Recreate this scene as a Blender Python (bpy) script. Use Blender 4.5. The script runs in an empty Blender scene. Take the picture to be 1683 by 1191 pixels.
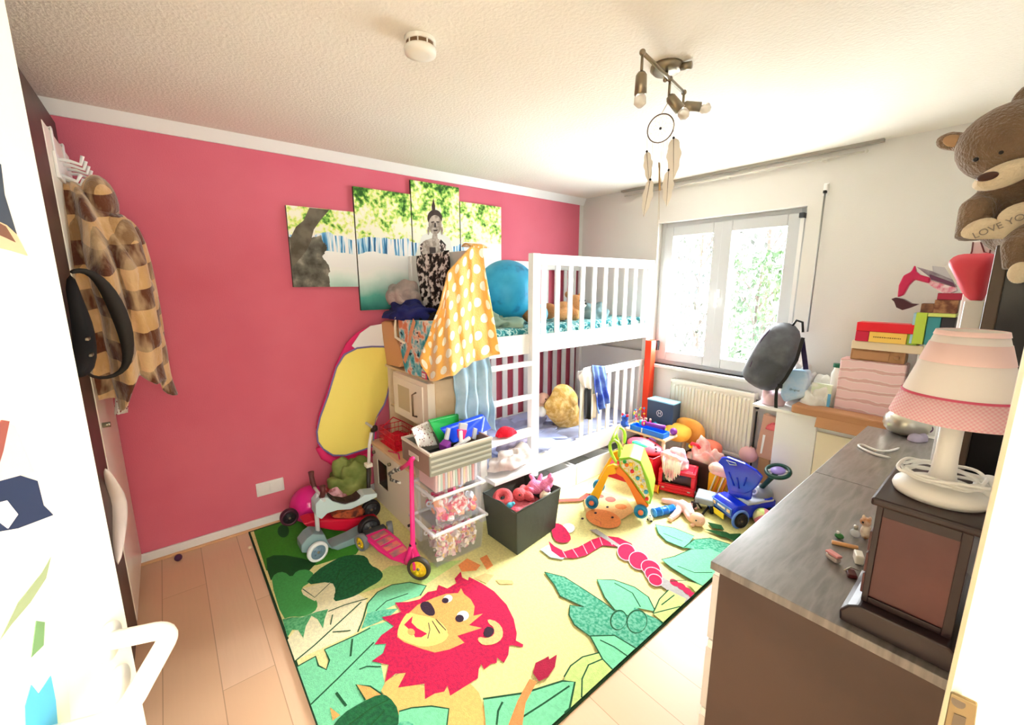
import bpy, bmesh, math, random
from mathutils import Vector, Matrix, Euler, noise
from mathutils.geometry import tessellate_polygon
PI = math.pi
# ---------------------------------------------------------------- camera, world, lights, exposure
scene = bpy.context.scene
CAM = Vector((3.126, 0.0, 1.64)); FPX = 692.0
PITCH = math.atan(131 / 692.0); YAW = math.radians(50.6)
cd = bpy.data.cameras.new('camera'); cam = bpy.data.objects.new('camera', cd)
scene.collection.objects.link(cam); scene.camera = cam
cd.sensor_width = 36; cd.lens = 36 * FPX / 1683; cd.clip_start = 0.01
cam.location = CAM; cam.rotation_euler = (PI / 2 - PITCH, 0, YAW)
w = bpy.data.worlds.new('world'); scene.world = w; w.use_nodes = True
w.node_tree.nodes['Background'].inputs[0].default_value = (0.93, 0.97, 1.0, 1)
w.node_tree.nodes['Background'].inputs[1].default_value = 15.0
def area(name, loc, rot, sx, sy, e, col):
    l = bpy.data.lights.new(name, 'AREA'); l.shape = 'RECTANGLE'; l.size = sx; l.size_y = sy; l.energy = e; l.color = col
    o = bpy.data.objects.new(name, l); scene.collection.objects.link(o); o.location = loc; o.rotation_euler = rot
    return o
po = area('window_portal', (1.48, 3.66, 1.54), (-PI / 2, 0, 0), 1.14, 1.24, 1, (1, 1, 1)); po.data.cycles.is_portal = True
area('hallway_fill_top', (4.0, -0.1, 2.44), (0, 0, 0), 1.0, 1.6, 30, (1.0, 0.95, 0.86))  # added warm fill from the unseen hallway, no known fitting
area('hallway_fill_side', (4.45, 0.0, 1.5), (0, PI / 2, 0), 1.6, 1.6, 22, (1.0, 0.97, 0.92))  # second added fill, shining in through the open doorway
sky_ = area('added_sky_fill', (1.9, 6.6, 4.3), (0, 0, 0), 3.4, 2.4, 1000, (0.93, 0.97, 1.0)); sky_.rotation_euler = (Vector((1.5, 3.5, 1.4)) - Vector((1.9, 6.6, 4.3))).to_track_quat('-Z', 'Y').to_euler()  # added area lamp out of view, boosts the daylight through the window
scene.view_settings.view_transform = 'Standard'; scene.view_settings.look = 'None'
scene.view_settings.gamma = 1; scene.view_settings.use_curve_mapping = False
scene.view_settings.exposure = 1.5
# ---------------------------------------------------------------- reading positions off known planes
_fh = Vector((-math.sin(YAW), math.cos(YAW), 0)); _f = _fh * math.cos(PITCH) + Vector((0, 0, -math.sin(PITCH)))
_r = _f.cross(Vector((0, 0, 1))).normalized(); _u = _r.cross(_f)
def onp(px, py, ax, v):
    d = _f + _r * ((px - 841.5) / FPX) + _u * ((595.5 - py) / FPX)
    return CAM + d * ((v - CAM[ax]) / d[ax])
def fx(px, py, v): return onp(px, py, 0, v)
def fy(px, py, v): return onp(px, py, 1, v)
def fz(px, py, v=0.0): return onp(px, py, 2, v)
# ---------------------------------------------------------------- materials
MC = {}
def lin(c): 
    c = c / 255.0
    return c / 12.92 if c <= 0.04045 else ((c + 0.055) / 1.055) ** 2.4
def rgb(c): return (lin(c[0]), lin(c[1]), lin(c[2]), 1)
def M(name, c=(200, 200, 200), rough=0.6, metal=0.0, var=None, bump=None, trans=0.0, alpha=1.0, sheen=0.0, ior=1.45, coat=0.0):
    if name in MC: return MC[name]
    m = bpy.data.materials.new(name); m.use_nodes = True; nt = m.node_tree; b = nt.nodes['Principled BSDF']
    b.inputs['Base Color'].default_value = rgb(c); b.inputs['Roughness'].default_value = rough
    b.inputs['Metallic'].default_value = metal; b.inputs['Transmission Weight'].default_value = trans
    b.inputs['Alpha'].default_value = alpha; b.inputs['Sheen Weight'].default_value = sheen; b.inputs['IOR'].default_value = ior
    b.inputs['Coat Weight'].default_value = coat
    tc = nt.nodes.new('ShaderNodeTexCoord')
    if var:                                     # (scale, second colour)
        n = nt.nodes.new('ShaderNodeTexNoise'); n.inputs['Scale'].default_value = var[0]; n.inputs['Detail'].default_value = 4
        nt.links.new(tc.outputs['Object'], n.inputs['Vector'])
        r = nt.nodes.new('ShaderNodeValToRGB'); r.color_ramp.elements[0].position = 0.4; r.color_ramp.elements[1].position = 0.6
        r.color_ramp.elements[0].color = rgb(c); r.color_ramp.elements[1].color = rgb(var[1])
        nt.links.new(n.outputs['Fac'], r.inputs['Fac']); nt.links.new(r.outputs['Color'], b.inputs['Base Color'])
    if bump:                                    # (scale, strength)
        n = nt.nodes.new('ShaderNodeTexNoise'); n.inputs['Scale'].default_value = bump[0]; n.inputs['Detail'].default_value = 3
        nt.links.new(tc.outputs['Object'], n.inputs['Vector'])
        bp = nt.nodes.new('ShaderNodeBump'); bp.inputs['Strength'].default_value = bump[1]; bp.inputs['Distance'].default_value = 0.01
        nt.links.new(n.outputs['Fac'], bp.inputs['Height']); nt.links.new(bp.outputs['Normal'], b.inputs['Normal'])
    MC[name] = m; return m
class NB:                                       # small node helper for patterned materials
    def __init__(s, name, rough=0.8, **k):
        s.m = M(name, rough=rough, **k); s.nt = s.m.node_tree; s.b = s.nt.nodes['Principled BSDF']
        s.tc = [n for n in s.nt.nodes if n.bl_idname == 'ShaderNodeTexCoord'][0]
    def node(s, t, **k):
        n = s.nt.nodes.new(t)
        for a, v in k.items(): setattr(n, a, v)
        return n
    def put(s, v, sock):
        if isinstance(v, (int, float)): sock.default_value = v
        elif isinstance(v, tuple): sock.default_value = v if len(v) == len(sock.default_value) else v[:3]
        else: s.nt.links.new(v, sock)
    def math(s, op, a, b=0.0, c=0.0):
        n = s.node('ShaderNodeMath', operation=op); s.put(a, n.inputs[0]); s.put(b, n.inputs[1]); s.put(c, n.inputs[2]); return n.outputs[0]
    def mix(s, f, a, b):
        n = s.node('ShaderNodeMix', data_type='RGBA'); s.put(f, n.inputs[0]); s.put(a, n.inputs[6]); s.put(b, n.inputs[7]); return n.outputs[2]
    def xyz(s, out):
        n = s.node('ShaderNodeSeparateXYZ'); s.nt.links.new(out, n.inputs[0]); return n.outputs
    def noise(s, vec, scale, detail=3, sc3=None):
        if sc3:
            mp = s.node('ShaderNodeMapping'); s.nt.links.new(vec, mp.inputs[0]); mp.inputs['Scale'].default_value = sc3; vec = mp.outputs[0]
        n = s.node('ShaderNodeTexNoise'); n.inputs['Scale'].default_value = scale; n.inputs['Detail'].default_value = detail
        s.nt.links.new(vec, n.inputs['Vector']); return n.outputs['Fac']
    def ramp(s, fac, stops):
        r = s.node('ShaderNodeValToRGB'); cr = r.color_ramp
        while len(cr.elements) < len(stops): cr.elements.new(0.5)
        for e, (p, c) in zip(cr.elements, stops): e.position = p; e.color = rgb(c)
        s.nt.links.new(fac, r.inputs['Fac']); return r.outputs['Color']
    def gt(s, a, b): return s.math('GREATER_THAN', a, b)
    def color(s, c): s.put(c, s.b.inputs['Base Color']); return s.m
# ---------------------------------------------------------------- mesh builder
class MB:
    def __init__(s, mtx=None): s.v = []; s.f = []; s.mi = []; s.uv = []; s.mtx = mtx; s.k = 0
    def add(s, vs, fs, uvs=None, mi=None):
        o = len(s.v)
        for p in vs:
            p = Vector(p); s.v.append(s.mtx @ p if s.mtx else p)
        for i, f in enumerate(fs):
            s.f.append([a + o for a in f]); s.mi.append(s.k if mi is None else mi)
            s.uv.append([uvs[a] for a in f] if uvs else None)
        return s
    def box(s, x0, x1, y0, y1, z0, z1, M4=None):
        vs = [(x, y, z) for z in (z0, z1) for y in (y0, y1) for x in (x0, x1)]
        if M4: vs = [M4 @ Vector(p) for p in vs]
        return s.add(vs, [(0, 2, 3, 1), (4, 5, 7, 6), (0, 1, 5, 4), (2, 6, 7, 3), (0, 4, 6, 2), (1, 3, 7, 5)])
    def cbox(s, c, sz, rot=(0, 0, 0)):
        m = Matrix.Translation(Vector(c)) @ Euler(rot).to_matrix().to_4x4(); x, y, z = [a / 2 for a in sz]
        return s.box(-x, x, -y, y, -z, z, m)
    def cyl(s, p0, p1, r0, r1=None, n=20, caps=True):
        r1 = r0 if r1 is None else r1
        return s.tube([p0, p1], [r0, r1], n=n, caps=caps)
    def tube(s, pts, r, n=10, closed=False, caps=True):
        pts = [Vector(p) for p in pts]; N = len(pts); rr = r if isinstance(r, (list, tuple)) else [r] * N
        vs = []; up = None
        for i, p in enumerate(pts):
            if closed: t = pts[(i + 1) % N] - pts[i - 1]
            else: t = pts[min(i + 1, N - 1)] - pts[max(i - 1, 0)]
            t = t.normalized() if t.length > 1e-9 else Vector((0, 0, 1))
            if up is None: up = Vector((0, 0, 1)) if abs(t.z) < 0.9 else Vector((1, 0, 0))
            a = t.cross(up)
            if a.length < 1e-6: a = t.cross(Vector((1, 0, 0)))
            a.normalize(); b = a.cross(t); up = b
            for k in range(n):
                q = 2 * PI * k / n; vs.append(p + (a * math.cos(q) + b * math.sin(q)) * rr[i])
        fs = []
        for i in range(N if closed else N - 1):
            j = (i + 1) % N
            for k in range(n): fs.append((i * n + k, i * n + (k + 1) % n, j * n + (k + 1) % n, j * n + k))
        if caps and not closed: fs.append(tuple(range(n - 1, -1, -1))); fs.append(tuple((N - 1) * n + k for k in range(n)))
        return s.add(vs, fs)
    def ell(s, c, r, rot=(0, 0, 0), n=20, m=12, sup=1.0):
        r = (r, r, r) if isinstance(r, (int, float)) else r; R = Euler(rot).to_matrix(); c = Vector(c); vs = []; fs = []
        sg = lambda v: math.copysign(abs(v) ** sup, v)
        for i in range(m + 1):
            t = PI * i / m - PI / 2
            for k in range(n):
                q = 2 * PI * k / n
                vs.append(c + R @ Vector((r[0] * sg(math.cos(t)) * sg(math.cos(q)), r[1] * sg(math.cos(t)) * sg(math.sin(q)), r[2] * sg(math.sin(t)))))
        for i in range(m):
            for k in range(n): fs.append((i * n + k, i * n + (k + 1) % n, (i + 1) * n + (k + 1) % n, (i + 1) * n + k))
        return s.add(vs, fs)
    def lathe(s, c, prof, n=32, M4=None):       # prof: (radius, height) pairs
        c = Vector(c); vs = []; fs = []
        for (r, h) in prof:
            for k in range(n):
                q = 2 * PI * k / n; p = Vector((r * math.cos(q), r * math.sin(q), h))
                vs.append(c + (M4 @ p if M4 else p))
        for i in range(len(prof) - 1):
            for k in range(n): fs.append((i * n + k, i * n + (k + 1) % n, (i + 1) * n + (k + 1) % n, (i + 1) * n + k))
        return s.add(vs, fs)
    def torus(s, c, R, r, M4=None, n=36, m=10, sx=1.0):
        pts = []
        for k in range(n):
            q = 2 * PI * k / n; p = Vector((R * math.cos(q) * sx, R * math.sin(q), 0)); pts.append(Vector(c) + (M4 @ p if M4 else p))
        return s.tube(pts, r, n=m, closed=True)
    def poly(s, pts, off=None):                 # flat polygon of 3-D points; off = extrusion vector
        pts = [Vector(p) for p in pts]; n = len(pts); tr = tessellate_polygon([pts])
        if not off: return s.add(pts, [tuple(t) for t in tr])
        off = Vector(off); s.add(pts + [p + off for p in pts], [tuple(t) for t in tr] + [tuple(a + n for a in reversed(t)) for t in tr] + [(i, (i + 1) % n, (i + 1) % n + n, i + n) for i in range(n)])
        return s
    def strip(s, pts, wd, nrm=(0, 0, 1)):
        pts = [Vector(p) for p in pts]; nrm = Vector(nrm); vs = []
        for i, p in enumerate(pts):
            t = (pts[min(i + 1, len(pts) - 1)] - pts[max(i - 1, 0)]); a = t.cross(nrm)
            if a.length < 1e-9: a = Vector((1, 0, 0))
            a.normalize(); vs += [p - a * wd / 2, p + a * wd / 2]
        return s.add(vs, [(2 * i, 2 * i + 1, 2 * i + 3, 2 * i + 2) for i in range(len(pts) - 1)])
    def grid(s, fn, nu, nv, thick=0.004):       # fn(u,v)->point ; closed thin slab of cloth with uv
        P = [[Vector(fn(i / nu, j / nv)) for j in range(nv + 1)] for i in range(nu + 1)]; vs = []; uv = []
        for side in (0.5, -0.5):
            for i in range(nu + 1):
                for j in range(nv + 1):
                    a = P[min(i + 1, nu)][j] - P[max(i - 1, 0)][j]; b = P[i][min(j + 1, nv)] - P[i][max(j - 1, 0)]
                    nn = a.cross(b); nn = nn.normalized() if nn.length > 1e-12 else Vector((0, 0, 1))
                    vs.append(P[i][j] + nn * thick * side); uv.append((i / nu, j / nv))
        W = nv + 1; T = (nu + 1) * W; fs = []
        for i in range(nu):
            for j in range(nv):
                a = i * W + j; fs.append((a, a + W, a + W + 1, a + 1)); fs.append((T + a, T + a + 1, T + a + W + 1, T + a + W))
        for i in range(nu):
            for j in (0, nv):
                a = i * W + j; fs.append((a, a + W, T + a + W, T + a))
        for j in range(nv):
            for i in (0, nu):
                a = i * W + j; fs.append((a, a + 1, T + a + 1, T + a))
        return s.add(vs, fs, uv)
def pl(pts, t):                                 # point on a polyline at 0..1
    pts = [Vector(p) for p in pts]; L = [0]
    for a, b in zip(pts, pts[1:]): L.append(L[-1] + (b - a).length)
    d = t * L[-1]
    for i in range(len(pts) - 1):
        if d <= L[i + 1] + 1e-12: return pts[i].lerp(pts[i + 1], (d - L[i]) / max(1e-9, L[i + 1] - L[i]))
    return pts[-1]
def drape(mb, top, bot, nrm, folds=5, amp=0.02, nu=36, nv=24, thick=0.005, seed=0, grow=1.0, bulge=0.0):
    nrm = Vector(nrm).normalized()
    def fn(u, v):
        p = pl(top, u).lerp(pl(bot, u), v)
        d = math.sin(u * folds * 2 * PI + seed + 1.2 * math.sin(v * 2.3 + seed)) * amp * (0.25 + grow * v)
        d += noise.noise(p * 9 + Vector((seed * 3.1, 0, 0))) * amp * 1.2 + bulge * math.sin(PI * v) * math.sin(PI * min(1, max(0, u)))
        return p + nrm * d
    mb.grid(fn, nu, nv, thick); return mb
def heap(mb, c, rx, ry, h, seed=0, rough=0.25, n=56, m=20, rz=0.0, freq=9.0, flat=0.6):
    c = Vector(c); vs = []; fs = []; uv = []
    R = Matrix.Rotation(rz, 3, 'Z')
    for i in range(m + 1):
        t = i / m
        for k in range(n):
            q = 2 * PI * k / n; r = math.sin(t * PI / 2) ** flat
            p = Vector((math.cos(q) * r, math.sin(q) * r, 0)); z = math.cos(t * PI / 2)
            s0 = Vector((p.x * rx, p.y * ry, z * h)) * freq + Vector((seed * 7.7, seed * 3.3, 0))
            d = abs(noise.noise(s0)) * 2 - 0.5 + 0.5 * noise.noise(s0 * 2.3)
            k2 = 1 + rough * d
            w = Vector((p.x * rx * k2, p.y * ry * k2, max(0.0, z * h * (1 + rough * 1.2 * d))))
            vs.append(c + R @ w); uv.append((k / n, t))
    for i in range(m):
        for k in range(n): fs.append((i * n + k, (i + 1) * n + k, (i + 1) * n + (k + 1) % n, i * n + (k + 1) % n))
    fs.append(tuple(m * n + k for k in range(n)))
    mb.add(vs, fs, uv); return mb
# ---------------------------------------------------------------- objects
def mesh_obj(name, mb, mats, parent=None, inv=None, smooth=False, bevel=0, remesh=0, sub=0, origin=None, kind=None, label=None, solid=0):
    me = bpy.data.meshes.new(name); vs = mb.v
    if inv is not None: vs = [inv @ p for p in vs]
    elif origin is not None: vs = [p - Vector(origin) for p in vs]
    me.from_pydata([tuple(p) for p in vs], [], mb.f)
    mats = mats if isinstance(mats, (list, tuple)) else [mats]
    for m in mats: me.materials.append(m)
    for p, i in zip(me.polygons, mb.mi): p.material_index = min(i, len(mats) - 1); p.use_smooth = smooth
    if any(mb.uv):
        ul = me.uv_layers.new(name='UVMap'); li = 0
        for p, u in zip(me.polygons, mb.uv):
            for j in range(len(p.vertices)): ul.data[li].uv = u[j] if u else (0, 0); li += 1
    me.validate(); 
    bm = bmesh.new(); bm.from_mesh(me); bmesh.ops.recalc_face_normals(bm, faces=bm.faces)
    if kind != 'rugflat': bm.to_mesh(me)
    bm.free()
    o = bpy.data.objects.new(name, me); scene.collection.objects.link(o)
    if parent: o.parent = parent
    if origin is not None and inv is None: o.location = origin
    if solid: s = o.modifiers.new('solid', 'SOLIDIFY'); s.thickness = solid; s.offset = 0
    if remesh: r = o.modifiers.new('remesh', 'REMESH'); r.mode = 'VOXEL'; r.voxel_size = remesh; r.use_smooth_shade = True
    if bevel: b = o.modifiers.new('bevel', 'BEVEL'); b.width = bevel; b.segments = 2; b.limit_method = 'ANGLE'
    if sub: s = o.modifiers.new('sub', 'SUBSURF'); s.levels = sub; s.render_levels = sub
    if label: o['label'] = label
    return o
class T:                                        # a thing: an Empty at its base with its parts as children
    def __init__(s, name, label, cat, loc=(0, 0, 0), rot=(0, 0, 0), group=None):
        o = bpy.data.objects.new(name, None); scene.collection.objects.link(o); o.empty_display_size = 0.05
        o.location = loc; o.rotation_euler = rot; o['label'] = label; o['category'] = cat
        if group: o['group'] = group
        s.o = o; s.mtx = Matrix.Translation(Vector(loc)) @ Euler(rot).to_matrix().to_4x4(); s.inv = s.mtx.inverted()
    def L(s): return MB(s.mtx)                  # builder in the thing's own coordinates
    def part(s, name, mb, mats, parent=None, **k): return mesh_obj(name, mb, mats, parent=parent or s.o, inv=s.inv, **k)
def one(name, label, cat, mb, mats, loc, group=None, **k):     # a thing that is one mesh
    o = mesh_obj(name, mb, mats, origin=loc, **k); o['label'] = label; o['category'] = cat
    if group: o['group'] = group
    return o
def struct(name, mb, mats, **k):
    o = mesh_obj(name, mb, mats, **k)
    if not k.get('parent'): o['kind'] = 'structure'
    return o
def dup(root, loc, rot=None, label=None, group=None):
    r = root.copy(); scene.collection.objects.link(r); r.location = loc
    if rot is not None: r.rotation_euler = rot
    if label: r['label'] = label
    if group: r['group'] = group
    for ch in list(root.children):
        c = ch.copy(); scene.collection.objects.link(c); c.parent = r
        for g in list(ch.children):
            d = g.copy(); scene.collection.objects.link(d); d.parent = c
    return r
# shared plain materials
WHITE = M('white_paint', (244, 243, 240), 0.35); IVORY = M('ivory_plastic', (240, 236, 224), 0.4)
STEEL = M('brushed_steel', (150, 140, 120), 0.35, 0.9); BLACK = M('black_plastic', (18, 18, 20), 0.4)
DGREY = M('dark_grey_plastic', (60, 62, 66), 0.5); RED = M('red_plastic', (225, 20, 50), 0.3); BLUE = M('blue_plastic', (10, 70, 215), 0.3)
YEL = M('yellow_plastic', (250, 200, 20), 0.35); PINK = M('pink_plastic', (240, 60, 130), 0.35); ORG = M('orange_plastic', (245, 120, 30), 0.4)
GRN = M('green_plastic', (30, 165, 70), 0.4); LIME = M('lime_plastic', (170, 215, 60), 0.4); TEAL = M('teal_plastic', (40, 160, 200), 0.35)
PURP = M('purple_plastic', (130, 50, 150), 0.4); SKIN = M('doll_skin', (240, 190, 165), 0.5); CREAM = M('cream', (242, 228, 195), 0.6)
WOODL = M('pale_birch', (238, 214, 178), 0.5, var=(6, (228, 200, 160))); KRAFT = M('kraft_card', (190, 145, 100), 0.8)
DBROWN = M('dark_brown_wood', (58, 42, 36), 0.45, var=(14, (70, 50, 42))); LGREY = M('light_grey', (205, 208, 212), 0.5)
# ---------------------------------------------------------------- the room
YW = 3.533; XR = 3.19; H = 2.5
def floor_mat():
    n = NB('laminate_floor', rough=0.38); v = n.tc.outputs['Object']; o = n.xyz(v)
    row = n.math('FLOOR', n.math('DIVIDE', o[1], 0.19)); yy = n.math('FRACT', n.math('DIVIDE', o[1], 0.19))
    xo = n.math('ADD', o[0], n.math('MULTIPLY', n.math('FRACT', n.math('MULTIPLY', row, 0.377)), 1.3))
    col = n.math('FLOOR', n.math('DIVIDE', xo, 1.26)); xx = n.math('FRACT', n.math('DIVIDE', xo, 1.26))
    wn = n.node('ShaderNodeTexWhiteNoise', noise_dimensions='2D'); cb = n.node('ShaderNodeCombineXYZ')
    n.put(row, cb.inputs[0]); n.put(col, cb.inputs[1]); n.put(cb.outputs[0], wn.inputs['Vector'])
    g = n.noise(v, 3.0, 6, (1.5, 26, 1)); base = n.ramp(wn.outputs['Value'], [(0.0, (224, 184, 146)), (0.5, (230, 193, 157)), (1.0, (236, 202, 170))])
    c = n.mix(n.math('MULTIPLY', g, 0.45), base, (lin(216), lin(180), lin(146), 1))
    seam = n.math('MAXIMUM', n.gt(0.018, yy), n.gt(0.002, xx)); c = n.mix(n.math('MULTIPLY', seam, 0.6), c, (lin(150), lin(110), lin(80), 1))
    return n.color(c)
def wall_mat(name, a, b, scale=2.0, rough=0.85, bs=(160, 0.12)):
    n = NB(name, rough=rough, bump=bs); f = n.noise(n.tc.outputs['Object'], scale, 3)
    return n.color(n.ramp(f, [(0.35, a), (0.65, b)]))
PINKW = wall_mat('pink_wall_paint', (224, 108, 130), (229, 118, 138), 1.6); WALLW = wall_mat('white_wall_paint', (228, 225, 218), (231, 228, 221), 1.0)
CEIL = wall_mat('ceiling_woodchip', (240, 234, 220), (243, 238, 226), 1.5, bs=(70, 0.35))
struct('floor', MB().box(-0.1, 4.6, -1.5, 3.9, -0.08, 0.0), floor_mat())
struct('ceiling', MB().box(-0.1, 4.6, -1.5, 3.9, H, H + 0.08), CEIL)
struct('wall_left', MB().box(-0.1, 0, -1.0, YW, 0, H), PINKW)
wf = MB(); x0, x1, z0, z1 = 0.905, 2.055, 0.89, 2.165
wf.box(-0.1, x0, YW, YW + 0.3, 0, H).box(x1, XR + 0.1, YW, YW + 0.3, 0, H).box(x0, x1, YW, YW + 0.3, 0, z0).box(x0, x1, YW, YW + 0.3, z1, H)
struct('wall_far', wf, WALLW)
wr = MB(); wr.box(XR, XR + 0.12, 0.36, YW, 0, H).box(XR, XR + 0.12, -1.0, -0.46, 0, H).box(XR, XR + 0.12, -0.46, 0.36, 2.1, H)
struct('wall_right', wr, WALLW)
struct('wall_back', MB().box(-0.1, XR + 0.12, -1.1, -1.0, 0, H), WALLW)
struct('wall_hallway', MB().box(4.5, 4.6, -1.5, 1.6, 0, H).box(XR + 0.12, 4.6, 1.5, 1.6, 0, H).box(XR + 0.12, 4.6, -1.5, -1.4, 0, H), WALLW)
struct('trim_1', MB().add([(0, -1.0, 2.435), (0.012, -1.0, 2.435), (0.045, -1.0, 2.5), (0, -1.0, 2.5), (0, YW, 2.435), (0.012, YW, 2.435), (0.045, YW, 2.5), (0, YW, 2.5)],
       [(0, 1, 2, 3), (7, 6, 5, 4), (0, 4, 5, 1), (1, 5, 6, 2), (2, 6, 7, 3)]), WHITE)
struct('trim_2', MB().box(0, 0.006, YW - 0.05, YW, 0, 2.436), WALLW)
struct('baseboard_left', MB().box(0, 0.016, -0.3, YW, 0.005, 0.062), WHITE, bevel=0.004)
struct('trim_3', MB().box(0, 0.034, -0.3, YW, 0, 0.012), M('pale_oak_strip', (226, 176, 128), 0.45), bevel=0.003)
struct('baseboard_far', MB().box(0, XR, YW - 0.014, YW, 0, 0.06), WHITE, bevel=0.004)
# door frame of the room, right jamb seen from the inside
fr = MB(); fr.box(3.128, 3.34, 0.34, 0.40, 0, 2.1).box(3.128, 3.34, -0.52, -0.46, 0, 2.1).box(3.128, 3.34, -0.52, 0.40, 2.1, 2.18)
fr.box(3.128, 3.19, 0.40, 0.44, 0, 2.14).box(3.21, 3.34, 0.322, 0.34, 0, 2.1)
do = struct('trim_4', fr, M('cream_door_frame', (240, 226, 190), 0.4), bevel=0.006)
sp = MB().poly([fy(*p, 0.3365) for p in [(1562, 1138), (1607, 1158), (1596, 1240), (1546, 1216)]], (0, 0.003, 0))
s1 = struct('strike_plate', sp, M('brass', (120, 102, 72), 0.4, 0.8), parent=do, bevel=0.001)
struct('strike_hole', MB().poly([fy(*p, 0.3360) for p in [(1568, 1172), (1588, 1180), (1580, 1225), (1558, 1215)]], (0, 0.0005, 0)), M('dark_recess', (70, 55, 35), 0.7), parent=s1)
struct('strike_screw', MB().cyl(fy(1575, 1154, 0.3366), fy(1575, 1154, 0.3358), 0.003), M('dark_recess'), parent=s1)
# ---- window
def glass_mat():
    m = bpy.data.materials.new('window_glass'); m.use_nodes = True; nt = m.node_tree; nt.nodes.clear()
    o = nt.nodes.new('ShaderNodeOutputMaterial'); a = nt.nodes.new('ShaderNodeBsdfTransparent'); g = nt.nodes.new('ShaderNodeBsdfGlossy'); x = nt.nodes.new('ShaderNodeMixShader')
    g.inputs['Roughness'].default_value = 0.02; x.inputs[0].default_value = 0.06
    nt.links.new(a.outputs[0], x.inputs[1]); nt.links.new(g.outputs[0], x.inputs[2]); nt.links.new(x.outputs[0], o.inputs[0]); return m
GLASS = glass_mat()
win = bpy.data.objects.new('window_1', None); scene.collection.objects.link(win); win['kind'] = 'structure'
win.location = (1.48, 3.6, 0.89); winv = Matrix.Translation(-Vector(win.location)); UPVC = M('white_upvc', (200, 202, 202), 0.35)
def wpart(name, mb, m, parent=None, **k): return mesh_obj(name, mb, m, parent=parent or win, inv=winv, **k)
def frame(mb, a, b, c, d, t, y0, y1): 
    return mb.box(a, a + t, y0, y1, c, d).box(b - t, b, y0, y1, c, d).box(a + t, b - t, y0, y1, c, c + t).box(a + t, b - t, y0, y1, d - t, d)
wpart('window_frame', frame(MB(), 0.905, 2.055, 0.89, 2.165, 0.045, 3.60, 3.68), UPVC, bevel=0.004)
for a, b, t in ((0.945, 1.47, 0.085), (1.455, 2.015, 0.085)):
    y0 = 3.575 if t and a > 1 else 3.583
    sa = wpart('sash', frame(MB(), a, b, 0.925, 2.13, t, y0, 3.66), UPVC, bevel=0.006)
    wpart('glass_pane', MB().box(a + t - 0.01, b - t + 0.01, 3.62, 3.63, 0.925 + t - 0.01, 2.13 - t + 0.01), GLASS, parent=sa)
hd = MB(); hd.cbox((1.475, 3.572, 1.55), (0.03, 0.012, 0.075)).cyl((1.475, 3.57, 1.555), (1.475, 3.53, 1.555), 0.008).cbox((1.475, 3.532, 1.50), (0.02, 0.014, 0.12))
wpart('window_handle', hd, WHITE, bevel=0.004)
st = MB(); st.box(2.018, 2.050, 3.50, 3.56, 2.085, 2.12)
stb = wpart('strap_box', st, DGREY, bevel=0.004)
wpart('shutter_strap', MB().box(2.022, 2.046, 3.528, 3.531, 1.1, 2.09), M('woven_strap', (238, 238, 235), 0.8))
sill = struct('windowsill', MB().box(0.89, 2.07, 3.49, 3.60, 0.865, 0.89), M('sill_stone', (222, 222, 218), 0.4), bevel=0.004)
sill['kind'] = 'structure'
hg = MB(); hg.cbox((0.955, 3.56, 1.06), (0.02, 0.03, 0.09)); wpart('hinge', hg, DGREY, bevel=0.003)
# ---- outdoors: trees in flat bright light
def leaf_tree(name, label, base, h, rad, nleaf, seed, lc, trunk=0.05, low=0.2):
    rnd = random.Random(seed); t = T(name, label, 'tree', base)
    b = Vector(base); tk = MB(); pts = [b + Vector((0.05 * math.sin(k), 0.04 * math.cos(k * 1.3), h * 0.9 * k / 6)) for k in range(7)]
    tk.tube(pts, [trunk * (1 - 0.12 * k) for k in range(7)], n=8)
    for k in range(14):
        q = rnd.random() * 6.28; z = h * (0.25 + 0.6 * rnd.random()); s = b + Vector((0, 0, z)); e = s + Vector((math.cos(q) * rad * 0.9, math.sin(q) * rad * 0.9, h * 0.2))
        tk.tube([s, s.lerp(e, 0.5) + Vector((0, 0, 0.06)), e], [trunk * 0.35, trunk * 0.22, trunk * 0.1], n=5)
    t.part('trunk', tk, M('bark', (50, 42, 34), 0.9))
    lf = MB()
    for k in range(nleaf):
        q = rnd.random() * 6.28; z = low * h + (1 - low) * h * rnd.random(); r = rad * math.sqrt(rnd.random()) * (1.15 - 0.7 * abs(z / h - 0.45))
        c = b + Vector((math.cos(q) * r, math.sin(q) * r, z)); s = (0.035 + 0.04 * rnd.random()) * b.y / 7.2
        R = Euler((rnd.random() * 6, rnd.random() * 6, rnd.random() * 6)).to_matrix()
        lf.add([c + R @ Vector(p) * s for p in ((-1, 0, 0), (0, -0.5, 0.1), (1, 0, 0), (0, 0.5, 0.1))], [(0, 1, 2, 3)])
    t.part('foliage', lf, lc)
leaf_tree('garden_shrub', 'green leafy garden shrub outside the right window pane', (0.45, 7.2, -1.2), 3.3, 0.7, 3200, 3, M('leaf_green', (16, 40, 10), 0.6, var=(8, (28, 54, 14))), low=0.05)
leaf_tree('garden_tree', 'sparse pale tree seen through the left window pane', (fy(1150, 480, 9.0).x, 9.0, -1.5), 5.6, 0.95, 1700, 8, M('leaf_pale', (26, 30, 20), 0.6), 0.06)
leaf_tree('garden_tree', 'slanting bare tree seen through the right window pane', (fy(1258, 470, 11.0).x, 11.0, -1.5), 7.5, 1.1, 1500, 12, M('leaf_pale'), 0.07)
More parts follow.
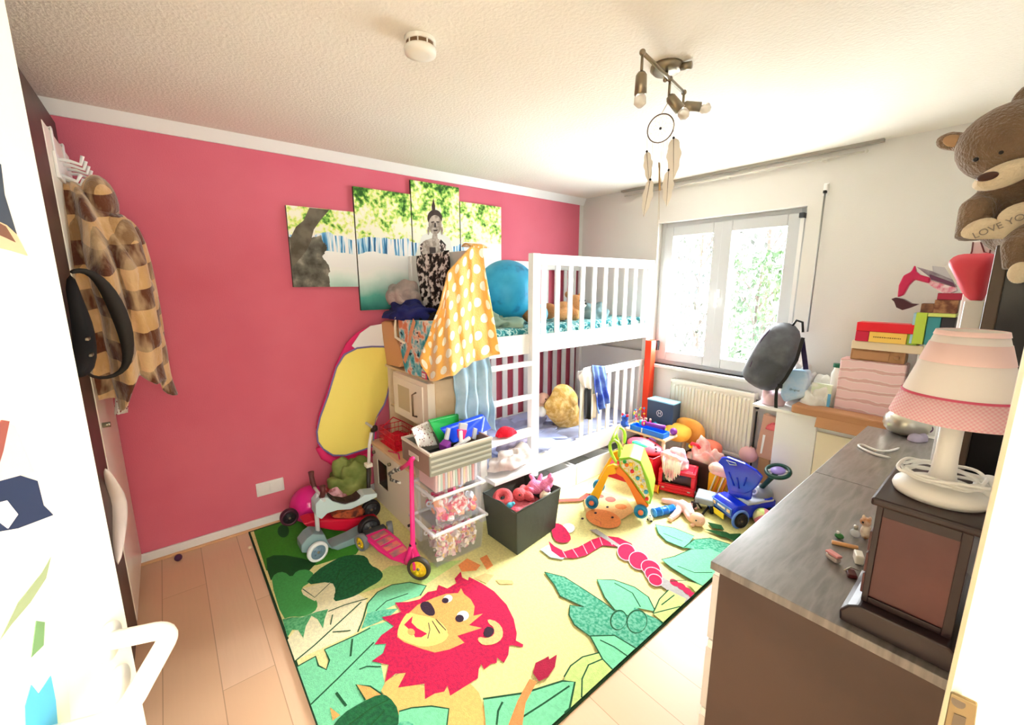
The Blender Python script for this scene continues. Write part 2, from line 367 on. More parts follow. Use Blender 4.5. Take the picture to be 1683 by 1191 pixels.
# ---- the open door with its drawings
dA = Vector((3.13, -0.42, 0)); dB = Vector((2.31, -0.1015, 0)); dd = (dB - dA).normalized(); dn = Vector((-dd.y, dd.x, 0)) * -1
if dn.y < 0: dn = -dn
door = bpy.data.objects.new('door_1', None); scene.collection.objects.link(door); door['kind'] = 'structure'; door.location = dA
dinv = Matrix.Translation(-dA); dw = (dB - dA).length
def DL(u, z, o=0.0): return dA + dd * u + dn * o + Vector((0, 0, z))      # along leaf, height, off the face
def dpart(name, mb, m, parent=None, **k): return mesh_obj(name, mb, m, parent=parent or door, inv=dinv, **k)
dm = MB(); q = [DL(0, 0.01), DL(dw, 0.01), DL(dw, 2.08), DL(0, 2.08)]; dm.poly(q, -dn * 0.04)
dpart('door_leaf', dm, M('cream_door_paint', (244, 238, 222), 0.4), bevel=0.003)
hu = dw - 0.05; hz = 1.135
def lever(side):
    h = MB(); o = lambda d: d if side > 0 else -0.04 - d
    h.tube([DL(hu, hz, o(0)), DL(hu, hz, o(0.006))], 0.026, n=24).tube([DL(hu, hz - 0.075, o(0)), DL(hu, hz - 0.075, o(0.006))], 0.026, n=24)
    pts = [DL(hu, hz, o(0)), DL(hu, hz, o(0.05))]
    for k in range(7):
        a = k / 6 * PI / 2; pts.append(DL(hu - 0.028 * (1 - math.cos(a)), hz, o(0.055 + 0.026 * math.sin(a))))
    for k in range(7):
        a = k / 6 * PI / 2; pts.append(DL(hu - 0.115 - 0.028 * math.sin(a), hz, o(0.055 + 0.026 * math.cos(a))))
    pts.append(DL(hu - 0.143, hz, o(0.014)))
    return h.tube(pts, 0.0125, n=14)
dpart('door_handle', lever(1), IVORY, smooth=True); dpart('door_handle', lever(-1), IVORY, smooth=True)
def leafpt(px, py, o=0.0012):
    d = _f + _r * ((px - 841.5) / FPX) + _u * ((595.5 - py) / FPX); q = dA + dn * o
    return CAM + d * ((q - CAM).dot(dn) / d.dot(dn))
def sticker(label, polys):
    pp = [leafpt(*p, 0.0004) for p in polys[0][1]]; o = min(pp, key=lambda p: p.z); allm = []; mb = MB()
    for i, (c, pts) in enumerate(polys):
        mb.k = i; mb.poly([leafpt(*p, 0.0012 + 0.0003 * i) for p in pts], -dn * 0.0008); allm.append(M('print_%d_%d_%d' % c, c, 0.6))
    one('door_picture', label, 'picture', mb, allm, o, group='pictures stuck on the open door')
sticker('dark curved picture stuck high on the open white door', [((225, 190, 150), [(-30, 290), (0, 330), (22, 375), (46, 420), (20, 412), (-30, 400)]), ((55, 65, 80), [(-30, 250), (2, 270), (8, 320), (28, 385), (12, 370), (-30, 350)]), ((120, 80, 60), [(-30, 350), (10, 372), (26, 398), (-30, 372)])])
sticker('navy and grey picture stuck mid height on the open white door', [((28, 44, 78), [(-40, 880), (-30, 760), (4, 700), (30, 780), (62, 790), (72, 830), (88, 846), (30, 868)]), ((215, 205, 200), [(-30, 740), (8, 692), (24, 700), (56, 775), (30, 782), (0, 790)]),
        ((150, 80, 70), [(-20, 740), (3, 690), (16, 692), (6, 740), (-6, 780)]), ((235, 225, 225), [(-20, 830), (12, 822), (30, 845), (14, 868), (-10, 850)])])
sticker('pale green leaf picture with blue patch low on the open white door', [((232, 240, 222), [(10, 1000), (84, 912), (100, 960), (110, 1080), (118, 1230), (30, 1260), (-10, 1100)]), ((205, 230, 200), [(60, 1060), (88, 960), (100, 1010), (112, 1130), (120, 1230), (80, 1240)]),
        ((150, 165, 125), [(0, 1052), (30, 990), (70, 940), (84, 915), (76, 950), (50, 990), (20, 1025)]), ((110, 150, 100), [(52, 1080), (60, 1020), (74, 1022), (72, 1060)]),
        ((80, 175, 215), [(44, 1230), (42, 1160), (52, 1125), (64, 1140), (84, 1110), (92, 1150), (98, 1230)])])
# ---------------------------------------------------------------- wardrobe, hooks, coat
wt = T('wardrobe', 'ceiling high dark brown wardrobe with a white door beside the pink wall', 'wardrobe', (0.55, -0.6, 0))
wd = MB(); wd.box(0.02, 1.25, -0.95, -0.31, 0.0, 0.06).box(0.02, 1.25, -0.95, -0.30, 2.26, 2.40).box(0.02, 0.05, -0.95, -0.30, 0.06, 2.26).box(1.22, 1.25, -0.95, -0.30, 0.06, 2.26).box(0.62, 0.66, -0.95, -0.30, 0.06, 2.26).box(0.05, 1.22, -0.95, -0.93, 0.06, 2.26)
wt.part('carcass', wd, DBROWN, bevel=0.003)
dr = wt.part('door', MB().box(0.035, 0.655, -0.297, -0.272, 0.06, 2.25), M('white_laminate', (236, 230, 216), 0.3), bevel=0.006, label='white laminate door')
wt.part('door', MB().box(0.68, 1.235, -0.297, -0.272, 0.06, 2.25), DBROWN, bevel=0.003)
wt.part('knob', MB().cyl((0.60, -0.272, 1.02), (0.60, -0.245, 1.02), 0.012), STEEL, parent=dr, smooth=True)
hk = T('over_door_hook_rack', 'white metal hook rack hung over the top of the wardrobe door', 'hook rack', (0.36, -0.272, 2.05))
hb = MB(); hb.box(0.16, 0.56, -0.272, -0.262, 2.06, 2.16)
for x in (0.22, 0.50): hb.box(x - 0.015, x + 0.015, -0.272, -0.266, 2.06, 2.262).box(x - 0.015, x + 0.015, -0.30, -0.266, 2.253, 2.259)
hk.part('rail', hb, WHITE, bevel=0.002)
for x in (0.2, 0.3, 0.4, 0.5): hk.part('hook', MB().tube([(x, -0.265, 2.14), (x, -0.235, 2.14), (x, -0.20, 2.13), (x, -0.19, 2.165)], 0.007).tube([(x, -0.265, 2.08), (x, -0.22, 2.06), (x, -0.205, 2.09)], 0.007), WHITE, smooth=True)
def coat_mat():
    n = NB('plaid_fleece', rough=0.95, sheen=0.5, bump=(60, 0.5)); v = n.tc.outputs['Object']; o = n.xyz(v)
    a = n.math('SINE', n.math('MULTIPLY', n.math('ADD', o[2], n.math('MULTIPLY', o[0], 0.4)), 34)); b = n.math('SINE', n.math('MULTIPLY', n.math('ADD', o[0], o[1]), 40))
    nz = n.noise(v, 7, 3, (2.2, 2.2, 0.7)); c1 = n.mix(n.math('MULTIPLY', n.gt(a, 0.05), 1.0), (lin(216), lin(172), lin(116), 1), (lin(104), lin(56), lin(30), 1))
    c2 = n.mix(n.math('MULTIPLY', n.gt(b, 0.2), 0.62), c1, (lin(72), lin(34), lin(20), 1)); c3 = n.mix(n.math('MULTIPLY', n.math('MINIMUM', 1.0, n.math('MAXIMUM', 0.0, n.math('MULTIPLY', n.math('SUBTRACT', nz, 0.47), 6.0))), 0.55), c2, (lin(244), lin(212), lin(166), 1))
    return n.color(c3)
ct = MB()
def coatf(u, v):
    a = -0.35 * PI + u * 1.7 * PI; z = 2.07 - v * 0.92
    r1 = 0.05 + 0.23 * min(1, v * 2.2) ** 0.7; r2 = 0.03 + 0.085 * min(1, v * 2.5) ** 0.6 + 0.02 * v
    k = 1 + 0.13 * math.sin(a * 7 + v * 3 + math.sin(v * 5)) + 0.06 * math.sin(a * 13) * (0.3 + v) + 0.12 * noise.noise(Vector((a, v * 6, 3)))
    zz = z + (0.06 * math.sin(a * 3) + 0.03 * math.sin(a * 7)) * v
    return (0.35 + r1 * math.cos(a) * k, -0.160 + r2 * math.sin(a) * k - (0.09 * (1 - v) ** 3), zz)
ct.grid(coatf, 72, 44, 0.008)
cth = T('plaid_coat', 'brown and cream plaid fleece coat hanging from the wardrobe door hooks', 'coat', (0.35, -0.135, 1.05))
cth.part('body', ct, coat_mat(), smooth=True)
sl = MB(); 
for sx, y in ((0.17, -0.07), (0.50, -0.085)):
    P0 = [(0.35 + (sx - 0.35) * k, y - 0.07 * (1 - k), 2.0 - 0.18 * k - 0.0) for k in (0.3, 0.8)] + [(sx + 0.02, y, 1.6), (sx + 0.03, y + 0.01, 1.42), (sx + 0.02, y + 0.012, 1.3)]
    sl.tube([Vector(p) for p in P0], [0.05, 0.062, 0.058, 0.05, 0.046], n=14)
cth.part('sleeve', sl, MC['plaid_fleece'], smooth=True, sub=1)
cth.part('hood', MB().ell((0.35, -0.17, 2.0), (0.12, 0.065, 0.12)), MC['plaid_fleece'], smooth=True)
bg = T('black_shoulder_bag', 'black bag with long looping strap hanging in front of the plaid coat', 'bag', (0.62, -0.25, 1.1))
def XW(px, py, x, y=-0.255):
    q = fx(px, py, x); return q if q.y > y else fy(px, py, y)
def XS(px, py, x): return fx(px, py, x) if fx(px, py, x).y > -0.25 else fy(px, py, -0.25)
bg.part('strap', MB().tube([XS(114, 448, .9), XS(130, 443, .88), XS(150, 448, .86), XS(170, 466, .85), XS(188, 496, .84), XS(203, 532, .84), XS(211, 566, .84), XS(210, 596, .84), XS(200, 612, .84), XS(176, 622, .85), XS(150, 620, .87), XS(136, 606, .9)], [0.008, 0.010, 0.014, 0.022, 0.028, 0.028, 0.022, 0.016, 0.010, 0.007, 0.006, 0.006], n=12), M('black_webbing', (34, 28, 22), 0.7), smooth=True, sub=1)
bg.part('body', MB().tube([XW(115, 450, .66), XW(122, 490, .66), XW(130, 530, .64), XW(134, 570, .64), XW(134, 605, .64), XW(128, 615, .64)], [0.012, 0.022, 0.04, 0.045, 0.04, 0.015], n=14), M('black_fabric', (20, 18, 20), 0.8), smooth=True, sub=1)
bg.part('buckle', MB().cbox(XW(124, 556, .60) + Vector((0.04, 0.035, 0)), (0.05, 0.01, 0.01)), STEEL, bevel=0.002); bg.part('buckle', MB().cbox(XW(130, 582, .60) + Vector((0.04, 0.035, 0)), (0.05, 0.01, 0.01)), STEEL, bevel=0.002)
def speck_mat():
    n = NB('speckled_cotton', rough=0.9); vo = n.node('ShaderNodeTexVoronoi'); vo.inputs['Scale'].default_value = 60
    n.nt.links.new(n.tc.outputs['Object'], vo.inputs['Vector']); return n.color(n.mix(n.gt(0.28, vo.outputs['Distance']), (lin(240), lin(232), lin(224), 1), (lin(150), lin(90), lin(90), 1)))
db = MB(); drape(db, [XW(176, 590, .42, -.25), XW(218, 590, .30, -.25)], [XW(188, 682, .42, -.25), XW(207, 678, .30, -.25)], (0, 1, 0), 2, 0.01, 14, 14)
one('dotted_cloth', 'white cloth with tiny red dots hanging below the plaid coat', 'cloth', db, speck_mat(), XW(198, 680, .36), smooth=True)
tb = MB(); tb.tube([XW(172, 768, .66), XW(186, 800, .66), XW(196, 826, .66), XW(195, 870, .66), XW(194, 930, .66)], [0.008, 0.022, 0.034, 0.026, 0.008], n=16)
one('cloth_pouch', 'pale pink cloth pouch hanging behind the open door edge', 'pouch', tb, M('pale_pink_cotton', (238, 222, 212), 0.9), XW(194, 930, .66), smooth=True, sub=1)
# ---------------------------------------------------------------- rug with its jungle pattern (one mesh)
def rug_mat(name, c, c2=None, s=90):
    n = NB('rug_' + name, rough=0.95, bump=(260, 0.5)); f = n.noise(n.tc.outputs['Object'], s, 3); g = n.noise(n.tc.outputs['Object'], 4.0, 3)
    c2 = c2 or tuple(int(a * 0.93) for a in c); k = n.ramp(f, [(0.38, c2), (0.62, c)])
    return n.color(n.mix(n.math('MULTIPLY', g, 0.25), k, (lin(min(255, c[0] + 14)), lin(min(255, c[1] + 12)), lin(min(255, c[2] + 14)), 1)))
RC = dict(base=(240, 232, 158), edge=(20, 60, 30), mid=(64, 150, 40), dk=(14, 82, 30), flower=(70, 168, 84), bub=(22, 104, 56), jag=(60, 150, 92), cream=(246, 240, 196), mint=(126, 218, 166),
          teal=(66, 170, 130), spk=(44, 148, 112), pale=(200, 228, 136), crim=(214, 22, 74), face=(240, 176, 96), muz=(248, 222, 124), nose=(52, 30, 50), red=(222, 14, 76), white=(250, 248, 240),
          body=(246, 194, 110), line=(20, 84, 46), org=(244, 150, 84), lorg=(248, 196, 130), grey=(176, 172, 168), sky=(186, 220, 226), tuft=(176, 22, 62), brick=(206, 96, 84), pkl=(250, 190, 200))
order = list(RC); spk2 = dict(spk=(120, 190, 160), crim=(176, 14, 70), bub=(12, 78, 42), jag=(110, 190, 130), teal=(120, 205, 165))
rugm = [rug_mat(k, RC[k], spk2.get(k), 70) for k in order]; rg = MB(); lvl = [0]
RZ = 0.012
def Z7(p): return (420 + p[0] / 3.393, 840 + p[1] / 3.393)
def Z8(p): return (780 + p[0] / 3.045, 800 + p[1] / 3.045)
def inrug(p): return Vector((min(max(p.x, 0.056), 2.222), max(p.y, 0.262), p.z))
def rz(): lvl[0] += 1; return RZ + 0.00012 * lvl[0]
def RP(c, cv, pts, sm=False):
    z = rz(); P_ = [Vector(cv(p)) for p in pts]
    if sm:
        q = []
        for i in range(len(P_)):
            a, b, c1 = P_[i - 1], P_[i], P_[(i + 1) % len(P_)]
            q += [b * 0.75 + a * 0.25 if i else b * 0.75 + a * 0.25, b * 0.75 + c1 * 0.25]
        P_ = q
    rg.k = order.index(c); rg.poly([inrug(fz(p[0], p[1], z)) for p in P_])
    return P_, z
def RL(cv, pts, wd=0.007, c='line', closed=False):
    z = rz(); P_ = [inrug(fz(*cv(p), z)) for p in pts]
    if closed: P_.append(P_[0])
    rg.k = order.index(c); rg.strip(P_, wd)
def RE(c, cv, x, y, a, b, rot=0.0, n=28):
    z = rz(); rg.k = order.index(c)
    rg.poly([inrug(fz(*cv((x + a * math.cos(2 * PI * i / n) * math.cos(rot) - b * math.sin(2 * PI * i / n) * math.sin(rot), y + a * math.cos(2 * PI * i / n) * math.sin(rot) + b * math.sin(2 * PI * i / n) * math.cos(rot))), z)) for i in range(n)])
rg.k = 0; rg.box(0.06, 2.218, 0.266, 3.23, 0.0, RZ); rg.k = 1
for a in ((0.05, 2.226, 0.258, 0.268), (0.05, 2.226, 3.224, 3.236), (0.05, 0.06, 0.266, 3.23), (2.216, 2.226, 0.266, 3.23)): rg.box(a[0], a[1], a[2], a[3], 0.0, RZ + 0.0005)
IDp = lambda p: p
RP('pale', IDp, [(560, 985), (640, 930), (760, 920), (700, 960), (640, 960)])
RP('mid', Z7, [(-10, 110), (150, 20), (520, 10), (640, 120), (560, 240), (500, 250), (340, 300), (60, 330)])
RP('dk', Z7, [(60, 262), (100, 245), (170, 245), (260, 262), (340, 288), (300, 330), (215, 372), (130, 345), (85, 385), (66, 330)])
RE('dk', Z7, 155, 110, 32, 36)
RP('cream', Z7, [(170, 720), (240, 640), (262, 430), (440, 380), (620, 490), (600, 580), (570, 672), (220, 832)])
RP('flower', Z7, [(84, 385), (110, 345), (160, 335), (200, 370), (230, 330), (290, 322), (330, 350), (310, 392), (250, 430), (270, 475), (330, 480), (350, 520), (330, 562), (260, 590), (200, 585), (150, 602)], True)
RP('bub', Z7, [(270, 412), (340, 330), (420, 282), (480, 250), (560, 240), (620, 250), (640, 300), (690, 322), (715, 355), (690, 392), (620, 430), (560, 470), (500, 490), (430, 505), (450, 440), (425, 390)], True)
RL(Z7, [(440, 470), (470, 400), (520, 350), (560, 330)], 0.006, 'dk'); RL(Z7, [(500, 440), (580, 400), (640, 350)], 0.006, 'dk'); RL(Z7, [(450, 380), (470, 330), (500, 310)], 0.006, 'dk')
RP('cream', Z7, [(270, 432), (420, 395), (405, 440), (330, 500), (290, 480)])
RP('jag', Z7, [(150, 602), (200, 590), (260, 590), (340, 560), (405, 545), (385, 600), (376, 652), (345, 600), (312, 582), (280, 640), (266, 706), (238, 662), (205, 660), (178, 702)])
RP('mint', Z7, [(222, 870), (335, 808), (350, 860), (395, 882), (412, 830), (385, 770), (560, 690), (640, 640), (780, 600), (740, 720), (700, 850), (720, 960), (700, 1010), (620, 1050), (580, 1090), (420, 1230), (310, 1230), (285, 1090)])
RL(Z7, [(222, 870), (335, 808), (350, 860), (395, 882), (412, 830), (385, 770), (560, 690), (640, 650)])
RP('teal', Z7, [(590, 655), (620, 568), (690, 548), (795, 542), (740, 592), (650, 632)])
RP('mint', Z7, [(625, 512), (680, 450), (760, 410), (860, 395), (952, 415), (912, 472), (800, 510), (720, 548), (620, 565)])
RL(Z7, [(570, 672), (600, 600), (625, 512), (680, 450), (760, 410), (860, 395), (952, 415), (918, 470)]); RL(Z7, [(670, 555), (730, 500), (850, 458)], 0.006)
RL(Z7, [(220, 835), (330, 745), (590, 505)], 0.007); RL(Z7, [(285, 1090), (460, 930), (660, 730)], 0.007); RL(Z7, [(405, 558), (500, 520), (625, 485)], 0.006)
RL(Z7, [(540, 710), (530, 808)], 0.008); RL(Z7, [(578, 880), (620, 864), (700, 866)], 0.006); RL(Z7, [(450, 1010), (505, 1085)], 0.01); RL(Z7, [(430, 672), (530, 664)], 0.006); RL(Z7, [(430, 575), (418, 632)], 0.005)
RL(Z7, [(262, 432), (330, 480), (420, 395)], 0.005)
# giraffe marks and the pale path
RP('org', Z7, [(1130, 300), (1180, 262), (1255, 300), (1230, 330), (1150, 336)]); RP('org', Z7, [(1250, 262), (1290, 242), (1325, 302), (1290, 326)]); RP('lorg', Z7, [(1220, 370), (1280, 345), (1330, 355), (1290, 402)]); RP('lorg', Z7, [(1340, 380), (1430, 385), (1440, 405), (1360, 405)])
# lion
RP('body', Z7, [(700, 1000), (730, 940), (835, 890), (900, 960), (1000, 1000), (1190, 950), (1245, 1010), (1280, 1110), (1292, 1240), (790, 1240), (790, 1100)])
RP('face', Z7, [(560, 965), (640, 975), (708, 1022), (612, 1052)]); RL(Z7, [(612, 1052), (560, 965), (640, 975), (708, 1022)], 0.006)
RP('face', Z7, [(415, 1092), (472, 1136), (430, 1166)])
mane = [(915, 490), (960, 450), (1010, 440), (1020, 410), (1070, 430), (1120, 400), (1110, 375), (1145, 335), (1152, 368), (1185, 385), (1190, 365), (1260, 400), (1330, 445), (1400, 520), (1440, 600), (1457, 680), (1452, 720), (1493, 742), (1490, 758), (1430, 746), (1415, 748), (1410, 800), (1385, 845), (1347, 815), (1345, 845), (1312, 850), (1275, 882), (1258, 850), (1245, 880), (1240, 930), (1190, 962), (1085, 1028), (1070, 970), (1052, 1005), (1000, 1015), (945, 1047), (942, 960), (880, 970), (795, 982), (838, 900), (780, 905), (722, 952), (742, 855), (648, 835), (712, 790), (728, 738), (663, 742), (702, 690), (772, 640), (703, 590), (752, 580), (812, 560), (778, 508), (852, 505)]
RP('crim', Z7, mane)
RP('face', Z7, [(905, 520), (1000, 480), (1060, 460), (1130, 455), (1146, 428), (1162, 460), (1200, 490), (1222, 530), (1215, 582), (1268, 570), (1190, 634), (1262, 650), (1125, 694), (1165, 732), (1080, 770), (1000, 787), (930, 767), (830, 730), (790, 700), (800, 640), (830, 590)])
RP('muz', Z7, [(850, 560), (920, 580), (985, 590), (1040, 620), (1080, 680), (1060, 722), (1000, 747), (930, 757), (850, 730), (790, 700), (795, 650), (820, 600)], True)
RP('nose', Z7, [(916, 520), (935, 502), (972, 503), (1003, 555), (997, 582), (960, 582), (925, 552)], True)
RP('red', Z7, [(828, 632), (876, 584), (870, 620), (900, 650), (957, 682), (925, 702), (890, 702), (880, 680), (850, 652)]); RE('face', Z7, 868, 672, 22, 18, 0.6)
RE('white', Z7, 1072, 487, 27, 21, -0.4); RE('nose', Z7, 1058, 497, 19, 15); RE('white', Z7, 1156, 582, 34, 28, -0.2); RE('nose', Z7, 1138, 597, 24, 21)
for l in ([(965, 620), (972, 660), (960, 710)], [(985, 610), (1010, 650), (1028, 680)], [(1005, 600), (1040, 640), (1062, 662)]): RL(Z7, l, 0.0035, 'nose')
RP('lorg', Z7, [(1292, 598), (1350, 615), (1382, 660), (1376, 712), (1330, 742), (1270, 747), (1238, 720), (1245, 698), (1290, 708), (1330, 690), (1332, 650), (1300, 625)], True)
RP('nose', Z7, [(1284, 640), (1326, 648), (1332, 675), (1300, 707), (1266, 690)], True)
RP('bub', Z7, [(400, 1240), (480, 1130), (600, 1060), (690, 1018), (745, 1030), (802, 1110), (795, 1240)], True); RL(Z7, [(520, 1190), (640, 1100), (740, 1050)], 0.006, 'dk'); RL(Z7, [(640, 1195), (720, 1110)], 0.006, 'dk')
RP('mint', Z7, [(800, 1115), (870, 1095), (980, 1085), (1078, 1100), (1066, 1240), (795, 1240)]); RL(Z7, [(800, 1115), (870, 1095), (980, 1085), (1078, 1100), (1066, 1200)], 0.006)
RP('teal', Z7, [(790, 1180), (840, 1165), (890, 1190), (880, 1240), (790, 1240)], True)
# right half
RP('spk', Z8, [(350, 425), (450, 450), (560, 520), (650, 580), (700, 620), (800, 598), (870, 640), (955, 680), (820, 822), (700, 750), (580, 748), (500, 690), (473, 640), (477, 590), (548, 600), (428, 545), (400, 490)]); RL(Z8, [(350, 425), (450, 450), (560, 520), (650, 580), (700, 620)], 0.006)
RL(Z8, [(350, 425), (400, 490), (428, 545), (548, 600), (477, 590), (473, 640), (500, 690), (580, 748), (700, 750), (820, 822)], 0.006)
RP('mint', Z8, [(612, 462), (700, 465), (800, 500), (870, 550), (905, 622), (800, 602), (780, 650), (700, 612), (650, 550)]); RL(Z8, [(905, 622), (870, 550), (800, 500), (700, 465), (612, 462), (650, 550), (700, 612), (780, 650)], 0.006); RL(Z8, [(700, 480), (790, 530), (830, 600)], 0.006)
RE('line', Z8, 720, 665, 42, 52, 0.3); RE('spk', Z8, 722, 667, 37, 46, 0.3); RE('line', Z8, 812, 672, 52, 60, 0.2); RE('spk', Z8, 813, 674, 47, 54, 0.2)
RP('pale', Z8, [(448, 960), (480, 895), (540, 850), (630, 830), (705, 915), (545, 1062), (480, 1130), (500, 1000)]); RL(Z8, [(448, 950), (480, 895), (540, 850), (625, 828)], 0.006); RL(Z8, [(545, 1062), (538, 960), (570, 890), (650, 856)], 0.006)
RP('mint', Z8, [(578, 745), (700, 742), (812, 810), (702, 922), (640, 860)]); RL(Z8, [(578, 745), (700, 742), (812, 810)], 0.007); RL(Z8, [(578, 745), (640, 860), (702, 922)], 0.006); RL(Z8, [(628, 765), (700, 800), (770, 850)], 0.006)
RP('mint', Z8, [(45, 1060), (250, 1030), (440, 970), (502, 975), (480, 1112), (400, 1240), (60, 1240)]); RL(Z8, [(42, 1060), (250, 1030), (440, 970), (502, 975), (480, 1112), (470, 1150)], 0.008); RL(Z8, [(225, 1160), (350, 1080), (475, 995)], 0.007); RL(Z8, [(110, 1190), (118, 1120), (140, 1075)], 0.008)
RP('org', Z8, [(150, 1240), (215, 1070), (275, 960), (312, 972), (255, 1080), (232, 1240)]); RP('tuft', Z8, [(292, 930), (305, 880), (350, 858), (370, 846), (374, 862), (412, 838), (402, 900), (365, 952), (322, 972)])
RP('sky', Z8, [(328, 312), (370, 288), (400, 320), (455, 350), (440, 362), (380, 352)]); RE('white', Z8, 470, 205, 32, 24)
RP('crim', Z8, [(370, 270), (400, 296), (450, 322), (520, 300), (590, 262), (650, 243), (720, 252), (785, 282), (802, 312), (758, 335), (712, 298), (640, 292), (562, 340), (500, 356), (430, 352), (385, 320)])
RP('crim', Z8, [(380, 190), (410, 178), (445, 192), (480, 240), (482, 270), (440, 282), (395, 265)], True)
for a, b in (((440, 318), (460, 354)), ((490, 308), (520, 352)), ((540, 285), (565, 335)), ((580, 264), (605, 310)), ((625, 250), (640, 290)), ((665, 246), (690, 290))): RL(Z8, [a, b], 0.005, 'pkl')
RP('grey', Z8, [(575, 214), (610, 210), (730, 292), (720, 302)]); RP('grey', Z8, [(935, 445), (1100, 552), (1070, 588), (928, 490)])
for x, y, a, b in ((760, 325, 45, 40), (822, 367, 50, 42), (882, 405, 50, 36), (896, 438, 46, 32), (905, 465, 36, 26)): RE('pkl', Z8, x, y, a + 3, b + 3, 0.5); RE('crim', Z8, x, y, a - 1, b - 1, 0.5)
for x, y in ((1000, 478), (1035, 497), (1065, 520), (1092, 542)): RE('crim', Z8, x, y, 26, 15, 0.6)
RP('pale', Z8, [(893, 632), (925, 560), (970, 515), (1060, 560), (1070, 600), (952, 682)]); RL(Z8, [(893, 632), (925, 560), (970, 515)], 0.006); RL(Z8, [(893, 632), (1040, 605)], 0.006); RL(Z8, [(935, 590), (1000, 540)], 0.006)
RP('mint', Z8, [(905, 188), (1000, 205), (1100, 245), (1080, 272), (1050, 306), (960, 270), (920, 230)]); RL(Z8, [(1100, 245), (1000, 205), (905, 188), (920, 230), (960, 270), (1050, 306)], 0.006); RL(Z8, [(945, 232), (1040, 270)], 0.005)
RP('spk', Z8, [(1048, 302), (1100, 262), (1180, 255), (1292, 290), (1250, 345), (1150, 320)]); RL(Z8, [(1048, 302), (1100, 262), (1180, 255), (1292, 290)], 0.006)
RP('mint', Z8, [(935, 362), (1000, 347), (1080, 312), (1180, 310), (1275, 345), (1270, 430), (1160, 510), (1060, 450), (980, 400)]); RL(Z8, [(1080, 312), (1000, 347), (935, 362), (980, 400), (1060, 450), (1150, 500)], 0.006); RL(Z8, [(1015, 395), (1100, 428), (1190, 428)], 0.006)
RP('pale', Z8, [(1060, 470), (1100, 480), (1150, 500), (1130, 540)]); RL(Z8, [(980, 470), (1060, 466)], 0.005)
for a in ([(1165, 175), (1235, 190), (1250, 215), (1190, 205)], [(1150, 210), (1260, 225), (1330, 262), (1240, 250)], [(1220, 236), (1330, 232), (1350, 262), (1300, 270)]): RP('dk', Z8, a)
# giraffe head near the walker
RP('lorg', Z8, [(545, 40), (620, 20), (760, 60), (800, 120), (740, 160), (560, 150)]); RE('org', Z8, 645, 158, 90, 44, 0.25); RE('brick', Z8, 680, 62, 27, 14, 0.1); RE('brick', Z8, 630, 46, 18, 9, 0.1); RE('org', Z8, 732, 98, 30, 14, 0.1)
for x, y in ((605, 130), (690, 152), (665, 100), (540, 158)): RE('nose', Z8, x, y, 7, 5)
RL(Z8, [(600, 160), (630, 175), (632, 190)], 0.004, 'brick'); RP('brick', Z8, [(410, 60), (520, 56), (560, 30), (600, 40), (530, 70), (412, 74)])
one('rug', 'large children\'s rug with a crimson maned lion and green jungle leaves on the floor', 'rug', rg, rugm, (1.14, 1.75, 0), kind='rugflat')
# ---------------------------------------------------------------- radiator
rd = T('radiator', 'white ribbed panel radiator on the wall under the window', 'radiator', (1.48, 3.48, 0.2))
ra, rb = fy(1103.5, 622, 3.44).x, fy(1240, 647, 3.44).x; zt = fy(1170, 634, 3.44).z; zb = fy(1240, 760, 3.44).z
pm = MB(); pm.box(ra, rb, 3.45, 3.457, zb, zt - 0.01).box(ra, rb, 3.50, 3.51, zb, zt - 0.01)
n = 22
for i in range(n):
    x = ra + 0.02 + (rb - ra - 0.04) * (i + 0.5) / n; h = (rb - ra - 0.04) / n * 0.32
    pm.add([(x - h, 3.45, zb + 0.03), (x - h * 0.5, 3.436, zb + 0.045), (x + h * 0.5, 3.436, zb + 0.045), (x + h, 3.45, zb + 0.03), (x - h, 3.45, zt - 0.045), (x - h * 0.5, 3.436, zt - 0.06), (x + h * 0.5, 3.436, zt - 0.06), (x + h, 3.45, zt - 0.045)],
           [(0, 1, 5, 4), (1, 2, 6, 5), (2, 3, 7, 6), (4, 5, 6, 7), (0, 3, 2, 1)])
RADM = M('radiator_enamel', (236, 230, 214), 0.35)
rd.part('panel', pm, RADM)
cv = MB(); cv.box(ra - 0.004, ra, 3.437, 3.515, zb, zt).box(rb, rb + 0.004, 3.437, 3.515, zb, zt).box(ra, rb, 3.437, 3.441, zt - 0.03, zt).box(ra, rb, 3.437, 3.452, zb, zb + 0.02)
rd.part('side_cover', cv, RADM, bevel=0.002)
for a, b in ((ra + 0.03, ra + 0.33), (ra + 0.40, rb - 0.03)):
    g = MB()
    for k in range(26): x = a + (b - a) * k / 25; g.box(x, x + 0.004, 3.444, 3.51, zt - 0.004, zt)
    for y in (3.444, 3.475, 3.506): g.box(a, b, y, y + 0.004, zt - 0.004, zt)
    rd.part('top_grille', g, M('grille_grey', (190, 186, 176), 0.5))
rd.part('valve', MB().cyl((rb + 0.02, 3.47, zt - 0.12), (rb + 0.02, 3.47, zt - 0.05), 0.014).cyl((rb + 0.02, 3.47, zt - 0.14), (rb + 0.02, 3.47, 0.02), 0.006), BLACK, smooth=True)
rd.part('bracket', MB().box(ra + 0.1, ra + 0.14, 3.51, YW - 0.003, zt - 0.12, zt - 0.06).box(rb - 0.14, rb - 0.1, 3.51, YW - 0.003, zt - 0.12, zt - 0.06), RADM)
